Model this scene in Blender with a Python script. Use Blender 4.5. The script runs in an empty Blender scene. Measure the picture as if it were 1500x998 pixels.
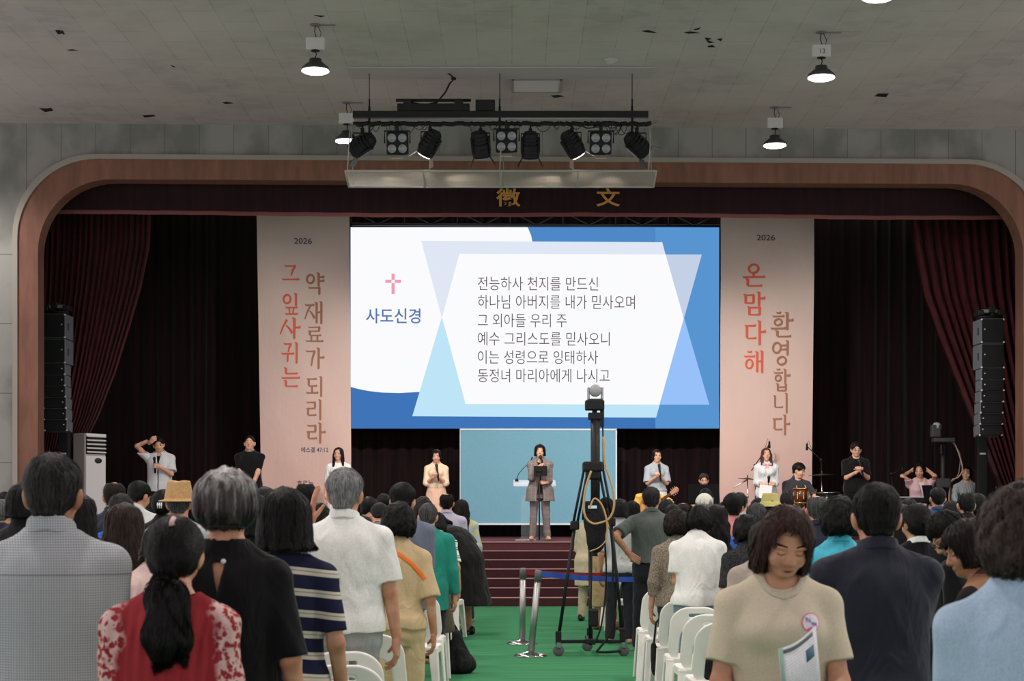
import bpy, bmesh, math, random
import numpy as np
from mathutils import Vector, Matrix
R = math.radians
PI = math.pi
rng = random.Random(7)
SC = bpy.context.scene
COL = SC.collection
# ---------------------------------------------------------------- camera, world, lamps, exposure
F = 2500.0; CX = 750.0; CY = 741.0; CAMZ = 1.5
def P(px, py, Y):                      # a pixel of the photograph at a distance -> a place in the hall
    return ((px-CX)*Y/F, Y, CAMZ+(CY-py)*Y/F)
cd = bpy.data.cameras.new('camera'); cam = bpy.data.objects.new('camera', cd); COL.objects.link(cam)
cam.location = (0, 0, CAMZ); cam.rotation_euler = (PI/2, 0, 0)
cd.sensor_width = 36; cd.lens = 36*F/1500; cd.shift_x = 0; cd.shift_y = (CY-499)/1500
cd.clip_start = .2; cd.clip_end = 200
cd.dof.use_dof = True; cd.dof.focus_distance = 26; cd.dof.aperture_fstop = 9.0
SC.camera = cam
SC.view_settings.view_transform = 'Standard'; SC.view_settings.look = 'None'
SC.view_settings.exposure = 0.0; SC.view_settings.gamma = 1.0; SC.view_settings.use_curve_mapping = False
w = bpy.data.worlds.new('world'); SC.world = w; w.use_nodes = True
w.node_tree.nodes['Background'].inputs[0].default_value = (1, .93, .965, 1)
w.node_tree.nodes['Background'].inputs[1].default_value = 1.35

def light(name, kind, loc, energy, color=(1,1,1), target=None, size=.3, **kw):
    l = bpy.data.lights.new(name, kind); o = bpy.data.objects.new(name, l); COL.objects.link(o)
    o.location = loc; l.energy = energy; l.color = color
    if kind == 'AREA': l.size = size
    elif kind in ('SPOT', 'POINT'): l.shadow_soft_size = size
    for k, v in kw.items(): setattr(l, k, v)
    if target is not None:
        o.rotation_euler = (Vector(target)-Vector(loc)).to_track_quat('-Z', 'Y').to_euler()
    return o
CEIL = 7.5
# high-bay lamps of the hall (the ones in view are built below at the same places)
LAMPX = (-2.33, 4.07); LAMPY = (21.3, 25.4, 18.0, 14.0, 10.0, 6.0)
for ly in LAMPY:
    for lx in (-8.7, -2.33, 4.07, 10.4):
        light('high_bay_light', 'SPOT', (lx, ly, 6.75), 290 if ly > 20 else 420, (1, .93, .90), (lx, ly, 0), .22, spot_size=R(165), spot_blend=.8)
# stage spots hanging from the lighting bar, aimed at the stage people
for sx, tx in ((-1.0, -4.2), (-.6, -1.2), (.35, .4), (1.1, 2.4), (1.75, 4.2), (2.0, 6.4)):
    light('stage_spot_light', 'SPOT', (sx, 23.6, 5.9), 560, (1, .91, .84), (tx, 29.6, 2.6), .12, spot_size=R(58), spot_blend=.7)

# ---------------------------------------------------------------- materials
def lin(c):
    c = c/255.0
    return c/12.92 if c <= .04045 else ((c+.055)/1.055)**2.4
def rgb(c): return (lin(c[0]), lin(c[1]), lin(c[2]), 1)
MATS = {}
def base(name, color=None, rough=.6, metal=0, spec=.3):
    m = bpy.data.materials.new(name); m.use_nodes = True
    b = m.node_tree.nodes['Principled BSDF']
    if color: b.inputs['Base Color'].default_value = rgb(color)
    b.inputs['Roughness'].default_value = rough; b.inputs['Metallic'].default_value = metal
    b.inputs['Specular IOR Level'].default_value = spec
    return m, m.node_tree, b
def nd(t, k, **ins):
    n = t.nodes.new(k)
    for a, v in ins.items():
        if a in n.inputs: n.inputs[a].default_value = v
        else: setattr(n, a, v)
    return n
def plain(name, color, rough=.6, metal=0, spec=.3):
    if name not in MATS: MATS[name] = base(name, color, rough, metal, spec)[0]
    return MATS[name]
def coords(t, scale=(1,1,1), kind='Object'):
    tc = t.nodes.new('ShaderNodeTexCoord'); mp = t.nodes.new('ShaderNodeMapping')
    t.links.new(tc.outputs[kind], mp.inputs[0]); mp.inputs['Scale'].default_value = scale
    return mp.outputs[0]
def bump(t, b, h, strength=.3, dist=.01):
    n = t.nodes.new('ShaderNodeBump'); n.inputs['Strength'].default_value = strength; n.inputs['Distance'].default_value = dist
    t.links.new(h, n.inputs['Height']); t.links.new(n.outputs[0], b.inputs['Normal'])
def ramp(t, fac, stops, interp='LINEAR'):
    r = t.nodes.new('ShaderNodeValToRGB'); r.color_ramp.interpolation = interp
    e = r.color_ramp.elements
    while len(e) < len(stops): e.new(.5)
    for i, (p, c) in enumerate(stops): e[i].position = p; e[i].color = rgb(c)
    t.links.new(fac, r.inputs[0]); return r.outputs[0]
def math_(t, op, a, b=None, c=None):
    n = t.nodes.new('ShaderNodeMath'); n.operation = op
    for i, v in enumerate((a, b, c)):
        if v is None: continue
        if isinstance(v, (int, float)): n.inputs[i].default_value = v
        else: t.links.new(v, n.inputs[i])
    return n.outputs[0]
def mixc(t, fac, a, b):
    n = t.nodes.new('ShaderNodeMix'); n.data_type = 'RGBA'
    if isinstance(fac, (int, float)): n.inputs[0].default_value = fac
    else: t.links.new(fac, n.inputs[0])
    for i, v in ((6, a), (7, b)):
        if isinstance(v, tuple): n.inputs[i].default_value = rgb(v)
        else: t.links.new(v, n.inputs[i])
    return n.outputs[2]
def noise(t, vec, scale=5, detail=3, rough=.5):
    n = t.nodes.new('ShaderNodeTexNoise'); n.inputs['Scale'].default_value = scale; n.inputs['Detail'].default_value = detail
    n.inputs['Roughness'].default_value = rough
    t.links.new(vec, n.inputs['Vector']); return n.outputs[0]
def sep(t, vec):
    n = t.nodes.new('ShaderNodeSeparateXYZ'); t.links.new(vec, n.inputs[0]); return n.outputs
def speck(name, color, color2, scale=(40,40,40), rough=.7, bumpy=.2, lo=.4, hi=.65, spec=.2, dist=.01, metal=0):
    if name in MATS: return MATS[name]
    m, t, b = base(name, color, rough, metal, spec); MATS[name] = m
    n = noise(t, coords(t, scale), 1, 4)
    t.links.new(ramp(t, n, ((lo, color), (hi, color2))), b.inputs['Base Color'])
    if bumpy: bump(t, b, n, bumpy, dist)
    return m
def cloth(name, color, weave=.0, rough=.85):
    """woven cloth: faint mottling and soft creases"""
    if name in MATS: return MATS[name]
    m, t, b = base(name, color, rough, 0, .15); MATS[name] = m
    v = coords(t, (1,1,1))
    n = noise(t, v, 160, 2)
    d = tuple(max(0, int(c*.93)) for c in color)
    t.links.new(ramp(t, n, ((.35, d), (.65, color))), b.inputs['Base Color'])
    fn = t.nodes.new('ShaderNodeTexNoise'); fn.inputs['Scale'].default_value = 1; fn.inputs['Detail'].default_value = 2.5; fn.inputs['Distortion'].default_value = 1.1
    t.links.new(coords(t, (7, 7, 3.4)), fn.inputs['Vector'])
    bump(t, b, fn.outputs[0], .62, .05)
    b.inputs['Sheen Weight'].default_value = .12
    return m
def hairmat(name, color, light_, sc=110):
    if name in MATS: return MATS[name]
    m, t, b = base(name, color, .5, 0, .16); MATS[name] = m
    n = noise(t, coords(t, (sc, sc, sc*.09)), 1, 4, .6)
    t.links.new(ramp(t, n, ((.35, color), (.7, light_))), b.inputs['Base Color'])
    bump(t, b, n, .6, .006)
    return m
def skinmat(name, color):
    if name in MATS: return MATS[name]
    m, t, b = base(name, color, .5, 0, .35); MATS[name] = m
    n = noise(t, coords(t, (14,14,14)), 1, 4)
    d = (int(color[0]*.9), int(color[1]*.82), int(color[2]*.8))
    t.links.new(ramp(t, n, ((.35, d), (.65, color))), b.inputs['Base Color'])
    b.inputs['Subsurface Weight'].default_value = .08
    b.inputs['Subsurface Radius'].default_value = (.012, .005, .003)
    return m
def emit(name, color, strength=1.0):
    if name in MATS: return MATS[name]
    m = bpy.data.materials.new(name); m.use_nodes = True; t = m.node_tree; t.nodes.clear()
    e = t.nodes.new('ShaderNodeEmission'); o = t.nodes.new('ShaderNodeOutputMaterial')
    e.inputs[0].default_value = rgb(color); e.inputs[1].default_value = strength
    t.links.new(e.outputs[0], o.inputs[0]); MATS[name] = m; return m

# ---------------------------------------------------------------- objects
def tag(o, label=None, cat=None, group=None, kind=None):
    if label: o['label'] = label
    if cat: o['category'] = cat
    if group: o['group'] = group
    if kind: o['kind'] = kind
    return o
def empty(name, loc=(0,0,0), rz=0, label=None, cat=None, group=None):
    o = bpy.data.objects.new(name, None); COL.objects.link(o); o.location = loc; o.rotation_euler = (0,0,rz)
    o.empty_display_size = .1
    return tag(o, label, cat, group)
def setm(o, m):
    ms = m if isinstance(m, (list, tuple)) else [m]
    for x in ms: o.data.materials.append(x)
def newobj(name, me, m=None, parent=None, loc=(0,0,0)):
    o = bpy.data.objects.new(name, me); COL.objects.link(o); o.location = loc
    if parent is not None: o.parent = parent
    if m is not None: setm(o, m)
    return o
class MB:
    """collects shapes into one mesh"""
    def __init__(s): s.v = []; s.f = []; s.m = []; s.sm = []
    def add(s, v, f, mi=0, smooth=False):
        n = len(s.v); s.v += [tuple(x) for x in v]; s.f += [tuple(i+n for i in q) for q in f]
        s.m += [mi]*len(f); s.sm += [smooth]*len(f); return s
    def box(s, c, d, rot=None, mi=0, bev=0.0):
        x, y, z = d[0]/2, d[1]/2, d[2]/2
        bm = bmesh.new(); bmesh.ops.create_cube(bm, size=1)
        for v in bm.verts: v.co = Vector((v.co.x*d[0], v.co.y*d[1], v.co.z*d[2]))
        if bev: bmesh.ops.bevel(bm, geom=bm.edges[:], offset=min(bev, min(d)*.45), segments=2, affect='EDGES', profile=.5)
        M = Matrix.Translation(c) @ (rot.to_4x4() if rot is not None else Matrix())
        return s.bm(bm, M, mi)
    def bm(s, bm, M=None, mi=0, smooth=False):
        bm.verts.index_update()
        v = [(M @ x.co if M is not None else x.co.copy()) for x in bm.verts]
        f = [[y.index for y in x.verts] for x in bm.faces]; bm.free()
        return s.add(v, f, mi, smooth)
    def tube(s, pts, r, n=10, mi=0, cap=True, flat=None):
        pts = [Vector(p) for p in pts]; rs = r if isinstance(r, (list, tuple)) else [r]*len(pts)
        V = []; Fc = []; up = None
        for i, p in enumerate(pts):
            d = (pts[min(i+1, len(pts)-1)]-pts[max(i-1, 0)]).normalized()
            if up is None: up = d.orthogonal().normalized()
            up = (up - d*up.dot(d)); up = up.normalized() if up.length > 1e-6 else d.orthogonal().normalized()
            sd = d.cross(up)
            for k in range(n):
                a = 2*PI*k/n; V.append(p+(up*math.cos(a)+sd*math.sin(a))*rs[i])
        for i in range(len(pts)-1):
            for k in range(n):
                a, b = i*n+k, i*n+(k+1) % n; Fc.append((a, b, b+n, a+n))
        if cap: Fc += [tuple(range(n-1, -1, -1)), tuple(range((len(pts)-1)*n, len(pts)*n))]
        return s.add(V, Fc, mi, True)
    def lathe(s, prof, c=(0,0,0), n=24, mi=0, rot=None, smooth=True):
        V = []; Fc = []
        for r, z in prof:
            for k in range(n):
                a = 2*PI*k/n; q = Vector((r*math.cos(a), r*math.sin(a), z))
                if rot is not None: q = rot @ q
                V.append(q+Vector(c))
        for i in range(len(prof)-1):
            for k in range(n):
                a, b = i*n+k, i*n+(k+1) % n; Fc.append((a, b, b+n, a+n))
        Fc += [tuple(range(n-1, -1, -1)), tuple(range((len(prof)-1)*n, len(prof)*n))]
        return s.add(V, Fc, mi, smooth)
    def ring(s, c, r, th, n=24, mi=0, axis='Z'):
        pts = []
        for k in range(n+1):
            a = 2*PI*k/n; x, y = r*math.cos(a), r*math.sin(a)
            pts.append(Vector(c)+(Vector((x, y, 0)) if axis == 'Z' else Vector((x, 0, y)) if axis == 'Y' else Vector((0, x, y))))
        return s.tube(pts, th, 8, mi, False)
    def prism(s, poly, y0, y1, mi=0, plane='XZ', smooth=False):
        """outline in a plane pushed through a thickness"""
        n = len(poly)
        def q(p, t): return (p[0], t, p[1]) if plane == 'XZ' else (p[0], p[1], t) if plane == 'XY' else (t, p[0], p[1])
        V = [q(p, y0) for p in poly]+[q(p, y1) for p in poly]
        Fc = [tuple(range(n)), tuple(range(2*n-1, n-1, -1))]+[(i, (i+1) % n+0, (i+1) % n+n, i+n)[::-1] for i in range(n)]
        return s.add(V, Fc, mi, smooth)
    def build(s, name, m=None, parent=None, loc=(0,0,0)):
        me = bpy.data.meshes.new(name); me.from_pydata(s.v, [], s.f); me.update()
        me.polygons.foreach_set('material_index', s.m); me.polygons.foreach_set('use_smooth', s.sm)
        bm = bmesh.new(); bm.from_mesh(me); bmesh.ops.recalc_face_normals(bm, faces=bm.faces[:]); bm.to_mesh(me); bm.free()
        return newobj(name, me, m, parent, loc)
def copy_tree(o, parent=None, loc=None, rz=None):
    c = o.copy(); COL.objects.link(c)
    if parent is not None: c.parent = parent
    if loc is not None: c.location = loc
    if rz is not None: c.rotation_euler = (0, 0, rz)
    for ch in list(o.children): copy_tree(ch, c)
    return c
_font = {}
def text_mesh(s, bold=0.0):
    """letters as flat polygons, one em tall, lower left corner of the line at 0,0"""
    cu = bpy.data.curves.new('letters', 'FONT'); cu.body = s; cu.size = 1; cu.fill_mode = 'FRONT'; cu.resolution_u = 4
    if bold: cu.offset = bold
    o = bpy.data.objects.new('letters', cu); COL.objects.link(o)
    dg = bpy.context.evaluated_depsgraph_get(); me = o.evaluated_get(dg).to_mesh()
    v = np.array([x.co[:2] for x in me.vertices]) if len(me.vertices) else np.zeros((0, 2)); f = [tuple(p.vertices) for p in me.polygons]
    o.evaluated_get(dg).to_mesh_clear(); COL.objects.unlink(o); bpy.data.objects.remove(o); bpy.data.curves.remove(cu)
    return v, f
# ---------------------------------------------------------------- implicit surfaces -> smooth meshes
f4 = np.float32
def A(*v): return np.array(v, f4)
def cap(a, b, ra, rb=None, fl=None):
    """tapered limb from a to b; fl squeezes one axis: (axis, factor)"""
    a = A(*a); b = A(*b); rb = ra if rb is None else rb
    sc = np.ones(3, f4)
    if fl: sc[fl[0]] = 1/fl[1]
    a2 = a*sc; ab = b*sc-a2; L = max(float(ab@ab), 1e-9); mn = float(min(1, 1/sc.max()))
    def f(p):
        q = p*sc-a2 if fl else p-a2
        t = np.clip(q@ab/L, 0, 1)
        return (np.sqrt(((q-t[:, None]*ab)**2).sum(1))-(ra+(rb-ra)*t))*mn
    return f
def ell(c, r, rot=None):
    c = A(*c); r = A(*r); M = None if rot is None else np.array(rot.to_3x3().transposed(), f4)
    def f(p):
        q = p-c
        if M is not None: q = q@M.T
        q = q/r
        k0 = np.sqrt((q*q).sum(1)); k1 = np.sqrt(((q/r)**2).sum(1))+1e-6
        return k0*(k0-1)/k1
    return f
def smooth_tab(tab, n=240, sig=7):
    tab = np.array(tab, float); z = np.linspace(tab[0, 0], tab[-1, 0], n)
    k = np.exp(-.5*(np.arange(-3*sig, 3*sig+1)/sig)**2); k /= k.sum(); out = []
    for i in range(1, tab.shape[1]):
        y = np.interp(z, tab[:, 0], tab[:, i]); y = np.convolve(np.pad(y, 3*sig, mode='reflect', reflect_type='odd'), k, 'valid'); out.append(y)
    return z, out
def prof(tab, off=0.0, pw=2.0, sig=7, ends=(True, True)):
    """stack of ovals: rows of z, half width, half depth, y centre"""
    z, (w_, d_, c_) = smooth_tab(tab, sig=sig)
    z = z.astype(f4)
    def f(p):
        w = np.maximum(np.interp(p[:, 2], z, w_), .004)+off; d = np.maximum(np.interp(p[:, 2], z, d_), .004)+off; c = np.interp(p[:, 2], z, c_)
        x = np.abs(p[:, 0])/w; y = np.abs(p[:, 1]-c)/d
        if pw == 2.0:
            k0 = np.sqrt(x*x+y*y)
        else: k0 = (x**pw+y**pw)**(1/pw)
        g = np.sqrt((x/w)**2+(y/d)**2)+1e-6; k = np.sqrt(x*x+y*y)
        e = (k0-1)*np.maximum(k, .25)/np.maximum(g, 1e-6)
        e = np.where(k < .25, (k0-1)*np.minimum(w, d), e)
        if ends[0]: e = np.maximum(e, z[0]-off*0-p[:, 2])
        if ends[1]: e = np.maximum(e, p[:, 2]-z[-1]-off*.5)
        return e.astype(f4)
    return f
_K = np.random.RandomState(3)
_NK = [(_K.normal(size=(3,)).astype(f4)*s, f4(_K.uniform(0, 6.28)), f4(1/s**.6)) for s in (1, 1, 1.3, 1.7, 2.1, 2.8, 3.4) for _ in range(2)]
def wob(p, fr):
    q = p*A(*fr) if isinstance(fr, tuple) else p*f4(fr)
    r = 0
    for k, ph, am in _NK: r = r+am*np.sin(q@k+ph)
    return r/4.0
def smin(a, b, k):
    if k <= 0: return np.minimum(a, b)
    h = np.clip(.5+.5*(b-a)/k, 0, 1); return b+(a-b)*h-k*h*(1-h)
def smax(a, b, k=0): return np.maximum(a, b) if k <= 0 else -smin(-a, -b, k)
CORN = np.array([(i, j, k) for i in (0, 1) for j in (0, 1) for k in (0, 1)])
def full(adds, mods, p):
    d = None
    for f, k in adds: d = f(p) if d is None else smin(d, f(p), k)
    for m in mods: d = m(p, d)
    return d
def polygonise(adds, mods, lo, hi, h, B=8, slack=1.7, project=True):
    lo = A(*lo); hi = A(*hi); nb = np.maximum(1, np.ceil((hi-lo)/(h*B)).astype(int))
    bi = np.stack(np.meshgrid(*[np.arange(n) for n in nb], indexing='ij'), -1).reshape(-1, 3)
    cen = (lo+(bi+.5)*h*B).astype(f4); Rb = h*B*.87
    dc = np.stack([f(cen) for f, _ in adds], 1)
    tot = full(adds, mods, cen)
    act = np.abs(tot) < Rb*slack+.01
    bi = bi[act]; dc = dc[act]; cen = cen[act]
    if len(bi) == 0: return np.zeros((0, 3)), np.zeros((0, 4), int)
    m = dc.min(1)
    g = np.stack(np.meshgrid(*[np.arange(B+1)]*3, indexing='ij'), -1).reshape(-1, 3)
    N = len(bi); G = (B+1)**3
    D = np.empty((N, G), f4)
    CH = 200
    for s in range(0, N, CH):
        e = min(N, s+CH); pts = (lo+((bi[s:e, None]*B+g[None])*h)).astype(f4)
        d = np.full((e-s, G), 9.0, f4)
        for q, (f, k) in enumerate(adds):
            rel = dc[s:e, q] <= m[s:e]+2.2*Rb*slack*.8+k
            if not rel.any(): continue
            idx = np.nonzero(rel)[0]
            v = f(pts[idx].reshape(-1, 3)).reshape(len(idx), G)
            d[idx] = smin(d[idx], v, k)
        pf = pts.reshape(-1, 3); dd = d.reshape(-1)
        for mo in mods: dd = mo(pf, dd)
        D[s:e] = dd.reshape(e-s, G)
    D = D.reshape(N, B+1, B+1, B+1)
    S = D < 0
    c8 = [D[:, i:B+i, j:B+j, k:B+k] for i, j, k in CORN]; s8 = np.stack([S[:, i:B+i, j:B+j, k:B+k] for i, j, k in CORN], 0)
    cnt = s8.sum(0); mix = (cnt > 0) & (cnt < 8)
    n, ci, cj, ck = np.nonzero(mix)
    vals = np.stack([c[n, ci, cj, ck] for c in c8], 1)
    acc = np.zeros((len(n), 3)); num = np.zeros(len(n))
    for a in range(8):
        for b in range(a+1, 8):
            if np.abs(CORN[a]-CORN[b]).sum() != 1: continue
            va, vb = vals[:, a], vals[:, b]; cr = (va < 0) != (vb < 0)
            t = np.where(cr, va/np.where(cr, va-vb, 1), 0)
            acc += np.where(cr[:, None], CORN[a]+(CORN[b]-CORN[a])*t[:, None], 0); num += cr
    gi = bi[n]*B+np.stack([ci, cj, ck], 1)
    V = lo+(gi+acc/num[:, None])*h
    dim = nb*B+2
    key = (gi[:, 0]*dim[1]+gi[:, 1])*dim[2]+gi[:, 2]
    o = np.argsort(key); ks = key[o]
    def look(q):
        k = (q[:, 0]*dim[1]+q[:, 1])*dim[2]+q[:, 2]
        i = np.clip(np.searchsorted(ks, k), 0, len(ks)-1); ok = ks[i] == k
        return np.where(ok, o[i], -1)
    Q = []
    v0 = vals[:, 0] < 0
    for ax, far in ((0, 4), (1, 2), (2, 1)):
        v1 = vals[:, far] < 0; s = v0 != v1
        g0 = gi[s]; a1, a2 = [x for x in (0, 1, 2) if x != ax]
        e1 = np.zeros(3, int); e1[a1] = 1; e2 = np.zeros(3, int); e2[a2] = 1
        q = np.stack([look(g0), look(g0-e1), look(g0-e1-e2), look(g0-e2)], 1)
        flip = v0[s] if ax != 1 else ~v0[s]
        q = np.where(flip[:, None], q, q[:, ::-1])
        Q.append(q[(q >= 0).all(1)])
    Q = np.concatenate(Q)
    if project:
        p = V.astype(f4); e = f4(h*.5)
        for _ in range(1):
            d = full(adds, mods, p)
            gr = np.stack([full(adds, mods, p+A(*(e if i == j else 0 for j in range(3))))-d for i in range(3)], 1)/e
            L = np.maximum((gr**2).sum(1), .3)
            p = p-np.clip(d/L, -h*.5, h*.5)[:, None]*gr
        V = p
    return V.astype(float), Q
def npmesh(name, V, Q, smooth=True):
    me = bpy.data.meshes.new(name)
    V = np.asarray(V, np.float32); Q = np.asarray(Q, np.int32)
    if Q.ndim == 1 or len(Q) == 0: return me
    n = Q.shape[1]
    me.vertices.add(len(V)); me.vertices.foreach_set('co', V.ravel())
    me.loops.add(Q.size); me.loops.foreach_set('vertex_index', Q.ravel())
    me.polygons.add(len(Q)); me.polygons.foreach_set('loop_start', np.arange(0, Q.size, n, dtype=np.int32))
    me.update(calc_edges=True); me.validate()
    if smooth: me.polygons.foreach_set('use_smooth', np.ones(len(me.polygons), bool))
    return me
def join(parts):
    Vs = []; Qs = []; n = 0
    for V, Q in parts:
        if len(Q) == 0: continue
        Vs.append(V); Qs.append(Q+n); n += len(V)
    return np.concatenate(Vs), np.concatenate(Qs)
# ---------------------------------------------------------------- people
def sstep(a, b, x): t = np.clip((x-a)/(b-a), 0, 1); return t*t*(3-2*t)
def hand(curl, h=.0045, spread=.0, seed=0):
    """a right hand: wrist at 0, fingers towards +y, palm facing -z, thumb on -x side"""
    adds = []
    adds.append((cap((0, -.03, 0), (0, .015, 0), .026, .024, (2, .75)), .01))
    for i, (x, L) in enumerate(((-.027, .092), (-.009, .096), (.010, .091), (.027, .083))):
        adds.append((cap((x*.55, .01, 0), (x, L, 0), .0135, .0115), .014))
    adds.append((cap((-.018, .02, -.008), (-.022, .05, -.008), .016, .013), .012))
    adds.append((cap((.02, .02, -.006), (.022, .06, -.006), .014, .011), .012))
    for i, (x, y, l) in enumerate(((-.027, .092, (.042, .025, .020)), (-.009, .096, (.046, .028, .021)), (.010, .091, (.042, .026, .020)), (.027, .083, (.034, .02, .018)))):
        p = Vector((x, y, 0)); a = 0; rr = (.0098, .0088, .0076)
        for k in range(3):
            a += curl[k]*(1+.08*i); dx = (x*2.2*(spread+.12)) if k == 0 else 0
            d = Vector((dx, math.cos(a), -math.sin(a))).normalized(); q = p+d*l[k]
            adds.append((cap(p, q, rr[k], rr[k]*.88), .0035)); p = q
    p = Vector((-.022, .022, -.008)); ta = curl[3]
    for k, l in enumerate((.038, .032, .026)):
        d = Vector((-math.cos(ta)*.75 if k < 2 else -.25*math.cos(ta), .7, -math.sin(ta)*.9)).normalized(); q = p+d*l
        adds.append((cap(p, q, (.0135, .0108, .0098)[k], (.0108, .0098, .0082)[k]), .005)); p = q; ta += curl[3]*.3
    return polygonise(adds, [], (-.10, -.06, -.13), (.07, .22, .05), h)
_hands = {}
CURL = {'relax': (.35, .45, .3, .5), 'grip': (1.25, 1.35, .9, 1.1), 'flat': (.08, .1, .08, .25), 'half': (.7, .8, .5, .8)}
def hand_at(kind, wrist, dirv, palm, right=True, s=1.0, h=.0045):
    k = (kind, h)
    if k not in _hands: _hands[k] = hand(CURL[kind], h)
    V, Q = _hands[k]
    y = Vector(dirv).normalized(); z = -Vector(palm); z = (z-y*z.dot(y)).normalized(); x = y.cross(z)
    M = np.array(((x.x, y.x, z.x), (x.y, y.y, z.y), (x.z, y.z, z.z)))
    W = V.copy()
    if not right: W[:, 0] *= -1; Q = Q[:, ::-1]
    return (W*s)@M.T+np.array(wrist), Q

def ik(S, T, l1, l2, hint):
    S = Vector(S); T = Vector(T); d = T-S; L = min(d.length, (l1+l2)*.998); u = d.normalized(); T = S+u*L
    a = (l1*l1-l2*l2+L*L)/(2*L); hh = math.sqrt(max(l1*l1-a*a, 0)); hv = Vector(hint); hv = (hv-u*hv.dot(u)).normalized()
    return S+u*a+hv*hh, T
# arm poses: wrist, elbow hint, hand kind, finger direction, palm direction   (for the person's right side, x>0 when facing +y)
POSE = {
 'down': ((.265, .02, .825), (.3, -1, 0), 'relax', (0, .12, -1), (-1, .15, 0)),
 'fold': ((.05, .245, 1.02), (1, -.3, -.4), 'half', (-.9, .35, .15), (0, -1, -.1)),
 'pray': ((.035, .235, 1.19), (.55, -.35, -1), 'grip', (-.55, .4, .75), (-1, 0, .1)),
 'mic': ((.03, .215, 1.30), (.6, -.3, -1), 'grip', (-.75, .5, .35), (-.2, -1, 0)),
 'micchest': ((.06, .25, 1.20), (.6, -.3, -1), 'grip', (-.85, .4, .25), (0, -1, .1)),
 'front': ((.07, .215, .84), (1, -.4, .1), 'half', (-.75, .3, -.6), (0, -1, 0)),
 'belly': ((.10, .235, 1.03), (.35, -1, -.25), 'grip', (-.9, .4, 0), (0, -1, -.1)),
 'brow': ((.135, .13, 1.66), (1, .1, .1), 'half', (-.75, .25, .55), (-.5, -.8, 0)),
 'cheek': ((.20, .155, 1.43), (1, .6, -.7), 'flat', (-.1, .05, 1), (-1, .2, 0)),
 'hip': ((.235, -.12, 1.02), (1, -.55, .15), 'half', (-.75, -.35, -.55), (-.1, 1, .2)),
 'behind': ((.145, -.03, 1.57), (.55, 1, -.1), 'half', (-.8, -.5, .35), (-.5, .85, 0)),
 'read': ((.11, .27, 1.07), (1, -.5, -.3), 'grip', (-.5, .8, .35), (-.5, 0, .8)),
 'keys': ((.16, .36, 1.02), (1, -.4, -.2), 'relax', (0, 1, -.1), (0, 0, -1)),
 'strum': ((.02, .20, 1.02), (1, -.3, 0), 'half', (-.6, .35, -.6), (0, -1, 0)),
}
MALE = [(.80, .155, .105, -.005), (.86, .172, .122, -.012), (.93, .175, .122, -.012), (1.02, .158, .106, 0), (1.09, .150, .100, .005), (1.18, .162, .110, .002), (1.28, .174, .118, -.002), (1.34, .165, .108, -.008), (1.39, .128, .085, -.014), (1.43, .082, .065, -.014), (1.48, .058, .055, -.010)]
FEM = [(.80, .165, .108, -.008), (.87, .182, .126, -.014), (.94, .172, .118, -.010), (1.03, .138, .096, .002), (1.09, .130, .090, .004), (1.18, .145, .100, .002), (1.28, .153, .108, 0), (1.34, .143, .096, -.006), (1.39, .110, .074, -.012), (1.43, .072, .058, -.012), (1.48, .052, .048, -.008)]
HC = (0, .005, 1.60)        # centre of the skull
def head_adds(fem, face=True, hidden_ears=False):
    a = [(ell((0, -.008, 1.605), (.0765, .094, .098)), 0), (ell((0, .030, 1.545), (.060, .066, .080)), .03),
         (ell((0, .062, 1.493), (.030 if fem else .036, .030, .026)), .03), (ell((0, .045, 1.56), (.064, .052, .05)), .02),
         (ell((.040, .062, 1.553), (.022, .022, .022)), .02), (ell((-.040, .062, 1.553), (.022, .022, .022)), .02)]
    for s in (1, -1):
        e = Matrix.Rotation(R(-26*s), 4, 'Z') @ Matrix.Rotation(R(8*s), 4, 'Y')
        a.append((ell((s*(.078 if hidden_ears else .0865), -.010, 1.572), (.0085 if hidden_ears else .0105, .019, .033), e), .006))
        a.append((ell((s*.079, -.002, 1.546), (.007, .010, .012)), .006))
    if face:
        a += [(cap((0, .086, 1.598), (0, .1065, 1.560), .0085, .0125), .012), (ell((0, .108, 1.555), (.0125, .011, .010)), .008),
              (ell((.0125, .097, 1.552), (.009, .010, .0075)), .006), (ell((-.0125, .097, 1.552), (.009, .010, .0075)), .006),
              (ell((0, .090, 1.526), (.021, .0115, .0058)), .006), (ell((0, .088, 1.516), (.018, .0115, .0068)), .006),
              (ell((.034, .081, 1.608), (.026, .012, .008)), .012), (ell((-.034, .081, 1.608), (.026, .012, .008)), .012)]
    return a
def eye_mod(p, d):
    x = np.abs(p[:, 0])
    q = np.stack([x, p[:, 1], p[:, 2]], 1)
    d = smax(d, -ell((.033, .104, 1.588), (.019, .017, .0115))(q), .010)
    lid = ell((.033, .0775, 1.587), (.0155, .0135, .0125))(q)
    return smin(d, lid, .003)
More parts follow.
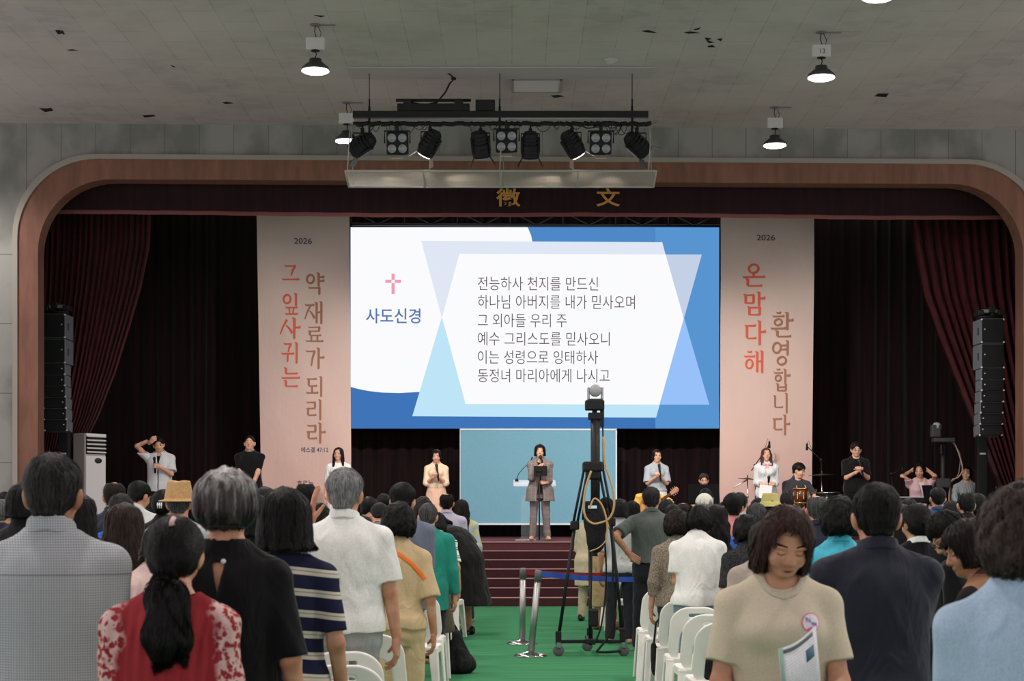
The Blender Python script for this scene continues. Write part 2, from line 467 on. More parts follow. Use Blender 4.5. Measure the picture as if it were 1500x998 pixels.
class Body:
    """one figure in standing rest pose, 1.70 tall, facing +y; everything is bent into pose at the end"""
    def __init__(s, sp):
        s.sp = sp; g = sp.get; s.fem = g('sex', 'm') == 'f'
        s.T = FEM if s.fem else MALE; s.girth = g('girth', 1.0)
        s.T = [(z, w_*s.girth*(1 if z < 1.38 else (1+(s.girth-1)*.4)), d_*(s.girth**1.3 if z < 1.4 else 1), c_) for z, w_, d_, c_ in s.T]
        sw = (.168 if s.fem else .188)*g('shoulder', 1.0); s.sw = sw
        sz = (1.342 if s.fem else 1.352)+g('sh_z', 0)
        s.arms = {}
        for side, k in ((1, 'r'), (-1, 'l')):
            ps = POSE[g('arm_'+k, g('arms', 'down'))] if isinstance(g('arm_'+k, g('arms', 'down')), str) else g('arm_'+k)
            S = Vector((side*sw, -.012, sz)); m = lambda v: (v[0]*side, v[1], v[2])
            wr = Vector(m(ps[0]))
            if g('arm_'+k, g('arms', 'down')) == 'down': wr.x = side*(sw+.075+max(0, s.girth-1)*.12)
            if abs(wr.x) < .11 and wr.z < 1.2: wr.y += (s.girth**1.3-1)*.12
            E, W = ik(S, wr, .285, .245, m(ps[1])); s.arms[k] = (S, E, W, ps[2], Vector(m(ps[3])), Vector(m(ps[4])), side)
        lx = .088 if s.fem else .092
        s.legs = []
        for side in (1, -1):
            if g('seated'):
                s.legs.append((Vector((side*lx, .0, .90)), Vector((side*.13, .40, .93)), Vector((side*.13, .36, .52)), side))
            else:
                st = g('stance', .018)
                s.legs.append((Vector((side*lx, 0, .88)), Vector((side*(.095+st*.3), .012, .48)), Vector((side*(.10+st), -.02, .085)), side))
        s.hs = g('head', 1.0)
    # -------- pose
    def bend(s, V):
        V = np.array(V, float); g = s.sp.get
        nod, turn, roll = g('nod', 0), g('turn', 0), g('roll', 0)
        rad = np.hypot(V[:, 0], V[:, 1]*.8)
        if s.hs != 1.0:
            k = sstep(1.47, 1.52, V[:, 2])*(1-sstep(.16, .2, rad)); piv = np.array((0, 0, 1.47)); V = V+(V-piv)*(s.hs-1)*k[:, None]
        if nod or turn or roll:
            hl = g('hair_follow', 0)
            k = sstep(1.40, 1.54, V[:, 2])*(1-sstep(.17, .22, rad)*(0 if g('seated') else 1))
            piv = np.array((0, -.005, 1.475)); q = V-piv
            def rot(q, a, b, ang):
                c, sn = np.cos(ang), np.sin(ang); o = q.copy(); o[:, a] = q[:, a]*c-q[:, b]*sn; o[:, b] = q[:, a]*sn+q[:, b]*c; return o
            q = rot(q, 0, 2, -R(roll)*k); q = rot(q, 1, 2, -R(nod)*k); q = rot(q, 0, 1, R(turn)*k); V = q+piv
        bow = R(g('bow', 0))
        if bow:
            for z0, f in ((.95, .4), (1.12, .3), (1.25, .3)):
                a = -bow*f*sstep(z0-.12, z0+.12, V[:, 2]); y = V[:, 1]; z = V[:, 2]-z0
                c, sn = np.cos(a), np.sin(a); V[:, 1] = y*c-z*sn; V[:, 2] = z0+y*sn+z*c
        if g('seated'): V[:, 2] -= .44
        return V
    def torso(s): return (prof(s.T), 0)
    def skin(s, h):
        a = head_adds(s.fem, s.sp.get('face', True), s.sp.get('hair', 'short') in ('bob', 'facebob', 'bobflip', 'long', 'half', 'perm'))
        sc = 1.0
        a.append((cap((0, -.022, 1.40), (0, .002, 1.545), .056 if s.fem else .062, .050 if s.fem else .058), .03))
        a.append(s.torso()); a[-1] = (a[-1][0], .03)
        for k, (S, E, W, hk, hd, hp, side) in s.arms.items():
            a.append((cap((side*.02, -.014, 1.432), S, .040, .047), .035))
            m = 0.92 if s.fem else 1.0
            a.append((cap(S, E, .050*m, .038*m), .03)); a.append((cap(E, W, .040*m, .027*m), .02))
        for Hh, Kn, An, side in s.legs:
            a.append((cap(Hh, Kn, .082, .054), .03)); a.append((cap(Kn, An, .052, .036), .02))
            toe = An+Vector((side*.03, .13, -.045)); a.append((cap(An+Vector((0, -.02, -.045)), toe, .036, .030), .02))
        if s.fem and s.sp.get('bust', True):
            for sd in (1, -1): a.append((ell((sd*.068, .085, 1.255), (.062, .055, .06)), .04))
        mods = [eye_mod] if s.sp.get('face', True) else []
        s.skin_adds = a; s.skin_mods = mods
        lo, hi = s.bounds()
        out = [polygonise(a, mods, lo, hi, h)]
        hh = .005 if h < .012 else .008
        for k, (S, E, W, hk, hd, hp, side) in s.arms.items():
            out.append(hand_at(hk, W, hd, hp, side > 0, .95 if s.fem else 1.05, hh))
        V, Q = join(out)
        return s.bend(V), Q
    def bounds(s):
        pts = [v for a in s.arms.values() for v in a[:3]]+[v for l in s.legs for v in l[:3]]
        fl = s.sp.get('flare', 0)*max(0, 1.28-s.sp.get('hem', .84))/.5+s.sp.get('loose', .016)
        x = max(max(abs(p.x) for p in pts)+.1, .26*max(1, s.girth)+fl); y0 = min(min(p.y for p in pts)-.12, -.24-fl); y1 = max(max(p.y for p in pts)+.12, .24+fl)
        return (-x, y0, min(.0, min(p.z for p in pts)-.1)), (x, y1, 1.76)
    # -------- clothes
    def top(s, h):
        """upper garment"""
        g = s.sp.get; kind = g('top', 'shirt'); off = g('loose', .016)
        hem = g('hem', .84); tz = [t for t in s.T]
        fl = g('flare', 0.0)
        rows = []
        wch = np.interp(1.28, [t[0] for t in tz], [t[1] for t in tz]); dch = np.interp(1.28, [t[0] for t in tz], [t[2] for t in tz])
        straight = g('straight', .75)
        for z in np.linspace(hem, 1.475, 26):
            w_ = np.interp(z, [t[0] for t in tz], [t[1] for t in tz]); d_ = np.interp(z, [t[0] for t in tz], [t[2] for t in tz]); c_ = np.interp(z, [t[0] for t in tz], [t[3] for t in tz])
            if z < .8: w_, d_, c_ = tz[0][1]+.012, tz[0][2]+.012, tz[0][3]
            if z < 1.28:
                w_ = w_+(max(wch, w_)-w_)*straight; d_ = d_+(max(dch, d_)-d_)*straight
                k = (1.28-z)/.5; w_ += fl*k; d_ += fl*k
                if z < .95: w_ += .008; d_ += .008
            rows.append((z, w_+off*(1 if z < 1.4 else .6), d_+off*(1 if z < 1.4 else .6), c_))
        a = [(prof(rows, pw=2.25 if kind in ('suit', 'shirt') else 2.0), 0)]
        if s.fem and g('bust', True):
            for sd in (1, -1): a.append((ell((sd*.066, .080, 1.255), (.066+off*.6, .055+off, .068)), .05))
        a.append((cap((0, -.022, 1.40), (0, -.008, 1.475), (.060 if s.fem else .067)+.004, (.056 if s.fem else .062)+.005), .025))
        slv = g('sleeve', .72); sr = g('sleeve_r', .0)
        for k, (S, E, W, *_r) in s.arms.items():
            side = _r[-1]; pad = .008 if kind == 'suit' else 0
            a.append((cap((side*.025, -.014, 1.430+pad*.5), S+Vector((0, 0, pad)), .042+off*.5, .050+off*.5+pad), .035))
            m = .94 if s.fem else 1.0
            if slv <= 0: continue
            if slv <= 1.0:
                C = S+(E-S)*slv; dv = np.array((E-S).normalized(), f4); c_ = A(*C)
                f0 = cap(S, S+(E-S)*min(1, slv+.1), .054*m+off*.5, (.046)*m+off*.75+sr)
                a.append(((lambda f0, dv, c_: lambda p: np.maximum(f0(p), (p-c_)@dv))(f0, dv, c_), .028))
            else:
                a.append((cap(S, E, .054*m+off*.5, .043*m+off*.7+sr*.6), .028))
                q = slv-1; C = E+(W-E)*q; dv = np.array((W-E).normalized(), f4); c_ = A(*C)
                f0 = cap(E, E+(W-E)*min(1.05, q+.08), .044*m+off*.7+sr*.6, .034*m+off*.6+sr)
                a.append(((lambda f0, dv, c_: lambda p: np.maximum(f0(p), (p-c_)@dv))(f0, dv, c_), .02))
        mods = []
        neck = g('neck', .0)       # depth of the neckline in front
        nr = g('neck_r', .066)
        if kind in ('tee', 'blouse', 'dress', 'knit'):
            ny = g('neck_y', 0)
            hole = cap((0, .03-ny, 1.475-neck), (0, .0-ny*.5, 1.62), nr, nr+.01)
            mods.append(lambda p, d: smax(d, -hole(p), .006))
        else:
            mods.append(lambda p, d: np.maximum(d, (p[:, 2]-1.462)-.35*(-p[:, 1]+.0)))
        if kind == 'blouse': # gathered, full
            mods.append(lambda p, d: d-.004*np.sin(p[:, 0]*150+2*np.sin(p[:, 2]*7))*sstep(1.43, 1.30, p[:, 2]))
        wr = g('wrinkle', .006)
        mods.append(lambda p, d: d+wr*wob(p+s.sp.get('seed', 0)*.37, (16, 11, 7))*sstep(1.46, 1.36, p[:, 2]))
        mods.append(lambda p, d: np.maximum(d, hem-p[:, 2]-.006*np.sin(p[:, 0]*14+1)))
        if kind == 'suit' or g('open'):
            # open front
            vz = g('open', 1.1)
            mods.append(lambda p, d: smax(d, -np.maximum(np.abs(p[:, 0])-(.008+.055*np.clip((p[:, 2]-vz)/.3, 0, 1)+g('open_low', 0)*np.clip((1.16-p[:, 2])/.35, 0, 1)), -p[:, 1]+.03)*.8, .008))
        if g('extra_mod'): mods.append(g('extra_mod'))
        lo, hi = s.bounds(); lo = (lo[0], lo[1], hem-.03)
        s.top_adds, s.top_mods = a, mods
        V, Q = polygonise(a, mods, lo, (hi[0], hi[1], max(1.56, max(v.z for a_ in s.arms.values() for v in a_[:2])+.1)), h)
        return s.bend(V), Q
    def collar(s, h, rise=.0):
        r0 = .060 if s.fem else .066
        def f(p):
            z = p[:, 2]-.30*(-p[:, 1]); t = np.clip((z-1.425)/.06, -.5, 1.5)
            rad = np.sqrt(p[:, 0]**2+((p[:, 1]+.012)/1.02)**2)
            rr = r0+.017-.010*t
            d = np.abs(rad-rr)-.0048
            d = np.maximum(d, np.maximum(1.434-.0*rise-z-.02*np.clip(p[:, 1]/.06, 0, 1), z-(1.478+rise*.8)))
            return np.maximum(d, -np.maximum(np.abs(p[:, 0])-.010-.5*np.clip(1.48-p[:, 2], 0, .06), .02-p[:, 1])).astype(f4)
        V, Q = polygonise([(f, 0)], [], (-.12, -.13, 1.36), (.12, .11, 1.56), h, slack=2.2, project=False)
        return s.bend(V), Q
    def bottom(s, h):
        g = s.sp.get; kind = g('bottom', 'trousers'); a = []; mods = []
        w_ = np.interp(.9, [t[0] for t in s.T], [t[1] for t in s.T]); d_ = np.interp(.9, [t[0] for t in s.T], [t[2] for t in s.T])
        lo, hi = s.bounds()
        if kind == 'skirt':
            hem = g('skirt_hem', .35); fl = g('skirt_flare', .05); z1 = g('waist', 1.05)
            rows = [(hem, w_+fl, d_+fl, -.01), (.7, w_+.02+fl*.4, d_+.025+fl*.4, -.01), (.88, w_+.016, d_+.018, -.01), (.97, w_-.006, d_-.0, -.006), (z1, w_-.03, d_-.015, 0)]
            a.append((prof(rows), 0)); mods.append(lambda p, d: d-.006*np.sin(np.arctan2(p[:, 1], p[:, 0])*22)*sstep(.85, .45, p[:, 2]))
            V, Q = polygonise(a, mods, (-.36, -.34, hem-.02), (.36, .34, z1+.03), h)
            return s.bend(V), Q
        st0 = 0
        z1 = g('waist', min(1.03, g('hem', .84)+.07)); off = .010; lr = g('leg_r', 0)
        a.append((prof([(.74, w_-.03, d_-.012, -.01), (.80, w_+off-.006, d_+off, -.012), (.9, w_+off, d_+off, -.012), (.97, w_-.008+off, d_-.008+off, -.006), (z1, w_-.022+off, d_-.016+off, 0)]), 0))
        mods_leg = []
        for Hh, Kn, An, side in s.legs:
            a.append((cap(Hh+Vector((side*.004, -.008, 0)), Kn, .086+off*.4, .064+off*.4+lr), .025 if side > 0 else .012)); a.append((cap(Kn, An+Vector((0, .01, .0)), .064+off*.4+lr, .056+off*.4+lr), .004))
        if not g('seated'):
            cut = g('cuff', .055); mods.append(lambda p, d: np.maximum(d, cut-p[:, 2]))
        mods.append(lambda p, d: np.maximum(d, p[:, 2]-z1))
        mods.append(lambda p, d: d+.005*wob(p, (9, 9, 20)))
        V, Q = polygonise(a, mods, (lo[0], lo[1], -.01), (hi[0], hi[1], z1+.04), h)
        return s.bend(V), Q
    def shoe(s, h, side):
        An = [l for l in s.legs if l[3] == side][0][2]; z = An.z-.085
        c = An+Vector((side*.012, .045, -An.z+z+.042))
        M = Matrix.Rotation(R(-8*side), 4, 'Z')
        a = [(ell(c, (.043, .135, .045), M), 0), (ell(c+Vector((0, -.06, .02)), (.040, .065, .055), M), .02)]
        mods = [lambda p, d: np.maximum(d, z+.002-p[:, 2])]
        V, Q = polygonise(a, mods, (c.x-.07, c.y-.17, z-.01), (c.x+.07, c.y+.17, z+.16), h)
        return s.bend(V), Q
    # -------- hair
    def hair_sdf(s):
        g = s.sp.get; st = g('hair', 'short'); t = g('hair_t', .016)
        lowface = ell((0, .118, 1.555), (.070, .085, .088)); mods = []; a = []
        strandf = None; zb = 1.5
        cran = lambda e, dz=0, dy=0: ell((0, -.010+dy, 1.607+dz), (.0765+e, .094+e, .098+e*.9))
        if st in ('short', 'crop', 'balding', 'top'):
            tp = g('taper', (1.565, 1.66))
            def cr(p):
                e = .003+(t-.003)*sstep(*tp, p[:, 2])
                q = (p-A(0, -.010, 1.607))/np.stack([.0785+e, .096+e, .099+e*.95], 1)
                k0 = np.sqrt((q*q).sum(1)); k1 = np.sqrt(((q/np.stack([.0785+e, .096+e, .099+e], 1))**2).sum(1))+1e-6
                return (k0*(k0-1)/k1).astype(f4)
            a.append((cr, 0))
            a.append((cap((0, -.055, 1.56), (0, -.058, 1.525), .052, .040, (1, .9)), .02))
            hl = g('hairline', 1.655)
            front = ell((0, .125, hl-.105), (.078, .088, .10))
            mods.append(lambda p, d: smax(d, -front(p)-.006*wob(p, (45, 45, 12)), .008))
            nz = g('nape', 1.518)
            mods.append(lambda p, d: smax(d, nz-p[:, 2]+np.clip(p[:, 1]+.055, 0, 1)*.85, .006))
            for sd in (1, -1):
                ear = ell((sd*.092, .004, 1.560), (.032, .034, .052)); mods.append((lambda ear: lambda p, d: smax(d, -ear(p), .006))(ear))
            if st == 'balding':
                b_ = ell((0, .0, 1.72), (.058, .085, .06)); mods.append(lambda p, d: smax(d, -b_(p), .006))
            am = .0025
            zb = 1.5
        elif st in ('bob', 'bobflip', 'facebob'):
            zb = g('hair_len', 1.485); e = t
            rows = [(zb, .088+e, .088+e*.8, -.022), (1.53, .085+e, .090+e, -.018), (1.58, .081+e, .095+e, -.012), (1.63, .078+e, .097+e, -.010), (1.67, .066+e, .084+e, -.010), (1.70, .042+e*.9, .058+e*.9, -.010), (1.708+e*.6, .012, .018, -.01)]
            if g('round'): rows[0] = (zb, .056+e*.3, .056+e*.5, -.034); rows[1] = (zb+.04, .074+e*.8, .080+e*.8, -.026)
            if st == 'bobflip': rows[0] = (zb, .112+e, .092+e, -.03); rows[1] = (zb+.035, .084+e, .085+e, -.026); rows.insert(2, (1.54, .086+e, .092+e, -.018))
            a.append((prof(rows, sig=5), 0))
            fw = g('face_w', .056)
            hz = g('hairline', 1.648)
            def fcut(p):
                if st == 'facebob':
                    return np.maximum(np.maximum(np.abs(p[:, 0]-.010)-fw*np.clip((hz-p[:, 2])/.085, 0, 1)**.45-.002, .028-p[:, 1]), p[:, 2]-hz).astype(f4)
                return np.maximum(np.maximum(np.abs(p[:, 0])-fw+.35*np.clip(p[:, 2]-hz+.05, 0, .1), .028-p[:, 1]), p[:, 2]-hz).astype(f4)
            mods.append(lambda p, d: smax(d, -fcut(p), .012))
            neckcut = cap((0, .0, 1.40), (0, .03, 1.50), .062, .05)
            mods.append(lambda p, d: smax(d, -neckcut(p), .01))
            am = .004
        elif st in ('long', 'half'):
            zb = g('hair_len', 1.22); e = t
            rows = [(zb, .070+e, .035+e, -.110), (zb+.1, .088+e, .042+e, -.10), (1.42, .092+e, .052+e, -.075), (1.50, .088+e, .078+e, -.035), (1.58, .080+e, .095+e, -.013), (1.63, .078+e, .097+e, -.010), (1.67, .066+e, .084+e, -.010), (1.70, .042+e*.9, .058+e*.9, -.010), (1.708+e*.6, .012, .018, -.01)]
            a.append((prof(rows, sig=5), 0))
            if g('hair_front'):
                for sd in (1, -1): a.append((cap((sd*.075, .02, 1.57), (sd*.085, .075, g('hair_front')), .030, .020), .03))
            fw = g('face_w', .056); hz = g('hairline', 1.655)
            def fcut(p): return np.maximum(np.maximum(np.abs(p[:, 0])-fw+.35*np.clip(p[:, 2]-hz+.05, 0, .1), .028-p[:, 1]), p[:, 2]-hz).astype(f4)
            mods.append(lambda p, d: smax(d, -fcut(p), .012))
            am = .005
        elif st == 'perm':
            e = t; zb = g('hair_len', 1.50)
            a.append((cran(e*1.0, .004), 0)); a.append((ell((0, -.045, 1.565), (.088+e*.75, .07+e, .078+e*.6)), .03))
            fcut = ell((0, .13, 1.555), (.062, .09, .085)); mods.append(lambda p, d: smax(d, -fcut(p), .012))
            mods.append(lambda p, d: smax(d, zb-p[:, 2]+np.clip(p[:, 1], 0, 1)*.4, .015))
            mods.append(lambda p, d: d+.0055*wob(p+s.sp.get('seed', 0), 62)+.004*wob(p, 28)); am = .002
        elif st in ('tail', 'bun', 'tied'):
            e = t
            a.append((cran(e), 0)); a.append((ell((0, -.05, 1.57), (.066+e*.5, .055+e, .07)), .03))
            front = ell((0, .125, 1.55), (.073, .085, .10)); mods.append(lambda p, d: smax(d, -front(p), .008))
            mods.append(lambda p, d: smax(d, 1.49-p[:, 2]+np.clip(p[:, 1]+.06, 0, 1)*.75, .006))
            for sd in (1, -1):
                ear = ell((sd*.090, .0, 1.562), (.026, .024, .036)); mods.append((lambda ear: lambda p, d: smax(d, -ear(p), .006))(ear))
            if st == 'tail':
                zt = g('tail_z', 1.50); L = g('hair_len', 1.22); tw = g('tail_w', .045)
                t1 = cap((0, -.085, zt+.02), (0, -.125, zt-.06), .030, tw*.85, (1, .8)); t2 = cap((0, -.125, zt-.06), (.01, -.135, L+.07), tw*.9, tw, (1, .75)); t3 = cap((.01, -.135, L+.07), (.015, -.13, L), tw, tw*.35, (1, .75)); mods.append(lambda p, d: smin(d, smin(smin(t1(p), t2(p), .03), t3(p), .03), .012))
            elif st == 'bun':
                bz = g('bun_z', 1.60); bb = ell((0, -.122, bz), (.042, .034, .042)); mods.append(lambda p, d: smin(d, bb(p)+.003*np.sin(p[:, 0]*130+p[:, 2]*110), .006))
            am = .002; zb = 1.2
        wn = g('hair_wave', 0)
        if wn: mods.append(lambda p, d: d+wn*wob(p, (34, 34, 18))*sstep(1.62, 1.5, p[:, 2]))
        mods.append(lambda p, d: d+am*wob(p+s.sp.get('seed', 0), (70, 70, 9)))
        lo = (-.19, -.26, min(zb, 1.45)-.06 if st in ('long', 'tail', 'half') else 1.42); hi = (.19, .19, 1.78)
        return a, mods, lo, hi
    def hairmesh(s, h, nstr=0):
        a, mods, lo, hi = s.hair_sdf()
        V, Q = polygonise(a, mods, lo, hi, h)
        if nstr and len(V):
            V, Q = join([(V, Q), strands(a, mods, V, nstr, s.sp.get('strand_len', .04 if s.sp.get('hair', 'short') in ('short', 'crop', 'balding') else .09), s.sp.get('hair', 'short'), s.sp.get('seed', 0), s.sp.get('hair_len', 1.5) if s.sp.get('hair', 'short') in ('bob', 'facebob', 'bobflip', 'half', 'long') else 0)])
        return s.bend(V), Q
    def strap(s, pts, w_, front=False):
        """a band laid on the garment along (x, z) points seen from behind (or the front)"""
        P_ = []; n = 30; pts = np.array(pts, float); t = np.linspace(0, len(pts)-1, n)
        xs = np.interp(t, np.arange(len(pts)), pts[:, 0]); zs = np.interp(t, np.arange(len(pts)), pts[:, 1])
        dx = np.gradient(xs); dz = np.gradient(zs); L = np.hypot(dx, dz); nx, nz = -dz/L, dx/L
        sg = 1 if front else -1
        for k in (-.5, -.17, .17, .5): P_.append(np.stack([xs+nx*w_*k, np.full(n, .30*sg), zs+nz*w_*k], 1))
        p = np.stack(P_, 1).reshape(-1, 3).astype(f4)
        for _ in range(70):
            d = full(s.top_adds, s.top_mods, p); p[:, 1] -= sg*np.clip((d-.003)*.7, -.004, .03); p[:, 1] = np.clip(p[:, 1], -.3, .3)
        p2 = p.copy(); p2[:, 1] -= sg*.006
        V = np.concatenate([p, p2]); Q = []; N = len(p)
        for i in range(n-1):
            for k in range(3): Q.append((i*4+k, (i+1)*4+k, (i+1)*4+k+1, i*4+k+1))
            Q += [(i*4, i*4+N, (i+1)*4+N, (i+1)*4), (i*4+3, (i+1)*4+3, (i+1)*4+3+N, i*4+3+N)]
        return s.bend(V), np.array(Q)
    def glasses(s):
        mb = MB()
        for sd in (1, -1):
            pts = [(sd*.033+.023*math.cos(a), .104-.3*abs(.023*math.cos(a))*.2, 1.588+.018*math.sin(a)) for a in np.linspace(0, 2*PI, 21)]
            mb.tube(pts, .0016, 6, 0, False); mb.tube([(sd*.056, .100, 1.592), (sd*.076, .06, 1.590), (sd*.079, .0, 1.586)], .0018, 6)
        mb.tube([(-.010, .106, 1.592), (.010, .106, 1.592)], .0018, 6)
        me = bpy.data.meshes.new('glasses'); me.from_pydata([tuple(v) for v in s.bend(np.array([tuple(v) for v in mb.v]))], [], mb.f); me.update(); return me
    def hat(s, kind):
        c = lambda p: np.sqrt((p[:, 0]/.93)**2+(p[:, 1]+.008)**2)
        if kind == 'straw':
            def f(p):
                r_ = c(p); z = p[:, 2]
                crown = np.maximum(r_-(.112-.20*np.clip(z-1.63, 0, 1)), np.maximum(1.60-z, z-1.752+.10*np.clip(r_-.04, 0, 1)+.008*np.exp(-(p[:, 0]/.025)**2)))
                brim = np.maximum(r_-.160, np.abs(z-1.605+.15*np.clip(p[:, 1]*0+r_-.11, 0, 1))-.006)
                return smin(crown, brim, .012).astype(f4)
        elif kind == 'cap':
            e0 = ell((0, -.008, 1.625), (.094, .112, .105)); vis = ell((0, .12, 1.642), (.08, .085, .010))
            def f(p): return smin(np.maximum(e0(p), 1.635-.25*p[:, 1]*0-p[:, 2]-.25*np.clip(-p[:, 1], 0, .1)), vis(p), .006).astype(f4)
        else:
            def f(p):
                r_ = c(p); z = p[:, 2]
                crown = np.maximum(r_-(.108-.22*np.clip(z-1.64, 0, 1)), np.maximum(1.62-z, z-1.735)); brim = np.maximum(np.abs(r_-.108-.8*(1.64-z))-.006, np.maximum(z-1.64, 1.585-z))
                return smin(crown, brim, .008).astype(f4)
        V, Q = polygonise([(f, 0)], [], (-.21, -.23, 1.55), (.21, .24, 1.80), .008, slack=2.2, project=False)
        return npmesh('hat', s.bend(V), Q)
    def grip(s, k):
        """rest-pose centre of the closed hand and the axis across the palm"""
        S, E, W, hk, hd, hp, side = s.arms[k]; y = hd.normalized(); z = -hp; z = (z-y*z.dot(y)).normalized()
        return W+y*.088-z*.030, y.cross(z)
    # -------- features laid on the face
    def patch(s, x0, x1, zf, nx, lift=.0012):
        """zf(x) -> (zlow, zhigh); a strip laid on the skin from the front"""
        xs = np.linspace(x0, x1, nx); P_ = []
        for x in xs:
            a, b = zf(x)
            for k in range(4): P_.append((x, .17, a+(b-a)*k/3))
        p = np.array(P_, f4)
        for _ in range(60):
            d = full(s.skin_adds, s.skin_mods, p); p[:, 1] -= np.clip(d*.7, -.004, .02)
        e = f4(.002); gr = np.stack([full(s.skin_adds, s.skin_mods, p+A(*(e if i == j else 0 for j in range(3))))-full(s.skin_adds, s.skin_mods, p) for i in range(3)], 1)
        gr /= np.maximum(np.linalg.norm(gr, axis=1, keepdims=True), 1e-6)
        out = p+gr*lift; inn = p-gr*.002
        n = nx*4; V = np.concatenate([out, inn]); Q = []
        for i in range(nx-1):
            for k in range(3):
                q = (i*4+k, (i+1)*4+k, (i+1)*4+k+1, i*4+k+1); Q.append(q)
        for i in range(nx-1): Q += [(i*4, i*4+n, (i+1)*4+n, (i+1)*4), (i*4+3, (i+1)*4+3, (i+1)*4+3+n, i*4+3+n)]
        return s.bend(V), np.array(Q)
    def features(s):
        out = []
        for sd in (1, -1):
            def brow(x, sd=sd):
                t = (abs(x)-.016)/.034; m = 1.6125+.0035*math.sin(t*2.4); w_ = (.0042 if s.sp.get('q') == 'stage' else .0024)*(1-.55*t); return m-w_, m+w_
            out.append(('eyebrow', s.patch(sd*.016, sd*.050, brow, 8)))
            if s.sp.get('eyes', 'open') == 'open':
                def eye(x, sd=sd):
                    t = (abs(x)-.033)/.0145; w_ = (.0075 if s.sp.get('q') == 'stage' else .0052)*math.sqrt(max(0, 1-t*t)); return 1.587-w_*.8, 1.587+w_
                out.append(('eye', s.patch(sd*.0185, sd*.0475, eye, 9, .0008)))
            else:
                def eye(x, sd=sd):
                    t = (abs(x)-.033)/.0145; m = 1.581+.004*t*t; k = .0028 if s.sp.get('q') == 'stage' else .0013; return m-k, m+k
                out.append(('eyelashes', s.patch(sd*.0185, sd*.0475, eye, 9, .0012)))
        mo = s.sp.get('mouth', 'closed')
        def lip(x):
            t = abs(x)/.024; k = max(0, 1-t**1.8); return 1.520-.0105*k-.001, 1.520+.0085*k*(1-.25*math.exp(-(x/.004)**2))+.001
        out.append(('lips', s.patch(-.024, .024, lip, 13, .0010)))
        if mo == 'open':
            def gap(x):
                t = abs(x)/.016; k = max(0, 1-t*t); return 1.5195-.0042*k, 1.5195+.0035*k
            out.append(('mouth', s.patch(-.016, .016, gap, 9, .0020)))
        return out
def strands(a, mods, V, n, L, style, seed=0, zmin=0):
    """locks laid along the surface of the hair, combed down from the crown"""
    rs = np.random.RandomState(seed+11)
    st = V[rs.randint(0, len(V), n)].astype(f4)
    p = st.copy(); steps = 7; paths = [p.copy()]; e = f4(.002)
    crown = A(0, -.03, 1.71); lift = (.0005+rs.rand(n)*.0035).astype(f4)
    jit = rs.normal(size=(n, 3)).astype(f4)*.22
    for k in range(steps):
        d = full(a, mods, p); gr = np.stack([full(a, mods, p+A(*(e if i == j else 0 for j in range(3))))-d for i in range(3)], 1)
        gr /= np.maximum(np.linalg.norm(gr, axis=1, keepdims=True), 1e-5)
        if style in ('tail', 'bun', 'tied'):
            tgt = A(0, -.10, 1.53); dirv = np.where((p[:, 1:2] < -.085) & (p[:, 2:3] < 1.52), A(0, 0, -1)[None], tgt-p)
        else:
            fl = p-crown; fl[:, 2] *= .4; dirv = fl/np.maximum(np.linalg.norm(fl, axis=1, keepdims=True), .02)*.8+A(0, 0, -.9)
            if style in ('short', 'crop'): dirv = dirv+A(0, .06, 0)*(p[:, 2:3] > 1.64)
        if style == 'perm': dirv = dirv+jit*5*np.sin(k*1.7+jit[:, :1]*9)
        dirv = dirv/np.maximum(np.linalg.norm(dirv, axis=1, keepdims=True), 1e-4)+jit
        dirv -= gr*(dirv*gr).sum(1, keepdims=True)
        dirv /= np.maximum(np.linalg.norm(dirv, axis=1, keepdims=True), 1e-4)
        p = p+dirv*f4(L/steps)*(sstep(zmin-.002, zmin+.045, p[:, 2:3]).astype(f4) if zmin else f4(1)); d = full(a, mods, p)
        lf = lift*(1.0+k*.25)
        p = p-gr*np.clip(d-lf, -.012, .006)[:, None]
        paths.append(p.copy())
    Pt = np.stack(paths, 1); S = Pt.shape[1]
    tan = np.gradient(Pt, axis=1); outv = Pt-A(0, -.01, 1.58); sidev = np.cross(tan, outv); sidev /= np.maximum(np.linalg.norm(sidev, axis=2, keepdims=True), 1e-6)
    w_ = (.0009+rs.rand(n, 1, 1)*.0009)*np.sqrt(np.clip(1-(np.linspace(0, 1, S)-.35)**2*2.2, .04, 1))[None, :, None]
    VV = np.stack([Pt-sidev*w_, Pt+sidev*w_], 2).reshape(-1, 3)
    b = (np.arange(n)[:, None]*S+np.arange(S-1)[None]).ravel()*2
    return VV.astype(float), np.stack([b, b+1, b+3, b+2], 1)

SKIN = skinmat('skin', (202, 152, 122)); SKINP = skinmat('pale_skin', (222, 176, 150)); SKIND = skinmat('tanned_skin', (176, 124, 96))
HAIR = {'black': hairmat('black_hair', (10, 9, 9), (24, 22, 21)), 'dark': hairmat('dark_brown_hair', (16, 12, 11), (42, 33, 29)), 'brown': hairmat('brown_hair', (28, 19, 16), (64, 45, 37)),
        'grey': hairmat('grey_hair', (92, 92, 92), (160, 160, 160)), 'salt': hairmat('greying_hair', (34, 34, 34), (100, 100, 100)), 'salt2': hairmat('dark_greying_hair', (17, 16, 16), (58, 56, 55)), 'frost': hairmat('silver_streaked_hair', (38, 36, 35), (176, 174, 172), 60)}
DARK = plain('dark_feature', (32, 24, 22), .5); LIP = plain('lip_skin', (182, 116, 100), .5); LIPS = plain('pale_lip_skin', (204, 146, 126), .5); MOUTH = plain('mouth_inside', (60, 24, 24), .6)
_cache = {}
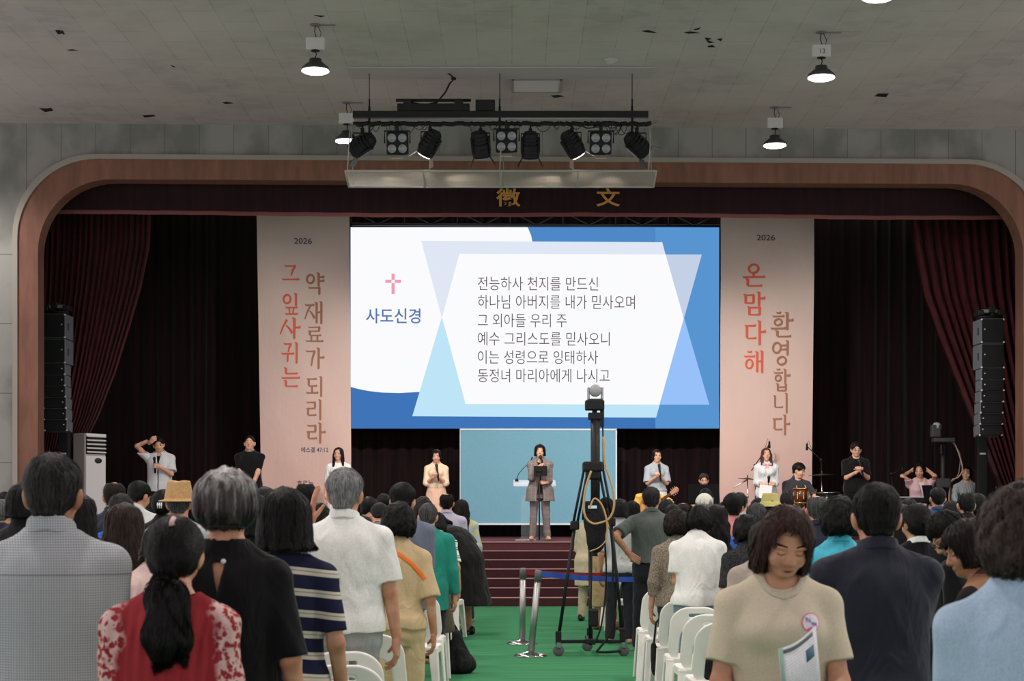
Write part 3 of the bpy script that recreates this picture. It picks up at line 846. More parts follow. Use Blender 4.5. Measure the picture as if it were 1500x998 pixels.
def person(sp):
    """sp['at'] = pixel x of the head, pixel y of the head top, distance; the figure is scaled so that its head top lands there"""
    g = sp.get; q = g('q', 'mid'); h = {'near': .0075, 'stage': .009, 'mid': .011, 'far': .016}[q]
    key = g('mesh_key'); rec = _cache.get(key) if key else None
    if rec is None:
        B = Body(sp); rec = {}
        rec['body'] = npmesh('body', *B.skin(g('h_skin', h)))
        if g('top') != 'none': rec['top'] = npmesh('garment', *B.top(h))
        if g('inner'):
            sp2 = dict(sp); sp2.update(top='tee', sleeve=0, loose=.006, hem=.86, open=None, neck=.03, extra_mod=None); B2 = Body(sp2); rec['inner'] = npmesh('inner_top', *B2.top(h))
        if g('straps'): rec['straps'] = [(n, npmesh(n, *B.strap(*a)), m) for n, a, m in g('straps')]
        if g('glasses'): rec['glasses'] = B.glasses()
        if g('hat'): rec['hat'] = B.hat(g('hat'))
        if g('collar'): rec['collar'] = npmesh('collar', *B.collar(min(h, .006) if q != 'far' else .008, g('collar_rise', 0)))
        if g('bottom', 'trousers') != 'none': rec['bottom'] = npmesh('lower', *B.bottom(h*1.5))
        if g('shoes', q in ('stage',)):
            for sd in (1, -1): rec['shoe%d' % sd] = npmesh('shoe', *B.shoe(.009, sd))
        if g('hair', 'short') != 'none': rec['hair'] = npmesh('hair', *B.hairmesh({'near': .005, 'stage': .006, 'mid': .0065, 'far': .011}[q], g('strands', {'near': 7000, 'mid': 1500, 'stage': 0 if g('hair', 'short') in ('short', 'crop') else 500, 'far': 0}[q])))
        if g('feat'): rec['feat'] = [(n, npmesh(n, *vq)) for n, vq in B.features()]
        zs = np.array([v.co.z for v in rec.get('hair', rec['body']).vertices]); ref = rec.get('hair', rec['body']).vertices
        co = np.array([v.co[:] for v in ref]); co2 = np.array([v.co[:] for v in rec['body'].vertices])
        rec['ztop'] = max(co[:, 2].max(), co2[:, 2].max()); m = co[co[:, 2] > rec['ztop']-.10]; rec['xy'] = m.mean(0)[:2]; rec['zmin'] = co2[:, 2].min()
        rec['B'] = B
        if key: _cache[key] = rec
    px, py, Y = sp['at']; z0 = g('floor', 0.0)
    Z = CAMZ+(CY-py)*Y/F
    s = (Z-z0)/rec['ztop']
    face = {'away': 0, 'camera': PI, 'left': PI/2, 'right': -PI/2}.get(g('face_dir', 'away'), g('face_dir', 0) if not isinstance(g('face_dir', 'away'), str) else 0)+R(g('yaw', 0))
    ox, oy = rec['xy']*s; c, sn = math.cos(face), math.sin(face)
    hx, hy = ox*c-oy*sn, ox*sn+oy*c
    X = (px-CX)*Y/F
    e = empty('person', (X-hx, Y-hy, z0), face, sp['label'], 'person', g('group')); e.scale = (s, s, s)
    sp['scale_used'] = s
    def put(nm, me, m, label=None):
        o = bpy.data.objects.new(nm, me); COL.objects.link(o); o.parent = e
        if len(me.materials) == 0: me.materials.append(None)
        o.material_slots[0].link = 'OBJECT'; o.material_slots[0].material = m
        if label: o['label'] = label
        return o
    sk = g('skin', SKIN)
    put('body', rec['body'], sk)
    if 'hair' in rec: put('hair', rec['hair'], g('hair_m') or HAIR[g('hair_c', 'black')], g('hair_label'))
    tn = {'suit': 'suit_jacket', 'tee': 't_shirt', 'blouse': 'blouse', 'dress': 'dress', 'knit': 'sweater', 'shirt': 'shirt'}.get(g('top'), 'shirt')
    if 'top' in rec: put(g('top_name', tn), rec['top'], g('top_m'), g('top_label'))
    if 'collar' in rec: put('collar', rec['collar'], g('collar_m') or g('top_m'))
    if 'bottom' in rec: put('skirt' if g('bottom') == 'skirt' else g('bottom_name', 'trousers'), rec['bottom'], g('bottom_m'))
    for sd in (1, -1):
        if 'shoe%d' % sd in rec: put('shoe', rec['shoe%d' % sd], g('shoe_m') or plain('black_shoe_leather', (30, 28, 28), .4))
    if 'inner' in rec: put('inner_top', rec['inner'], g('inner'))
    for n, me, m in rec.get('straps', []): put(n, me, m)
    if 'glasses' in rec: put('glasses', rec['glasses'], plain('glasses_frame', (30, 28, 28), .3))
    if 'hat' in rec: put({'straw': 'straw_hat', 'cap': 'cap', 'bucket': 'bucket_hat'}[g('hat')], rec['hat'], g('hat_m'))
    for n, me in rec.get('feat', []):
        put(n, me, {'lips': LIP if q == 'near' else LIPS, 'mouth': MOUTH}.get(n, DARK))
    e['_s'] = s; del e['_s']
    sp['obj'] = e; sp['rec'] = rec
    return e
def spot(sp, v):
    """rest-pose point of a built person -> place in the hall"""
    q = sp['rec']['B'].bend(np.array([v], float))[0]; e = sp['obj']; s = e.scale[0]; a = e.rotation_euler[2]
    return Vector((e.location.x+s*(q[0]*math.cos(a)-q[1]*math.sin(a)), e.location.y+s*(q[0]*math.sin(a)+q[1]*math.cos(a)), e.location.z+s*q[2]))
# ---------------------------------------------------------------- the hall
TH = R(1.7); TT = math.tan(TH)         # the stage front stands slightly turned to the line of sight
def HP(px, py, Y0):
    """pixel -> (u, z) in the turned plane through (0, Y0)"""
    a = (px-CX)/F; X = a*Y0/(1-a*TT); Y = Y0+X*TT
    return X/math.cos(TH), CAMZ+(CY-py)*Y/F
def hall(o, Y0): o.location = (0, Y0, 0); o.rotation_euler = (0, 0, TH); return o
def hpt(u, v, z, Y0):                  # turned-plane place -> hall place
    return Vector((u*math.cos(TH)-v*math.sin(TH), Y0+u*math.sin(TH)+v*math.cos(TH), z))
STAGE = .92; YW = 27.0
# floor: green carpet
m, t, b = base('green_carpet', (62, 132, 88), .95, 0, .1)
v = coords(t); n1 = noise(t, v, 220, 2); n2 = noise(t, coords(t, (.6, 6, 1)), 1.5, 4)
c1 = ramp(t, n1, ((.3, (56, 122, 80)), (.7, (72, 140, 98)))); c2 = ramp(t, n2, ((.4, (255, 255, 255)), (.62, (222, 232, 224))))
mx = nd(t, 'ShaderNodeMix', data_type='RGBA', blend_type='MULTIPLY'); mx.inputs[0].default_value = 1; t.links.new(c1, mx.inputs[6]); t.links.new(c2, mx.inputs[7])
sx = sep(t, v); ln = math_(t, 'LESS_THAN', math_(t, 'ABSOLUTE', math_(t, 'SUBTRACT', math_(t, 'FRACT', math_(t, 'MULTIPLY', sx[1], .5)), .5)), .004)
t.links.new(mixc(t, ln, mx.outputs[2], (30, 86, 48)), b.inputs['Base Color']); bump(t, b, n1, .4, .004)
wood = speck('court_floor', (148, 148, 150), (160, 160, 162), (3, .6, 1), .4, .05)
tag(MB().box((1, 10, -.06), (34, 44, .12), None, 0).box((.7, 14.6, .003), (13, 25.0, .006), None, 1).build('floor', [wood, m]), kind='structure')
# ceiling: stained fibre boards with dark gaps where boards have slipped
m, t, b = base('ceiling_board', (198, 184, 181), .9, 0, .1)
v = coords(t, (1, 1, 1)); br = nd(t, 'ShaderNodeTexBrick', offset=.5, offset_frequency=2)
mp = t.nodes.new('ShaderNodeMapping'); t.links.new(v, mp.inputs[0]); mp.inputs['Rotation'].default_value = (0, 0, PI/2); t.links.new(mp.outputs[0], br.inputs['Vector'])
br.inputs['Scale'].default_value = 1; br.inputs['Brick Width'].default_value = .9; br.inputs['Row Height'].default_value = .45; br.inputs['Mortar Size'].default_value = .004
br.inputs['Color1'].default_value = rgb((198, 184, 181)); br.inputs['Color2'].default_value = rgb((192, 179, 175)); br.inputs['Mortar'].default_value = rgb((160, 147, 144))
st = noise(t, v, .45, 4); k = ramp(t, st, ((.38, (236, 236, 236)), (.6, (255, 255, 255))))
mx = nd(t, 'ShaderNodeMix', data_type='RGBA', blend_type='MULTIPLY'); mx.inputs[0].default_value = 1; t.links.new(br.outputs[0], mx.inputs[6]); t.links.new(k, mx.inputs[7])
nm = noise(t, v, 3.1, 3); keep = ramp(t, nm, ((.45, (255, 255, 255)), (.55, (0, 0, 0))))
t.links.new(mixc(t, math_(t, 'MULTIPLY', math_(t, 'SUBTRACT', 1, keep), .55), mx.outputs[2], (195, 182, 178)), b.inputs['Base Color'])
mb = MB().box((1, 12, CEIL+.06), (34, 40, .12))
gapm = plain('black_gap', (10, 9, 9), .9)
def cpt(px, py):
    Y = (CEIL-CAMZ)*F/(CY-py); return ((px-CX)*Y/F, Y)
gaps = [((81, 44), (88, 44), (91, 49), (85, 50)), ((89, 44), (92, 45), (95, 50), (92, 50)), ((57, 158), (66, 159), (75, 158), (78, 162), (66, 164)), ((209, 169), (224, 168), (228, 170), (212, 172)),
        ((326, 150), (332, 149), (342, 151), (330, 152)), ((940, 45), (950, 44), (962, 48), (946, 47)), ((1002, 47), (1012, 46), (1025, 48), (1008, 49)), ((1016, 43), (1026, 40), (1024, 43), (1018, 44)), ((1032, 55), (1042, 56), (1037, 59), (1046, 62), (1038, 63)), ((1036, 67), (1044, 66), (1048, 69), (1038, 69)), ((1050, 57), (1058, 56), (1056, 60)),
        ((1281, 141), (1286, 137), (1302, 137), (1298, 142)), ((250, 95), (257, 98), (253, 98)), ((98, 73), (106, 72), (114, 74), (104, 74)), ((807, 140), (818, 139), (826, 141), (812, 143)), ((460, 22), (476, 23), (470, 25))]
for gpoly in gaps:
    mb.prism([cpt(*q) for q in gpoly], CEIL-.004, CEIL+.01, 1, 'XY')
tag(mb.build('ceiling', [m, gapm]), kind='structure')
# long shallow recess panel and access hatch in the ceiling
cy0 = cpt(700, 97)[1]; cy1 = cpt(700, 114)[1]; x0 = cpt(508, 97)[0]; x1 = cpt(960, 97)[0]
mb = MB().box(((x0+x1)/2, (cy0+cy1)/2, CEIL-.012), (x1-x0, cy1-cy0, .02), None, 0, .006)
tag(mb.build('trim_1', plain('recess_grey', (176, 168, 165), .9)), kind='structure')
hx, hy = cpt(786, 124); mb = MB().box((hx, hy, CEIL-.012), (.66, .68, .022), None, 0, .006)
for sx_ in (-1, 1): mb.box((hx+sx_*.34, hy, CEIL-.014), (.03, .74, .034), None, 1)
for sy_ in (-1, 1): mb.box((hx, hy+sy_*.355, CEIL-.014), (.7, .03, .034), None, 1)
tag(mb.build('trim_2', [plain('hatch_white', (214, 208, 203), .8), plain('hatch_frame', (150, 143, 138), .7)]), kind='structure')
dx, dy = cpt(895, 87); mb = MB().lathe([(.001, -.06), (.05, -.06), (.055, -.03), (.09, -.02), (.095, 0)], (dx, dy, CEIL), 20)
tag(mb.build('smoke_detector', plain('detector_white', (178, 174, 170), .5)), 'small white round smoke detector on the ceiling right of the lighting bar', 'smoke detector')

# proscenium wall of grey panels with the arched opening
UL, _ = HP(22, 500, YW); _, ZT = HP(160, 229, YW); UC = .36; UR = 2*UC-UL; RAD = 1.27; BW = .37; ZTOP = ZT
def arch(off, n=14):
    l, r, zt, rd = UL+off, UR-off, ZTOP-off, RAD-off*.35
    p = [(l, 0.0)]
    for k in range(n+1):
        a = PI-k/n*PI/2; p.append((l+rd+rd*math.cos(a), zt-rd+rd*math.sin(a)))
    for k in range(n+1):
        a = PI/2-k/n*PI/2; p.append((r-rd+rd*math.cos(a), zt-rd+rd*math.sin(a)))
    p.append((r, 0.0)); return p
m, t, b = base('grey_wall_panel', (140, 140, 134), .85, 0, .15)
v = coords(t); s_ = sep(t, v)
lx = math_(t, 'LESS_THAN', math_(t, 'FRACT', math_(t, 'ADD', math_(t, 'MULTIPLY', s_[0], 1/.54), .12)), .014)
lz = math_(t, 'MULTIPLY', math_(t, 'LESS_THAN', math_(t, 'FRACT', math_(t, 'ADD', math_(t, 'MULTIPLY', s_[2], 1/1.09), .01)), .010), math_(t, 'LESS_THAN', s_[2], 6.4))
lx = math_(t, 'MULTIPLY', lx, math_(t, 'MAXIMUM', math_(t, 'GREATER_THAN', s_[2], 6.45), math_(t, 'LESS_THAN', math_(t, 'ABSOLUTE', math_(t, 'ADD', s_[0], 7.98)), .1)))
n = noise(t, coords(t, (1.4, 1, .9)), 1.3, 5)
t.links.new(mixc(t, math_(t, 'MAXIMUM', lx, lz), ramp(t, n, ((.38, (120, 121, 115)), (.58, (146, 145, 139)))), (88, 88, 84)), b.inputs['Base Color'])
top = CEIL; L, Rr = -11.5, 14.5
ao = arch(0); oo = [(L, 0.0)]; na = 14
for k in range(na+1): oo.append((L, ZTOP-RAD+(top-ZTOP+RAD)*k/7) if k <= 7 else (L+(UL+RAD-L)*(k-7)/7, top))
for k in range(na+1): oo.append((UR-RAD+(Rr-UR+RAD)*k/7, top) if k <= 7 else (Rr, top+(ZTOP-RAD-top)*(k-7)/7))
oo.append((Rr, 0.0)); n_ = len(ao); mb = MB(); V = []
for yy in (0, .35): V += [(q[0], yy, q[1]) for q in ao]+[(q[0], yy, q[1]) for q in oo]
Fc = []
for i in range(n_-1): Fc += [(i, i+1, n_+i+1, n_+i), (2*n_+i, 2*n_+i+1, 3*n_+i+1, 3*n_+i), (i, i+1, 2*n_+i+1, 2*n_+i)]
mb.add(V, Fc, 0, False)
tag(hall(mb.build('wall_front', m), YW), kind='structure')
# wooden band round the opening and its pale outer bead
def band(o0, o1, y0, y1, name, mat):
    a, c = arch(o0), arch(o1); mb = MB(); n = len(a)
    V = [(q[0], y0, q[1]) for q in a]+[(q[0], y0, q[1]) for q in c]+[(q[0], y1, q[1]) for q in a]+[(q[0], y1, q[1]) for q in c]
    Fc = []
    for i in range(n-1):
        Fc += [(i, i+1, n+i+1, n+i), (n+i, n+i+1, 3*n+i+1, 3*n+i), (i, i+1, 2*n+i+1, 2*n+i)]
    mb.add(V, Fc, 0, False); return tag(hall(mb.build(name, mat), YW), kind='structure')
m, t, b = base('arch_wood', (136, 92, 74), .55, 0, .3)
n = noise(t, coords(t, (6, 6, 1.2)), 1.5, 5); t.links.new(ramp(t, n, ((.3, (112, 76, 61)), (.7, (134, 92, 74)))), b.inputs['Base Color'])
band(.05, BW, -.05, .34, 'trim_3', m)
band(-.02, .055, -.08, .10, 'trim_4', plain('arch_bead', (150, 143, 134), .5))

# stage, its steps and nosings
red = speck('stage_carpet', (92, 52, 56), (110, 64, 68), (70, 70, 70), .95, .2)
redd = speck('step_carpet', (60, 32, 35), (70, 39, 42), (90, 90, 90), .95, .2)
nose = plain('step_nosing', (198, 154, 150), .5)
mb = MB().box((UC, 3.1, STAGE/2), (24, 6.2, STAGE))
tag(hall(mb.build('stage_floor', red), YW), kind='structure')
mb = MB(); NR = 7; rh = STAGE/NR; tr = .28
sx0, sx1 = -1.75, 2.35
for i in range(NR-1):
    z = rh*(i+1); y = -tr*(NR-1-i)
    mb.box(((sx0+sx1)/2, (y+0)/2, z-rh/2), (sx1-sx0, -y, rh), None, 0)
    mb.box(((sx0+sx1)/2, y+.012, z+.003), (sx1-sx0, .03, .012), None, 1)
mb.box(((sx0+sx1)/2, .0, STAGE+.004), (sx1-sx0, .04, .014), None, 1)
tag(hall(mb.build('stage_steps', [redd, nose]), YW), kind='structure')

# curtains
def curtmat(name, c, d):
    m, t, b = base(name, c, .95, 0, .08); b.inputs['Sheen Weight'].default_value = .15
    n = noise(t, coords(t, (9, 9, .5)), 2, 3); t.links.new(ramp(t, n, ((.35, c), (.65, d))), b.inputs['Base Color']); return m
def drape(name, x0f, x1f, z0, z1, Y0, nfold, amp, mat, label, cat='curtain', nz=30, nu=None, phase=0.0):
    nu = nu or nfold*10; V = []; Fc = []
    for j in range(nz+1):
        v = j/nz; z = z1+(z0-z1)*v; a, c = x0f(v), x1f(v)
        for i in range(nu+1):
            u = i/nu; f = u*nfold
            x = a+(c-a)*u; y = amp*math.sin(2*PI*f+phase+.6*math.sin(f*1.9+v*1.5))*(.75+.25*math.sin(f*.7+1))+.02*math.sin(f*.37+v*4)
            V.append((x, y, z))
    for j in range(nz):
        for i in range(nu):
            k = j*(nu+1)+i; Fc.append((k, k+1, k+nu+2, k+nu+1))
    mb = MB().add(V, Fc, 0, True); o = mb.build(name, mat); hall(o, Y0); return tag(o, label, cat)
blk = curtmat('black_velvet', (26, 17, 18), (38, 23, 25)); mar = curtmat('maroon_velvet', (88, 36, 42), (66, 26, 31)); val = curtmat('valance_velvet', (50, 29, 32), (42, 24, 27))
drape('backdrop_curtain', lambda v: -11.6, lambda v: 12.3, STAGE-.02, 7.4, 32.4, 80, .07, blk, 'black pleated velvet backdrop across the rear of the stage', 'curtain', 4)
zt = HP(150, 300, 28.6)[1]
def edge(pts, Y0):
    q = sorted((HP(x, y, Y0)[1], HP(x, y, Y0)[0]) for x, y in pts); zz = [a for a, _ in q]; uu = [c for _, c in q]
    return lambda z: float(np.interp(z, zz, uu))
Yc = 29.7
e1 = edge(((221, 300), (219, 360), (207, 420), (190, 480), (170, 545), (145, 610), (118, 665), (104, 700), (104, 760), (112, 830)), Yc)
zA, zB = 7.0, STAGE+.02
drape('stage_curtain', lambda v: HP(58, 500, Yc)[0]-.15, lambda v: e1(zA+(zB-zA)*v), zB, zA, Yc, 21, .07, mar, 'maroon velvet curtain drawn aside and tied at the left of the stage', 'curtain', 60)
e2 = edge(((1330, 300), (1338, 360), (1352, 430), (1374, 490), (1398, 550), (1426, 620), (1450, 680), (1462, 710), (1462, 760), (1455, 830)), Yc)
drape('stage_curtain', lambda v: e2(zA+(zB-zA)*v), lambda v: HP(1545, 500, Yc)[0], zB, zA, Yc, 15, .085, mar, 'maroon velvet curtain drawn aside at the right of the stage', 'curtain', 60)
for u_, nm in ((-11.75, 'wall_left'), (12.45, 'wall_right')):
    tag(hall(MB().box((u_, 3.0, 3.75), (.2, 6.4, 7.5)).build(nm, plain('stage_wall_black', (30, 26, 26), .9)), YW), kind='structure')
tag(hall(MB().box((.35, 6.3, 3.75), (24.4, .2, 7.5)).build('wall_back', plain('stage_wall_black', (30, 26, 26), .9)), YW), kind='structure')
# black wings between side curtains and banners
# valance with its lighter hem and gilt characters
Yv = 27.62
zh = HP(750, 318, Yv)[1]
V = []; mb = MB(); nu = 260; rows = [7.2, 6.6, zh+.07, zh+.065, zh]
for j, z in enumerate(rows):
    for i in range(nu+1):
        u = -8.3+16.9*i/nu; V.append((u, .012*math.sin(i*.55)+.01*math.sin(i*.21)+(-.008 if j >= 3 else 0), z+(.012*math.sin(i*.05) if j > 1 else 0)))
for j in range(4):
    mb_f = [(j*(nu+1)+i, j*(nu+1)+i+1, (j+1)*(nu+1)+i+1, (j+1)*(nu+1)+i) for i in range(nu)]
    n0 = len(mb.v)
    if j == 0: mb.add(V, [], 0)
    mb.f += mb_f; mb.m += [1 if j == 3 else 0]*nu; mb.sm += [True]*nu
def put_text(mb, s, u, z, size, y, mi, wscale=1.0, center=False, bold=0, slant=0):
    """letters standing in the x-z plane"""
    v, f = text_mesh(s, bold)
    if len(v) == 0: return 0
    wd = v[:, 0].max()*size*wscale; o = u-wd/2 if center else u
    mb.add([(o+(p[0]+slant*p[1])*size*wscale, y, z+p[1]*size) for p in v], f, mi); return wd
for ch, px0, px1, pb in (('徽', 727, 761, 302), ('文', 873, 907, 302)):
    u0, z0 = HP(px0, pb, Yv); u1, z1 = HP(px1, pb-26, Yv)
    put_text(mb, ch, u0, z0+.02, (z1-z0)/.95, -.03, 2, (u1-u0)/((z1-z0)/.95)/.97, bold=.02)
o = mb.build('valance_curtain', [val, plain('hem_maroon', (128, 76, 74), .9), plain('gilt_thread', (196, 144, 74), .5)]); hall(o, Yv)
tag(o, 'dark maroon stage valance with a lighter hem and two gilt characters', 'valance')

# ---- LED screen
Ys = 31.5
def su(px, py): return HP(px, py, Ys)
scr = empty('led_screen', (0, Ys, 0), TH, 'big lit LED screen with six dark lines of text and a pink cross', 'screen')
u0, z1 = su(513.5, 333); u1, z0 = su(1053.5, 628)
mb = MB(); mb.box(((u0+u1)/2, .13, (z0+z1)/2), (u1-u0+.04, .2, z1-z0+.04), None, 0, .02); mb.build('cabinet', plain('screen_cabinet', (18, 18, 19), .6), scr)
mb = MB()
Wm = emit('led_white', (251, 251, 254)); cols = [Wm]
def scol(name, c):
    cols.append(emit(name, c)); return len(cols)-1
def poly(pts, mi, y):
    mb.add([(su(*p)[0], y, su(*p)[1]) for p in pts], [tuple(range(len(pts)))], mi)
B1 = scol('led_blue', (78, 136, 198)); B2 = scol('led_deep_blue', (64, 116, 184)); B3 = scol('led_sky_blue', (88, 148, 208))
LAV = scol('led_lavender', (223, 231, 244)); CY_ = scol('led_cyan', (190, 229, 247)); GR = scol('led_grey_blue', (196, 208, 230)); PW = scol('led_periwinkle', (152, 193, 250)); TXT = scol('led_text', (88, 80, 82)); PINK = scol('led_pink', (244, 156, 178)); TIT = scol('led_title_blue', (84, 120, 178)); PW2 = scol('led_pale_periwinkle', (190, 212, 246))
e_ = -.001
poly([(513.5, 333), (1053.5, 333), (1053.5, 480), (513.5, 480)], B1, 0); poly([(513.5, 480), (1053.5, 480), (1053.5, 628), (513.5, 628)], B2, 0)
poly([(960, 333.5), (1053.3, 333.5), (1053.3, 627.8), (960, 627.8)], B3, e_)
# white circle area lower left of screen clipped by the frame
circ = [(513.7, 333.2), (773, 333.2), (778, 345), (781, 360), (780, 400), (771, 450), (752, 492), (724, 527), (690, 552), (655, 567), (620, 574), (585, 576), (560, 575.3), (540, 573), (525, 570), (513.7, 567)]
poly(circ, 0, 2*e_)
poly([(617, 353), (970, 355), (1000, 466), (975, 560), (640, 560), (647, 465)], LAV, 3*e_)       # back hexagon top
poly([(930, 373), (1028, 373), (1001, 466), (1001, 466)], GR, 4*e_) if False else poly([(973, 373), (1028, 373), (1002, 466)], GR, 4*e_)
poly([(647, 465), (684, 592), (967, 592), (1002, 466), (961, 612), (604, 610)], CY_, 4*e_)
poly([(1002, 466), (1039, 593), (966, 593)], PW, 5*e_)
poly([(673, 372), (975, 373), (1001.5, 466), (966, 593), (682, 592), (647.5, 465)], 0, 6*e_)
# cross
for a, c, d, f in ((573.5, 401, 578.2, 410), (573.5, 415, 578.2, 431), (564.5, 410, 573.5, 414.6), (578.2, 410, 587.5, 414.6)):
    poly([(a, c), (d, c), (d, f), (a, f)], PINK, 7*e_)
def stext(s, px, pbase, hpx, wpx, mi, bold=0):
    ua, za = su(px, pbase); ub, zb = su(px+wpx, pbase-hpx); v, f = text_mesh(s, bold)
    sz = (zb-za)/(v[:, 1].max()-v[:, 1].min()); ws = (ub-ua)/(v[:, 0].max()-v[:, 0].min())/sz
    mb.add([(ua+(p[0]-v[:, 0].min())*sz*ws, 8*e_, za+(p[1]-v[:, 1].min())*sz) for p in v], f, mi)
stext('사도신경', 536, 474, 22, 80, TIT, .012)
for i, (s_, w_) in enumerate((('전능하사 천지를 만드신', 176), ('하나님 아버지를 내가 믿사오며', 230), ('그 외아들 우리 주', 130), ('예수 그리스도를 믿사오니', 193), ('이는 성령으로 잉태하사', 176), ('동정녀 마리아에게 나시고', 193))):
    stext(s_, 700, 425.5+i*26.95, 19.5, w_, TXT, -.004)
mb.build('display', cols, scr)
light('led_glow', 'AREA', hpt((u0+u1)/2, -.25, (z0+z1)/2, Ys), 70, (.85, .92, 1), hpt((u0+u1)/2, -6, 2.0, Ys), 3, shape='RECTANGLE', size_y=3.2)
# lattice truss above the screen
mb = MB(); ua, zt0 = su(515, 331); ub, zt1 = su(1055, 320)
zt0 += .02; zt1 += .1
for yy in (-.05, .25):
    mb.tube([(ua, yy, zt0), (ub, yy, zt0)], .025, 8); mb.tube([(ua, yy, zt1), (ub, yy, zt1)], .025, 8)
nb_ = 14
for i in range(nb_):
    xa = ua+(ub-ua)*i/nb_; xb = ua+(ub-ua)*(i+1)/nb_; mb.tube([(xa, -.05, zt0 if i % 2 else zt1), (xb, -.05, zt1 if i % 2 else zt0)], .012, 6)
    if i % 2 == 0: mb.tube([(xa, -.05, zt0), (xa, -.05, zt1)], .012, 6)
o = hall(mb.build('screen_truss', plain('truss_metal', (84, 86, 88), .45, .7)), Ys); tag(o, 'grey lattice truss running along the top of the LED screen', 'truss')
# pale blue panel under the screen
Yb = 31.0
bp = empty('projection_screen', (0, Yb, 0), TH, 'pale blue screen with a white edge under the LED screen', 'screen')
ua, za = HP(673.5, 769, Yb); ub, zb = HP(903.5, 628, Yb)
m, t, b = base('pale_blue_panel', (120, 172, 192), .8, 0, .2); n = noise(t, coords(t), 60, 2); t.links.new(ramp(t, n, ((.35, (117, 169, 190)), (.65, (124, 175, 195)))), b.inputs['Base Color'])
MB().box(((ua+ub)/2, 0, (za+zb)/2), (ub-ua, .02, zb-za)).build('panel', m, bp)
for ux in (HP(690, 700, Ys)[0], HP(885, 700, Ys)[0]): MB().box((ux, .22, (z0+STAGE)/2), (.08, .08, z0-STAGE+.1)).box((ux, .22, STAGE+.02), (.2, .5, .04)).build('support_leg', plain('screen_cabinet', (18, 18, 19), .6), scr)
mb = MB()
wpan = plain('panel_white_edge', (226, 232, 236), .6)
mb.box(((ua+ub)/2, -.012, za+.012), (ub-ua, .03, .03)); mb.box((ub-.012, -.012, (za+zb)/2), (.025, .03, zb-za)); mb.box((ua+.006, -.012, (za+zb)/2), (.012, .03, zb-za)); mb.box(((ua+ub)/2, -.012, zb-.02), (ub-ua, .03, .025)); mb.build('edge_frame', wpan, bp)
for ux in (ua+.3, ub-.3):
    MB().box((ux, .04, (za+STAGE)/2), (.05, .05, za-STAGE+.1)).box((ux, .04, STAGE+.02), (.08, .4, .03)).build('support_foot', plain('black_metal', (24, 24, 25), .5), bp)

# ---- banners with brush-style lettering
GLY = {}
def st(x0, y0, x1, y1, a, c, hook=0): return ('s', x0, y0, x1, y1, a, c, hook)
def jamo(j, B):
    x0, y0, x1, y1 = B; w_, h_ = x1-x0, y1-y0; X = lambda a: x0+a*w_; Y = lambda a: y0+a*h_; T = 13.5
    H = lambda a, c, y, k=T*.62: ('h', X(a), Y(y), X(c), Y(y), k)
    Vv = lambda x, a, c, k=T: ('v', X(x), Y(a), X(x), Y(c), k)
    D = lambda a, b, c, d, k=T, k2=T*.5: ('d', X(a), Y(b), X(c), Y(d), k, k2)
    if j == 'ㄱ': return [H(.0, .92, .92), D(.88, .95, .55, .0, T, T*.6)]
    if j == 'ㄱb': return [H(.0, .95, .88), Vv(.88, .93, .0)]
    if j == 'ㄴ': return [Vv(.1, 1, .1), H(.05, 1, .1)]
    if j == 'ㄷ': return [H(.0, .95, .9), Vv(.14, .9, .12), H(.1, 1, .1)]
    if j == 'ㄹ': return [H(.0, .92, .93), Vv(.86, .95, .52), H(.1, .9, .52), Vv(.14, .52, .08), H(.1, 1, .07)]
    if j == 'ㅁ': return [Vv(.1, 1, 0), H(.05, .95, .92), Vv(.88, .95, 0), H(.1, .9, .07)]
    if j == 'ㅂ': return [Vv(.12, 1, 0), Vv(.88, 1, 0), H(.1, .9, .52), H(.1, .9, .07)]
    if j == 'ㅅ': return [D(.55, 1, .0, .0, T*.9, T*.45), D(.48, .62, 1.0, .08, T*.5, T)]
    if j == 'ㅇ': return [('o', X(.5), Y(.5), w_/2, h_/2, T*.8)]
    if j == 'ㅈ': return [H(.0, .98, .92), D(.6, .92, .0, .0, T*.85, T*.45), D(.5, .55, 1.0, .06, T*.5, T)]
    if j == 'ㅎ': return [H(.3, .72, 1.0, T*.6), H(.0, 1.0, .74), ('o', X(.5), Y(.3), w_*.40, h_*.32, T*.75)]
    if j == 'ㅍ': return [H(.02, .98, .92), D(.3, .9, .36, .1, T*.7, T*.6), D(.72, .9, .64, .1, T*.7, T*.6), H(.0, 1, .07)]
    if j == 'ㅏ': return [Vv(.3, 1, 0), H(.3, 1.0, .55, T*.8)]
    if j == 'ㅑ': return [Vv(.3, 1, 0), H(.3, 1.0, .70, T*.75), H(.3, 1.0, .42, T*.75)]
    if j == 'ㅐ': return [Vv(.2, .96, .04), H(.2, .85, .53, T*.65), Vv(.88, 1, 0)]
    if j == 'ㅣ': return [Vv(.5, 1, 0)]
    if j == 'ㅕ': return [Vv(.85, 1, 0), H(.0, .85, .68, T*.65), H(.0, .85, .42, T*.65)]
    if j == 'ㅡ': return [H(0, 1, .5, T*.7)]
    if j == 'ㅗ': return [Vv(.5, 1, .2, T*.85), H(0, 1, .2, T*.7)]
    if j == 'ㅛ': return [Vv(.33, 1, .2, T*.8), Vv(.67, 1, .2, T*.8), H(0, 1, .2, T*.7)]
    if j == 'ㅜ': return [H(0, 1, .85, T*.7), Vv(.5, .85, 0, T*.85)]
    return []
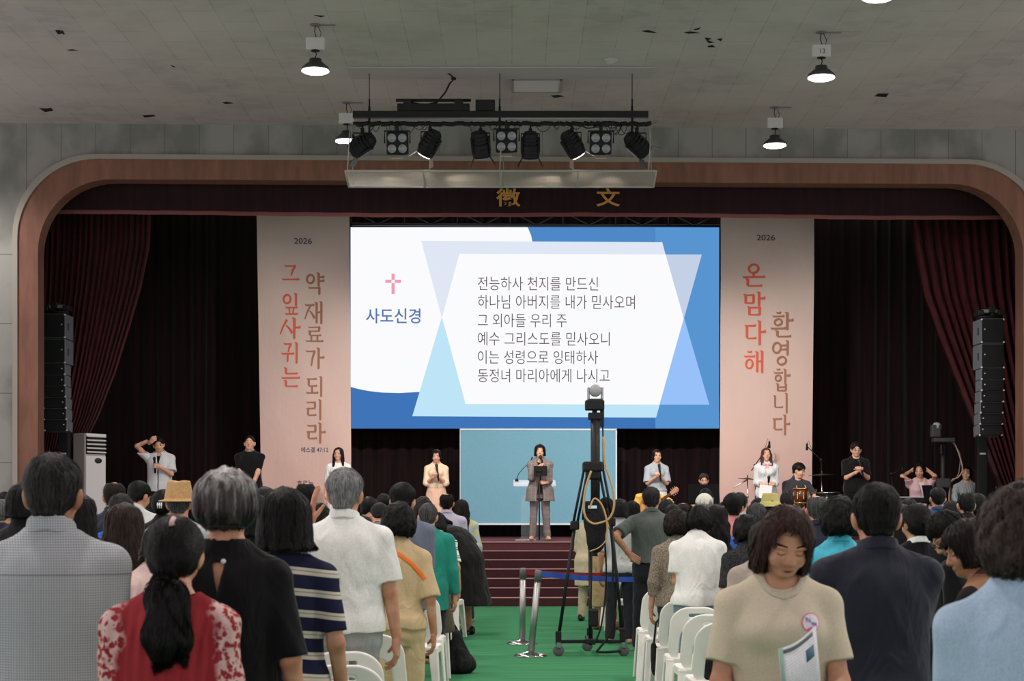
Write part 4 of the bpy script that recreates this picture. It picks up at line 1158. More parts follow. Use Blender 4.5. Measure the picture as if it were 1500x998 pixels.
G = {'그': (('ㄱ', (16, 38, 84, 94)), ('ㅡ', (4, 8, 98, 26))), '잎': (('ㅇ', (8, 48, 58, 98)), ('ㅣ', (74, 40, 92, 100)), ('ㅍ', (22, 0, 92, 36))), '사': (('ㅅ', (2, 22, 62, 92)), ('ㅏ', (58, 0, 100, 100))),
     '귀': (('ㄱ', (14, 54, 62, 96)), ('ㅜ', (2, 8, 72, 54)), ('ㅣ', (78, 0, 96, 100))), '는': (('ㄴ', (18, 66, 86, 100)), ('ㅡ', (2, 38, 98, 56)), ('ㄴ', (18, 0, 86, 34))), '약': (('ㅇ', (4, 48, 52, 96)), ('ㅑ', (58, 38, 100, 100)), ('ㄱb', (16, 0, 82, 36))),
     '재': (('ㅈ', (2, 22, 54, 90)), ('ㅐ', (58, 0, 96, 100))), '료': (('ㄹ', (16, 42, 86, 98)), ('ㅛ', (2, 4, 98, 46))), '가': (('ㄱ', (4, 14, 56, 90)), ('ㅏ', (58, 0, 100, 100))), '되': (('ㄷ', (10, 50, 64, 92)), ('ㅗ', (2, 12, 70, 54)), ('ㅣ', (78, 0, 96, 100))),
     '리': (('ㄹ', (6, 20, 62, 92)), ('ㅣ', (76, 0, 94, 100))), '라': (('ㄹ', (4, 20, 54, 92)), ('ㅏ', (60, 0, 100, 100))), '온': (('ㅇ', (24, 54, 76, 100)), ('ㅗ', (2, 36, 98, 62)), ('ㄴ', (18, 0, 86, 34))), '맘': (('ㅁ', (6, 50, 52, 90)), ('ㅏ', (60, 40, 100, 100)), ('ㅁ', (22, 0, 82, 36))),
     '다': (('ㄷ', (6, 22, 56, 86)), ('ㅏ', (60, 0, 100, 100))), '해': (('ㅎ', (2, 18, 56, 94)), ('ㅐ', (60, 0, 96, 100))), '환': (('ㅎ', (8, 44, 60, 98)), ('ㅡ', (0, 26, 66, 44)), ('ㅏ', (62, 28, 100, 100)), ('ㄴ', (24, 0, 90, 26))), '영': (('ㅇ', (4, 46, 56, 96)), ('ㅕ', (50, 40, 92, 100)), ('ㅇ', (28, 0, 84, 40))),
     '합': (('ㅎ', (6, 42, 58, 98)), ('ㅏ', (60, 36, 100, 100)), ('ㅂ', (22, 0, 82, 34))), '니': (('ㄴ', (8, 24, 62, 88)), ('ㅣ', (76, 0, 94, 100)))}
def brush(mb, ch, fx, y, mi):
    """fx maps glyph units (0..100) to (u, z)"""
    def quad(pts): 
        q = [fx(*p) for p in pts]; mb.add([(a, y, c) for a, c in q], [tuple(range(len(q)))], mi)
    for j, B in G[ch]:
        for s in jamo(j, B):
            if s[0] == 'h':
                _, a, yy, c, _2, k = s; quad([(a-2, yy+k*.9), (a+5, yy+k*.35), (c-7, yy+k*.5), (c-2, yy+k*.95), (c+2, yy+k*.1), (c, yy-k*.5), (a+4, yy-k*.5)])
            elif s[0] == 'v':
                _, x, a, _2, c, k = s; quad([(x-k*.95, a+1), (x-k*.2, a+2.5), (x+k*.5, a-2), (x+k*.45, c+4), (x+k*.1, c-2), (x-k*.45, c+2), (x-k*.45, a-5)])
            elif s[0] == 'd':
                _, a, yy, c, y2, k, k2 = s; d = Vector((c-a, y2-yy)).normalized(); n = Vector((-d.y, d.x)); p0 = Vector((a, yy)); p1 = Vector((c, y2)); pm = (p0+p1)/2+n*2.5*(1 if c < a else -1)*-1
                quad([tuple(p0+n*k/2), tuple(pm+n*(k+k2)/4), tuple(p1+n*k2/2), tuple(p1-n*k2/2), tuple(pm-n*(k+k2)/4), tuple(p0-n*k/2)])
            elif s[0] == 'o':
                _, cx_, cy_, rx, ry, k = s; N = 20; V = []; Fc = []
                for i in range(N):
                    a = 2*PI*i/N; th = k*(.75+.35*abs(math.cos(a+.5)))
                    for r_ in (0, th): V.append(((cx_+(rx-r_)*math.cos(a)), (cy_+(ry-r_)*math.sin(a))))
                for i in range(N):
                    jn = (i+1) % N; Fc.append((2*i, 2*jn, 2*jn+1, 2*i+1))
                q = [fx(*p) for p in V]; mb.add([(a, y, c) for a, c in q], Fc, mi)
def banner(x0t, x1t, x0b, x1b, yt, yb, label, glyphs, texts, Y0=30.3):
    m, t, b = base('banner_cloth', (214, 190, 180), .85, 0, .15)
    v = coords(t); s_ = sep(t, v); g_ = ramp(t, math_(t, 'MULTIPLY', math_(t, 'SUBTRACT', s_[2], 1.5), .2), ((.0, (212, 178, 168)), (1, (214, 196, 186)))); t.links.new(g_, b.inputs['Base Color'])
    bump(t, b, noise(t, coords(t, (2.2, 2.2, 1.3)), 2.2, 3), .5, .03)
    mb = MB(); NX, NZ = 24, 60; V = []; Fc = []
    fy = lambda u, z: .012*math.sin(u*3.3+z*1.1)+.010*math.sin(z*2.3+u)+.008*math.sin(u*7+z*3)
    for j in range(NZ+1):
        py = yt+(yb-yt)*j/NZ
        for i in range(NX+1):
            k = j/NZ; px = (x0t+(x0b-x0t)*k)*(1-i/NX)+(x1t+(x1b-x1t)*k)*i/NX
            u, z = HP(px, py, Y0); V.append((u, fy(u, z), z))
    for j in range(NZ):
        for i in range(NX):
            k = j*(NX+1)+i; Fc.append((k, k+1, k+NX+2, k+NX+1))
    mb.add(V, Fc, 0, True)
    tm = MB()
    for s_, cx_, yb_, hpx, wpx, mi in texts:
        u, z = HP(cx_-wpx/2, yb_, Y0); u2, z2 = HP(cx_+wpx/2, yb_-hpx, Y0); vv, ff = text_mesh(s_, .01)
        sz = (z2-z)/(vv[:, 1].max()-vv[:, 1].min()); ws = (u2-u)/(vv[:, 0].max()-vv[:, 0].min())
        tm.add([(u+(p[0]-vv[:, 0].min())*ws, 0, z+(p[1]-vv[:, 1].min())*sz) for p in vv], ff, mi)
    for ch, a, b0, c, d, mi in glyphs:
        brush(tm, ch, lambda gx, gz, a=a, b0=b0, c=c, d=d: HP(a+(c-a)*gx/100, d+(b0-d)*gz/100, Y0), 0, mi)
    tm.v = [(p[0], fy(p[0], p[2])-.006, p[2]) for p in tm.v]
    mb.add(tm.v, [], 0); n0 = len(mb.v)-len(tm.v); mb.f += [tuple(i+n0 for i in q) for q in tm.f]; mb.m += tm.m; mb.sm += [False]*len(tm.f)
    o = mb.build('hanging_banner', [m, plain('ink_coral', (214, 100, 80), .8), plain('ink_brown', (160, 112, 92), .8), plain('ink_slate', (78, 78, 96), .8)]); hall(o, Y0)
    return tag(o, label, 'banner')
banner(376, 512, 383, 515, 308, 755, 'left pink cloth banner ending with a scripture reference, beside the LED screen',
    [('그', 412, 387, 439, 414, 1), ('잎', 412, 430, 438, 461, 1), ('사', 410, 466, 440, 497, 1), ('귀', 412, 502, 438, 533, 1), ('는', 412, 539, 440, 567, 1),
     ('약', 447, 400, 475, 432, 2), ('재', 446, 442, 473, 475, 2), ('료', 447, 478, 474, 503, 2), ('가', 447, 510, 475, 541, 2), ('되', 448, 552, 474, 582, 2), ('리', 448, 586, 473, 616, 2), ('라', 449, 620, 477, 650, 2)],
    [('2026', 444, 357.5, 8.5, 26, 3), ('에스겔 47:12', 461, 663, 8, 40, 3), ('흐르는', 447, 713, 9, 24, 3)])
banner(1056, 1193, 1054, 1189, 308, 760, 'right pink cloth banner with a short greeting, behind the drummer',
    [('온', 1087, 386, 1121, 420, 1), ('맘', 1089, 428, 1121, 462, 1), ('다', 1090, 470, 1122, 506, 1), ('해', 1089, 514, 1119, 547, 1),
     ('환', 1129, 458, 1162, 494, 2), ('영', 1130, 499, 1158, 536, 2), ('합', 1132, 541, 1158, 573, 2), ('니', 1132, 576, 1156, 606, 2), ('다', 1131, 608, 1157, 638, 2)],
    [('2026', 1122, 352.5, 8.5, 27, 3)])

zp = HP(800, 309, 30.3)[1]
tag(hall(MB().tube([(-11.7, 0, zp), (12.4, 0, zp)], .03, 10).build('trim_5', plain('black_metal', (24, 24, 25), .5)), 30.3), kind='structure')
# ---------------------------------------------------------------- lamps, lighting bar
blackm = plain('black_metal', (24, 24, 25), .5); chrome = plain('chrome', (190, 190, 190), .18, 1); blackp = plain('black_plastic', (20, 20, 21), .6, 0, .3)
lampw = emit('lamp_disc', (255, 253, 248), 6); lampgrey = plain('lamp_housing', (74, 74, 74), .5, .3); boxw = plain('ballast_box', (196, 196, 192), .6)
def high_bay(x, y, label, num=None):
    e = empty('high_bay_lamp', (x, y, CEIL), 0, label, 'ceiling lamp', 'high-bay lamps under the ceiling')
    mb = MB().lathe([(.001, -.004), (.07, -.01), (.07, -.002), (.001, 0)], n=16); mb.box((.10, 0, -.006), (.30, .03, .012)); mb.build('ceiling_plate', plain('plate_grey', (120, 116, 112), .6), e)
    MB().tube([(0, 0, 0), (-.01, .01, -.09), (.012, 0, -.16)], .006, 6).tube([(.03, 0, -.02), (.07, .01, -.1), (.05, 0, -.18)], .004, 6).build('chain', blackm, e)
    bx = MB().box((0, 0, -.245), (.23, .09, .155), None, 0, .008)
    bx.build('ballast_box', boxw, e)
    if num:
        t_ = MB(); put_text(t_, num, 0, -.28, .085, -.0465, 0, 1, True, .01); t_.build('number', plain('number_grey', (92, 92, 92), .7), e)
    MB().lathe([(.001, -.335), (.055, -.335), (.055, -.322), (.001, -.322)], n=16).tube([(0, 0, -.33), (.012, 0, -.37), (-.005, 0, -.43)], .007, 6).build('hook', blackm, e)
    h_ = MB().lathe([(.001, -.425), (.075, -.43), (.08, -.475), (.10, -.48), (.165, -.535), (.175, -.565), (.17, -.57), (.001, -.57)], n=32); h_.build('housing', lampgrey, e)
    MB().lathe([(.001, -.572), (.168, -.572), (.17, -.585), (.14, -.60), (.001, -.605)], n=32).build('diffuser', lampw, e)
    return e
hbp = [(462, 36, 'first lamp left of the lighting bar, hanging nearer than its neighbour', None), (508, 150, 'glowing lamp half hidden behind the leftmost stage spotlight', None), (1203, 47, 'glowing lamp with a number 13 on its white box, right half of the ceiling', '13'), (1135, 157, 'glowing lamp hanging lowest at the right, in front of the wooden arch', None)]
for px, py, lb, nm in hbp:
    Y = (CEIL-CAMZ)*F/(CY-py); high_bay((px-CX)*Y/F, Y, lb, nm)
high_bay((1286-CX)*18.2/F, 18.2, 'glowing lamp cut off by the top edge of the picture')
Yq = 25.6; high_bay((1519-CX)*25.4/F, 25.4, 'lamp cut off by the right edge of the picture')
# lighting bar with nine lanterns
YL = 23.6
def lp(px, py, Y=YL): return Vector(P(px, py, Y))
bar = empty('lighting_bar', lp(733, 172), 0, 'black suspended lighting bar under the ceiling in front of the stage', 'lighting bar'); bl = bar.location.copy()
def loc(v): return Vector(v)-bl
a_, c_ = lp(517, 168.5), lp(949.5, 168.5)
MB().box(loc((a_+c_)/2), (c_.x-a_.x, .10, .095), None, 0, .006).build('beam', blackm, bar)
a_, c_ = lp(517, 181), lp(950, 182)
MB().tube([loc(a_), loc(c_)], .024, 12).build('pipe', blackm, bar)
for px in (541, 732, 926):
    t_ = lp(px, 97); b_ = lp(px, 200)
    mb = MB().tube([loc((t_.x, YL, CEIL)), loc(lp(px, 155))], .006, 6); mb.tube([loc(lp(px, 156)), loc(b_)], .016, 8); mb.tube([loc(lp(px, 145)), loc(lp(px, 156))], .011, 8); mb.build('hanger_rod', blackm, bar)
mb = MB().box(loc(lp(635, 158)), (1.0, .12, .10), None, 0, .01)
for px, wd, hh in ((597, .11, .17), (672, .12, .17)): mb.box(loc(lp(px, 155)), (wd, .13, hh), None, 0, .01)
mb.tube([loc(lp(580, 147)), loc(lp(690, 147))], .022, 8); mb.build('cable_rack', blackm, bar)
MB().box(loc(lp(711, 156)), (.27, .2, .15), None, 0, .01).build('dimmer_box', blackm, bar)
mb = MB(); q = [lp(583+0, 147)]
mb.tube([loc(lp(650, 97)), loc(lp(655, 106)), loc(lp(666, 115)), loc(lp(659, 122)), loc(lp(652, 136)), loc(lp(640, 150)), loc(lp(622, 154)), loc(lp(600, 150))], .012, 8); mb.tube([loc(lp(661, 115)), loc(lp(668, 115.5))], .02, 8); mb.build('power_cable', blackp, bar)
rs = random.Random(4)
mb = MB()
for i in range(26):
    x = 520+rs.random()*410; w_ = 8+rs.random()*20; d = 3+rs.random()*13
    mb.tube([loc(lp(x+w_*k/6, 182+d*math.sin(PI*k/6)+rs.random()*1.5, YL+rs.uniform(-.05, .05))) for k in range(7)], .005, 5)
for x in range(522, 946, 9): mb.tube([loc(lp(x, 180+rs.random()*3)), loc(lp(x+9, 180+rs.random()*3))], .03, 6)
mb.build('wiring', blackp, bar)['kind'] = 'stuff'
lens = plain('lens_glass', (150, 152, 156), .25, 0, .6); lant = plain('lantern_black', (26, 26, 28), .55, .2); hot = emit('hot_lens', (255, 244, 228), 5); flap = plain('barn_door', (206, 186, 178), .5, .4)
def yoke(e, half, top, mid):
    MB().tube([(-half, 0, mid), (-half, 0, top), (half, 0, top), (half, 0, mid)], .011, 8).build('yoke', lant, e)
    MB().box((0, 0, top+.035), (.05, .05, .07), None, 0, .008).tube([(0, 0, top+.05), (0, 0, top+.12)], .012, 8).build('clamp', lant, e)
for px, lb in ((582, 'four-lens blinder lantern at the left of the lighting bar'), (742, 'four-lens blinder lantern at the middle of the lighting bar'), (880, 'four-lens blinder lantern at the right of the lighting bar')):
    py = 210 if px != 742 else 207
    e = empty('blinder_light', lp(px, py), 0, lb, 'stage light', 'four-lens blinders on the lighting bar'); e.rotation_euler = (R(12), 0, 0)
    yoke(e, .175, .165, 0)
    MB().box((0, .05, 0), (.30, .15, .31), None, 0, .02).build('housing', lant, e)
    for sx in (-1, 1):
        for sz in (-1, 1):
            MB().lathe([(.001, 0), (.046, 0), (.052, .02), (.058, .02), (.06, -.02), (.001, -.02)], (sx*.073, -.028, sz*.073), 20, rot=Matrix.Rotation(PI/2, 3, 'X')).build('lamp', [lens], e)
    MB().box((0, -.03, -.18), (.16, .12, .012), Matrix.Rotation(R(25), 3, 'X')).build('bottom_flap', flap, e)
# (px, py, lean in the picture, tilt forward, lit)
for px, py, lean, lit, lb in ((531, 212, -62, 0, 'leftmost lantern on the lighting bar, tilted almost flat'), (630, 210, -30, 1, 'lantern left of centre leaning right with a lit barn door'), (704, 212, 6, 0, 'upright lantern just left of the middle blinder'), (777, 213, 0, 0, 'upright lantern just right of the middle blinder'), (838, 211, 32, 1, 'lantern right of centre leaning left with a lit barn door'), (933, 212, 52, 0, 'rightmost lantern on the lighting bar, tilted almost flat')):
    e = empty('spot_lantern', lp(px, py, YL+.05), 0, lb, 'stage light', 'single lanterns on the lighting bar')
    yoke(e, .125, .16, .02)
    rt = Matrix.Rotation(R(-lean), 4, 'Y') @ Matrix.Rotation(R(20), 4, 'X')
    b_ = MB().lathe([(.001, .19), (.075, .19), (.105, .15), (.108, .02), (.12, 0), (.125, -.16), (.115, -.18), (.001, -.18)], n=8, smooth=False)
    for k in range(5): b_.lathe([(.128, -.13+k*.055), (.131, -.125+k*.055), (.131, -.115+k*.055), (.128, -.11+k*.055)], n=8, smooth=False)
    b_.box((.115, 0, 0), (.04, .09, .2), None, 0, .01).box((-.115, 0, 0), (.04, .09, .2), None, 0, .01)
    o = b_.build('housing', lant, e); o.rotation_euler = rt.to_euler()
    o = MB().lathe([(.001, -.182), (.10, -.182), (.09, -.195), (.001, -.205)], n=20).build('lens', hot if lit else lens, e); o.rotation_euler = rt.to_euler()
    for sd in (1, -1):
        fl = MB().add([(sd*.11, -.09, -.18), (sd*.11, .09, -.18), (sd*.17, .12, -.29), (sd*.17, -.12, -.29)], [(0, 1, 2, 3)]).build('barn_door', flap if lit else lant, e); fl.rotation_euler = rt.to_euler()  # doors of lit lanterns are pale: the lamplight on them is in the colour
        sm = fl.modifiers.new('thickness', 'SOLIDIFY'); sm.thickness = .006
# mesh safety tray below the lanterns
ty = empty('mesh_tray', lp(733, 262), 0, 'long pale wire-mesh tray hung under the stage lights', 'tray'); bl = ty.location.copy()
YN, YF = 23.6, 24.1
a_, c_ = lp(506, 250.5, YN), lp(961, 250.5, YN); d_, f_ = lp(511, 274, YF), lp(957, 274, YF)
m, t, b = base('wire_mesh', (206, 200, 192), .5, .3, .4)
v = coords(t); s_ = sep(t, v)
gx = math_(t, 'LESS_THAN', math_(t, 'FRACT', math_(t, 'MULTIPLY', math_(t, 'ADD', s_[0], s_[1]), 40)), .5); gy = math_(t, 'LESS_THAN', math_(t, 'FRACT', math_(t, 'MULTIPLY', math_(t, 'SUBTRACT', s_[0], s_[1]), 40)), .5)
tl = t.nodes.new('ShaderNodeBsdfTranslucent'); tl.inputs[0].default_value = rgb((214, 206, 196)); ms = t.nodes.new('ShaderNodeMixShader'); ms.inputs[0].default_value = .45
t.links.new(b.outputs[0], ms.inputs[1]); t.links.new(tl.outputs[0], ms.inputs[2]); tr_ = t.nodes.new('ShaderNodeBsdfTransparent'); m2 = t.nodes.new('ShaderNodeMixShader')
t.links.new(math_(t, 'MAXIMUM', gx, gy), m2.inputs[0]); t.links.new(tr_.outputs[0], m2.inputs[1]); t.links.new(ms.outputs[0], m2.inputs[2]); t.links.new(m2.outputs[0], [n_ for n_ in t.nodes if n_.type == 'OUTPUT_MATERIAL'][0].inputs[0])
for px_, tx_ in ((641, 700), (704, 650), (777, 840), (827, 790), (560, 580), (900, 890)):
    light('lantern_light', 'SPOT', lp(px_, 226, YL+.1), 16 if px_ in (641, 704, 777, 827) else 7, (1, .86, .74), lp(tx_, 272, YF), .05, spot_size=R(75), spot_blend=.9)
MB().add([loc(a_), loc(c_), loc(f_), loc(d_)], [(0, 1, 2, 3)]).build('mesh_floor', m, ty)
fr = plain('tray_frame', (176, 172, 166), .5, .3)
MB().tube([loc(a_), loc(c_)], .016, 6).build('front_rail', fr, ty); MB().tube([loc(d_), loc(f_)], .014, 6).build('rear_rail', fr, ty)
for k in (0, .25, .5, .75, 1):
    p_, q_ = a_.lerp(c_, k), d_.lerp(f_, k); MB().tube([loc(p_), loc(q_)], .016, 6).build('cross_rail', fr, ty)
for px in (509, 732, 950):
    MB().tube([loc(lp(px, 251, YN)), loc(lp(px+4, 181, YL))], .008, 6).build('hanging_chain', fr, ty)
for px in (520, 741, 957):
    MB().tube([loc(lp(px-2, 271, YF)), loc(lp(px-6, 182, YL))], .006, 6).build('hanging_chain', fr, ty)

# ---------------------------------------------------------------- loudspeakers on the stage
grey_side = plain('speaker_side', (108, 112, 118), .6); grille = speck('speaker_grille', (22, 22, 23), (36, 36, 38), (160, 160, 160), .7, .3); stud = plain('rivet', (214, 214, 210), .4, .5)
def line_array(xf, side, y0, label, Y=27.9):
    """front face from pixel xf[0] to xf[1]; side = +1 when its right flank shows"""
    s = F/Y; wd = (xf[1]-xf[0])/s*1.0
    cx = (xf[0]+xf[1])/2; top = P(cx, y0, Y)
    rz = 0.0
    e = empty('line_array_speaker', top, -rz if False else rz*1.0, label, 'loudspeaker', 'line array loudspeakers at the stage sides')
    hs = [37/s, 37/s]+[16.3/s]*6; z = 0
    wd = wd/math.cos(rz)*.98
    for i, hh in enumerate(hs):
        dp = .52 if i < 2 else .36; tw = R((0, 0, 0, 1, 2, 4, 6, 8)[i]); xo = 0; dz = z-hh/2
        rot = Matrix.Rotation(-tw, 3, 'X')
        yo = .03*max(0, i-3)
        cab = MB().box((0, dp/2+yo, dz), (wd, dp, hh*.97), rot, 0, .012).build('speaker_box', grey_side, e)
        g_ = MB().box((0, yo-.006, dz), (wd*.94, .03, hh*.92), rot, 0, .006).build('grille', grille, cab)
        pl_ = [(sx*wd*.485, yo-.012, dz-hh*.46, .03) for sx in (-1, 1)]+([(sx*wd*.485, yo-.012, dz+hh*.44, .03) for sx in (-1, 1)] if i == 0 else [])+[(side*wd*.36, yo-.025, dz+hh*.05, .022)]
        for rx_, ry_, rz_, rs_ in pl_: MB().box((rx_, ry_, rz_), (rs_, rs_, rs_), None, 0, .007).build('rivet', stud, cab)
        if i < 2:
            MB().box((side*(wd/2+.002), .17, dz), (.012, .05, .12), None, 0, .005).build('side_handle', blackm, cab)
        z -= hh
    mb = MB().box((0, .2, .13), (wd*.75, .07, .06), None, 0, .01).build('rigging_beam', plain('rig_steel', (150, 150, 148), .5, .4), e)
    mb = MB()
    for sx in (-1, 1): mb.box((sx*wd*.45, .22, .1), (.09, .3, .09), None, 0, .01)
    for sx in (-.45, .45): mb.tube([(sx*wd, .2, .0), (sx*wd, .2, .1)], .014, 8)
    mb.tube([(-wd*.5, .1, .03), (wd*.5, .1, .03)], .02, 8); mb.build('rigging_frame', blackm, e)
    # lifting mast behind it
    base_z = STAGE; mx, my = e.location.x-side*.035, e.location.y+.80
    t_ = empty('lifting_mast', (mx, my, base_z), rz, 'black lifting mast holding up the loudspeakers at the %s' % ('left' if side > 0 else 'right'), 'mast', 'lifting masts at the stage sides')
    ht = P(cx, y0-18, Y)[2]-base_z
    MB().box((0, 0, ht*.30), (.17, .17, ht*.6), None, 0, .01).build('lower_mast', blackm, t_); MB().box((0, 0, ht*.72), (.12, .12, ht*.56), None, 0, .01).build('upper_mast', blackm, t_)
    MB().box((0, -.32, ht-.05), (.10, .72, .10), None, 0, .01).box((0, -.62, ht-.16), (.05, .05, .2)).build('lifting_fork', blackm, t_)
    for sx, sy in ((1, 1), (1, -1), (-1, 1), (-1, -1)):
        MB().tube([(sx*.07, sy*.07, .35), (sx*.26, sy*.26, .04)], .028, 8).build('outrigger_leg', blackm, t_)
    MB().box((.0, -.09, 1.45), (.10, .015, .03), None, 0, .004).build('pale_label_plate', stud, t_)
line_array((62, 96), 1, 459, 'tall hanging column of black loudspeakers in front of the left curtain')
line_array((1437, 1471), -1, 466, 'tall hanging column of black loudspeakers in front of the right curtain')

# ---------------------------------------------------------------- air conditioner
Y = 29.1; bx = P(127, 792, Y); acw = plain('appliance_white', (226, 226, 226), .4); ht = (792-637)/(F/Y)
e = empty('air_conditioner', (bx[0], Y, STAGE), R(60), 'tall white floor-standing air conditioner by the left stage curtain', 'air conditioner')
MB().box((0, -.06, ht/2), (.50, .28, ht), None, 0, .02).build('cabinet', plain('appliance_grey', (176, 168, 166), .5), e)
MB().box((0, -.205, ht*.40), (.47, .02, ht*.78), None, 0, .008).build('front_panel', acw, e)
MB().box((0, -.204, ht*.90), (.46, .02, ht*.185), None, 0, .006).build('vent_opening', plain('vent_black', (16, 16, 17), .7), e)
for k in range(5): MB().box((0, -.222, ht*(.825+.037*k)), (.45, .03, .022), Matrix.Rotation(R(20), 3, 'X'), 0, .004).build('louvre', acw, e)
MB().box((0, -.21, ht*.985), (.48, .03, .05), None, 0, .01).build('top_trim', acw, e)
MB().lathe([(.001, 0), (.085, 0), (.09, -.01), (.001, -.012)], (.05, -.22, ht*.745), 24, rot=Matrix.Rotation(PI/2, 3, 'X') @ Matrix.Diagonal((1, .55, 1))).build('oval_display', plain('display_dark', (52, 56, 60), .2), e)

# ---------------------------------------------------------------- lectern, stands
def glassy(name, color, alpha):
    m, t, b = base(name, color, .15, 0, .5); b.inputs['Alpha'].default_value = alpha; b.inputs['Specular IOR Level'].default_value = .1; return m
acr = glassy('clear_acrylic', (225, 236, 242), .05); acre = glassy('acrylic_edge', (226, 234, 240), .5)
Yl = 29.0; lx, _, lz = P(783, 708, Yl)
e = empty('lectern', (lx, Yl, STAGE), 0, 'clear acrylic lectern standing behind the presenter', 'lectern')
tz = lz-STAGE
MB().box((0, 0, tz), (.72, .36, .03), Matrix.Rotation(R(14), 3, 'X'), 0, .006).build('top_shelf', acre, e)
MB().box((0, -.17, tz-.03), (.72, .03, .06), None, 0, .006).build('front_lip', acre, e)
MB().box((0, .05, tz/2), (.46, .02, tz-.04), None, 0, .004).build('front_panel', acr, e); MB().box((0, .05, .015), (.56, .40, .025), None, 0, .006).build('foot_plate', acr, e)
gx = P(757, 697, Yl)[0]-lx; g2 = P(778, 673, Yl)
MB().lathe([(.001, 0), (.03, 0), (.028, .03), (.012, .05), (.001, .05)], (gx, .05, tz+.03), 14).tube([(gx, .05, tz+.05), (gx+.03, .04, tz+.16), (gx+.12, .0, tz+.26), (g2[0]-lx, -.03, g2[2]-STAGE-.03)], .006, 6).tube([(g2[0]-lx-.005, -.03, g2[2]-STAGE-.035), (g2[0]-lx+.02, -.035, g2[2]-STAGE+.035)], .013, 8).build('gooseneck_microphone', blackm, e)
# tablet stand in front of the presenter
Yt = 27.75; bx = P(790, 794, Yt); e = empty('tablet_stand', (bx[0], Yt, STAGE), 0, 'slim black floor stand holding the tablet in front of the presenter', 'stand')
tz = P(792, 692, Yt)[2]-STAGE
MB().lathe([(.001, 0), (.19, 0), (.19, .012), (.03, .02), (.001, .022)], n=28).build('round_base', plain('base_grey', (90, 92, 96), .4, .4), e)
MB().tube([(0, 0, .02), (0, 0, tz)], .012, 10).tube([(0, 0, tz), (0, -.0, tz+.02)], .02, 10).build('pole', blackm, e)
MB().box((0, .01, tz+.0), (.10, .02, .06), Matrix.Rotation(R(20), 3, 'X'), 0, .005).build('holder', blackm, e)
tb = empty('tablet', (bx[0]+.02, Yt+.02, STAGE+tz+.02), 0, 'black tablet turned to the presenter on the slim stand', 'tablet')
o = MB().box((0, .0, 0), (.22, .012, .17), Matrix.Rotation(R(-16), 3, 'X'), 0, .005).build('case', plain('tablet_case', (14, 14, 15), .6, 0, .1), tb)
MB().box((0, .0085, 0), (.20, .004, .15), Matrix.Rotation(R(-16), 3, 'X')).build('glass', plain('tablet_glass', (16, 17, 20), .3, 0, .2), tb)
sh = MB().box((0, 0, .006), (.34, .24, .008), None, 0, .002).build('paper_sheet', plain('paper', (226, 226, 224), .8)); sh.location = P(770, 792.6, 28.5)[0], 28.5, STAGE; tag(sh, 'white paper lying on the stage behind the presenter\'s feet', 'paper')

def mic_stand(px, Y, boom, label, h_px=None):
    """straight stand with a boom; boom = pixel of the pivot and of the microphone"""
    (ax, ay), (mx_, my_) = boom; pv = Vector(P(ax, ay, Y)); mc = Vector(P(mx_, my_, Y))
    e = empty('microphone_stand', (P(px, 700, Y)[0], Y, STAGE), 0, label, 'microphone stand'); o = e.location
    MB().tube([(0, 0, .3), pv-o], .010, 8).build('pole', blackm, e)
    for k in range(3): MB().tube([(0, 0, .32), (.33*math.cos(2.1*k+.4), .33*math.sin(2.1*k+.4), .012)], .009, 6).build('leg', blackm, e)
    d = (mc-pv); MB().tube([pv-o-d*.25, mc-o], .009, 8).lathe([(.001, -.025), (.025, -.025), (.025, .025), (.001, .025)], pv-o, 10).build('boom', blackm, e)
    up = Vector((.03 if d.x > 0 else 0, 0, .10))
    MB().tube([mc-o+Vector((0, 0, -.07)), mc-o+Vector((0, 0, .05))], [.024, .017], 10).build('microphone', blackp, e)
    MB().tube([mc-o+Vector((0, 0, .05)), mc-o+Vector((-.03*(1 if d.x > 0 else -1), 0, .10)), mc-o-d*.2+Vector((0, 0, .08)), mc-o-d*.45], .004, 5).build('cable', blackp, e)
    return e
mic_stand(1107, 30.0, ((1106, 682), (1127, 651)), 'black boom microphone stand behind the woman in the white blouse')
mic_stand(1205, 30.0, ((1203, 674), (1182, 654)), 'black boom microphone stand over the drums, against the banner edge')
mic_stand(1310, 29.6, ((1306, 694.5), (1322, 688)), 'low black boom microphone stand left of the woman in pink')
# drums
shell = speck('lacquered_shell', (74, 34, 18), (104, 52, 26), (8, 8, 30), .25, 0, spec=.5); skinw = plain('drum_skin', (216, 212, 204), .5)
gold = plain('gilt_metal', (226, 184, 96), .25, 1)
def drum(name, px, py, Y, rad, hgt, label, mat, tilt=0):
    c = P(px, py, Y); e = empty(name, (c[0], Y, STAGE), 0, label, 'drum'); z0 = c[2]-STAGE
    MB().lathe([(rad*.99, z0-hgt), (rad, z0-hgt), (rad, z0), (rad*.99, z0)], n=32).build('shell', mat, e)
    for z in (z0-hgt, z0): MB().ring((0, 0, z), rad+.008, .011, 32).build('hoop', gold if mat is shell else chrome, e)
    MB().lathe([(.001, z0+.002), (rad*.98, z0+.002), (rad*.98, z0-.004), (.001, z0-.004)], n=32).build('head', skinw, e)
    for k in range(8):
        a = k*PI/4+.2; MB().box((math.cos(a)*(rad+.012), math.sin(a)*(rad+.012), z0-hgt/2), (.02, .02, hgt*.5), Matrix.Rotation(a, 3, 'Z'), 0, .005).build('lug', gold if mat is shell else chrome, e)
    for k in range(3):
        a = k*2.1+.5; MB().tube([(math.cos(a)*rad*.8, math.sin(a)*rad*.8, z0-hgt), (math.cos(a)*(rad+.05), math.sin(a)*(rad+.05), .01)], .012, 8).build('leg', chrome, e)
drum('snare_drum', 1173, 716, 28.7, .115, .24, 'small drum with a gold and red-brown lacquered shell', shell)
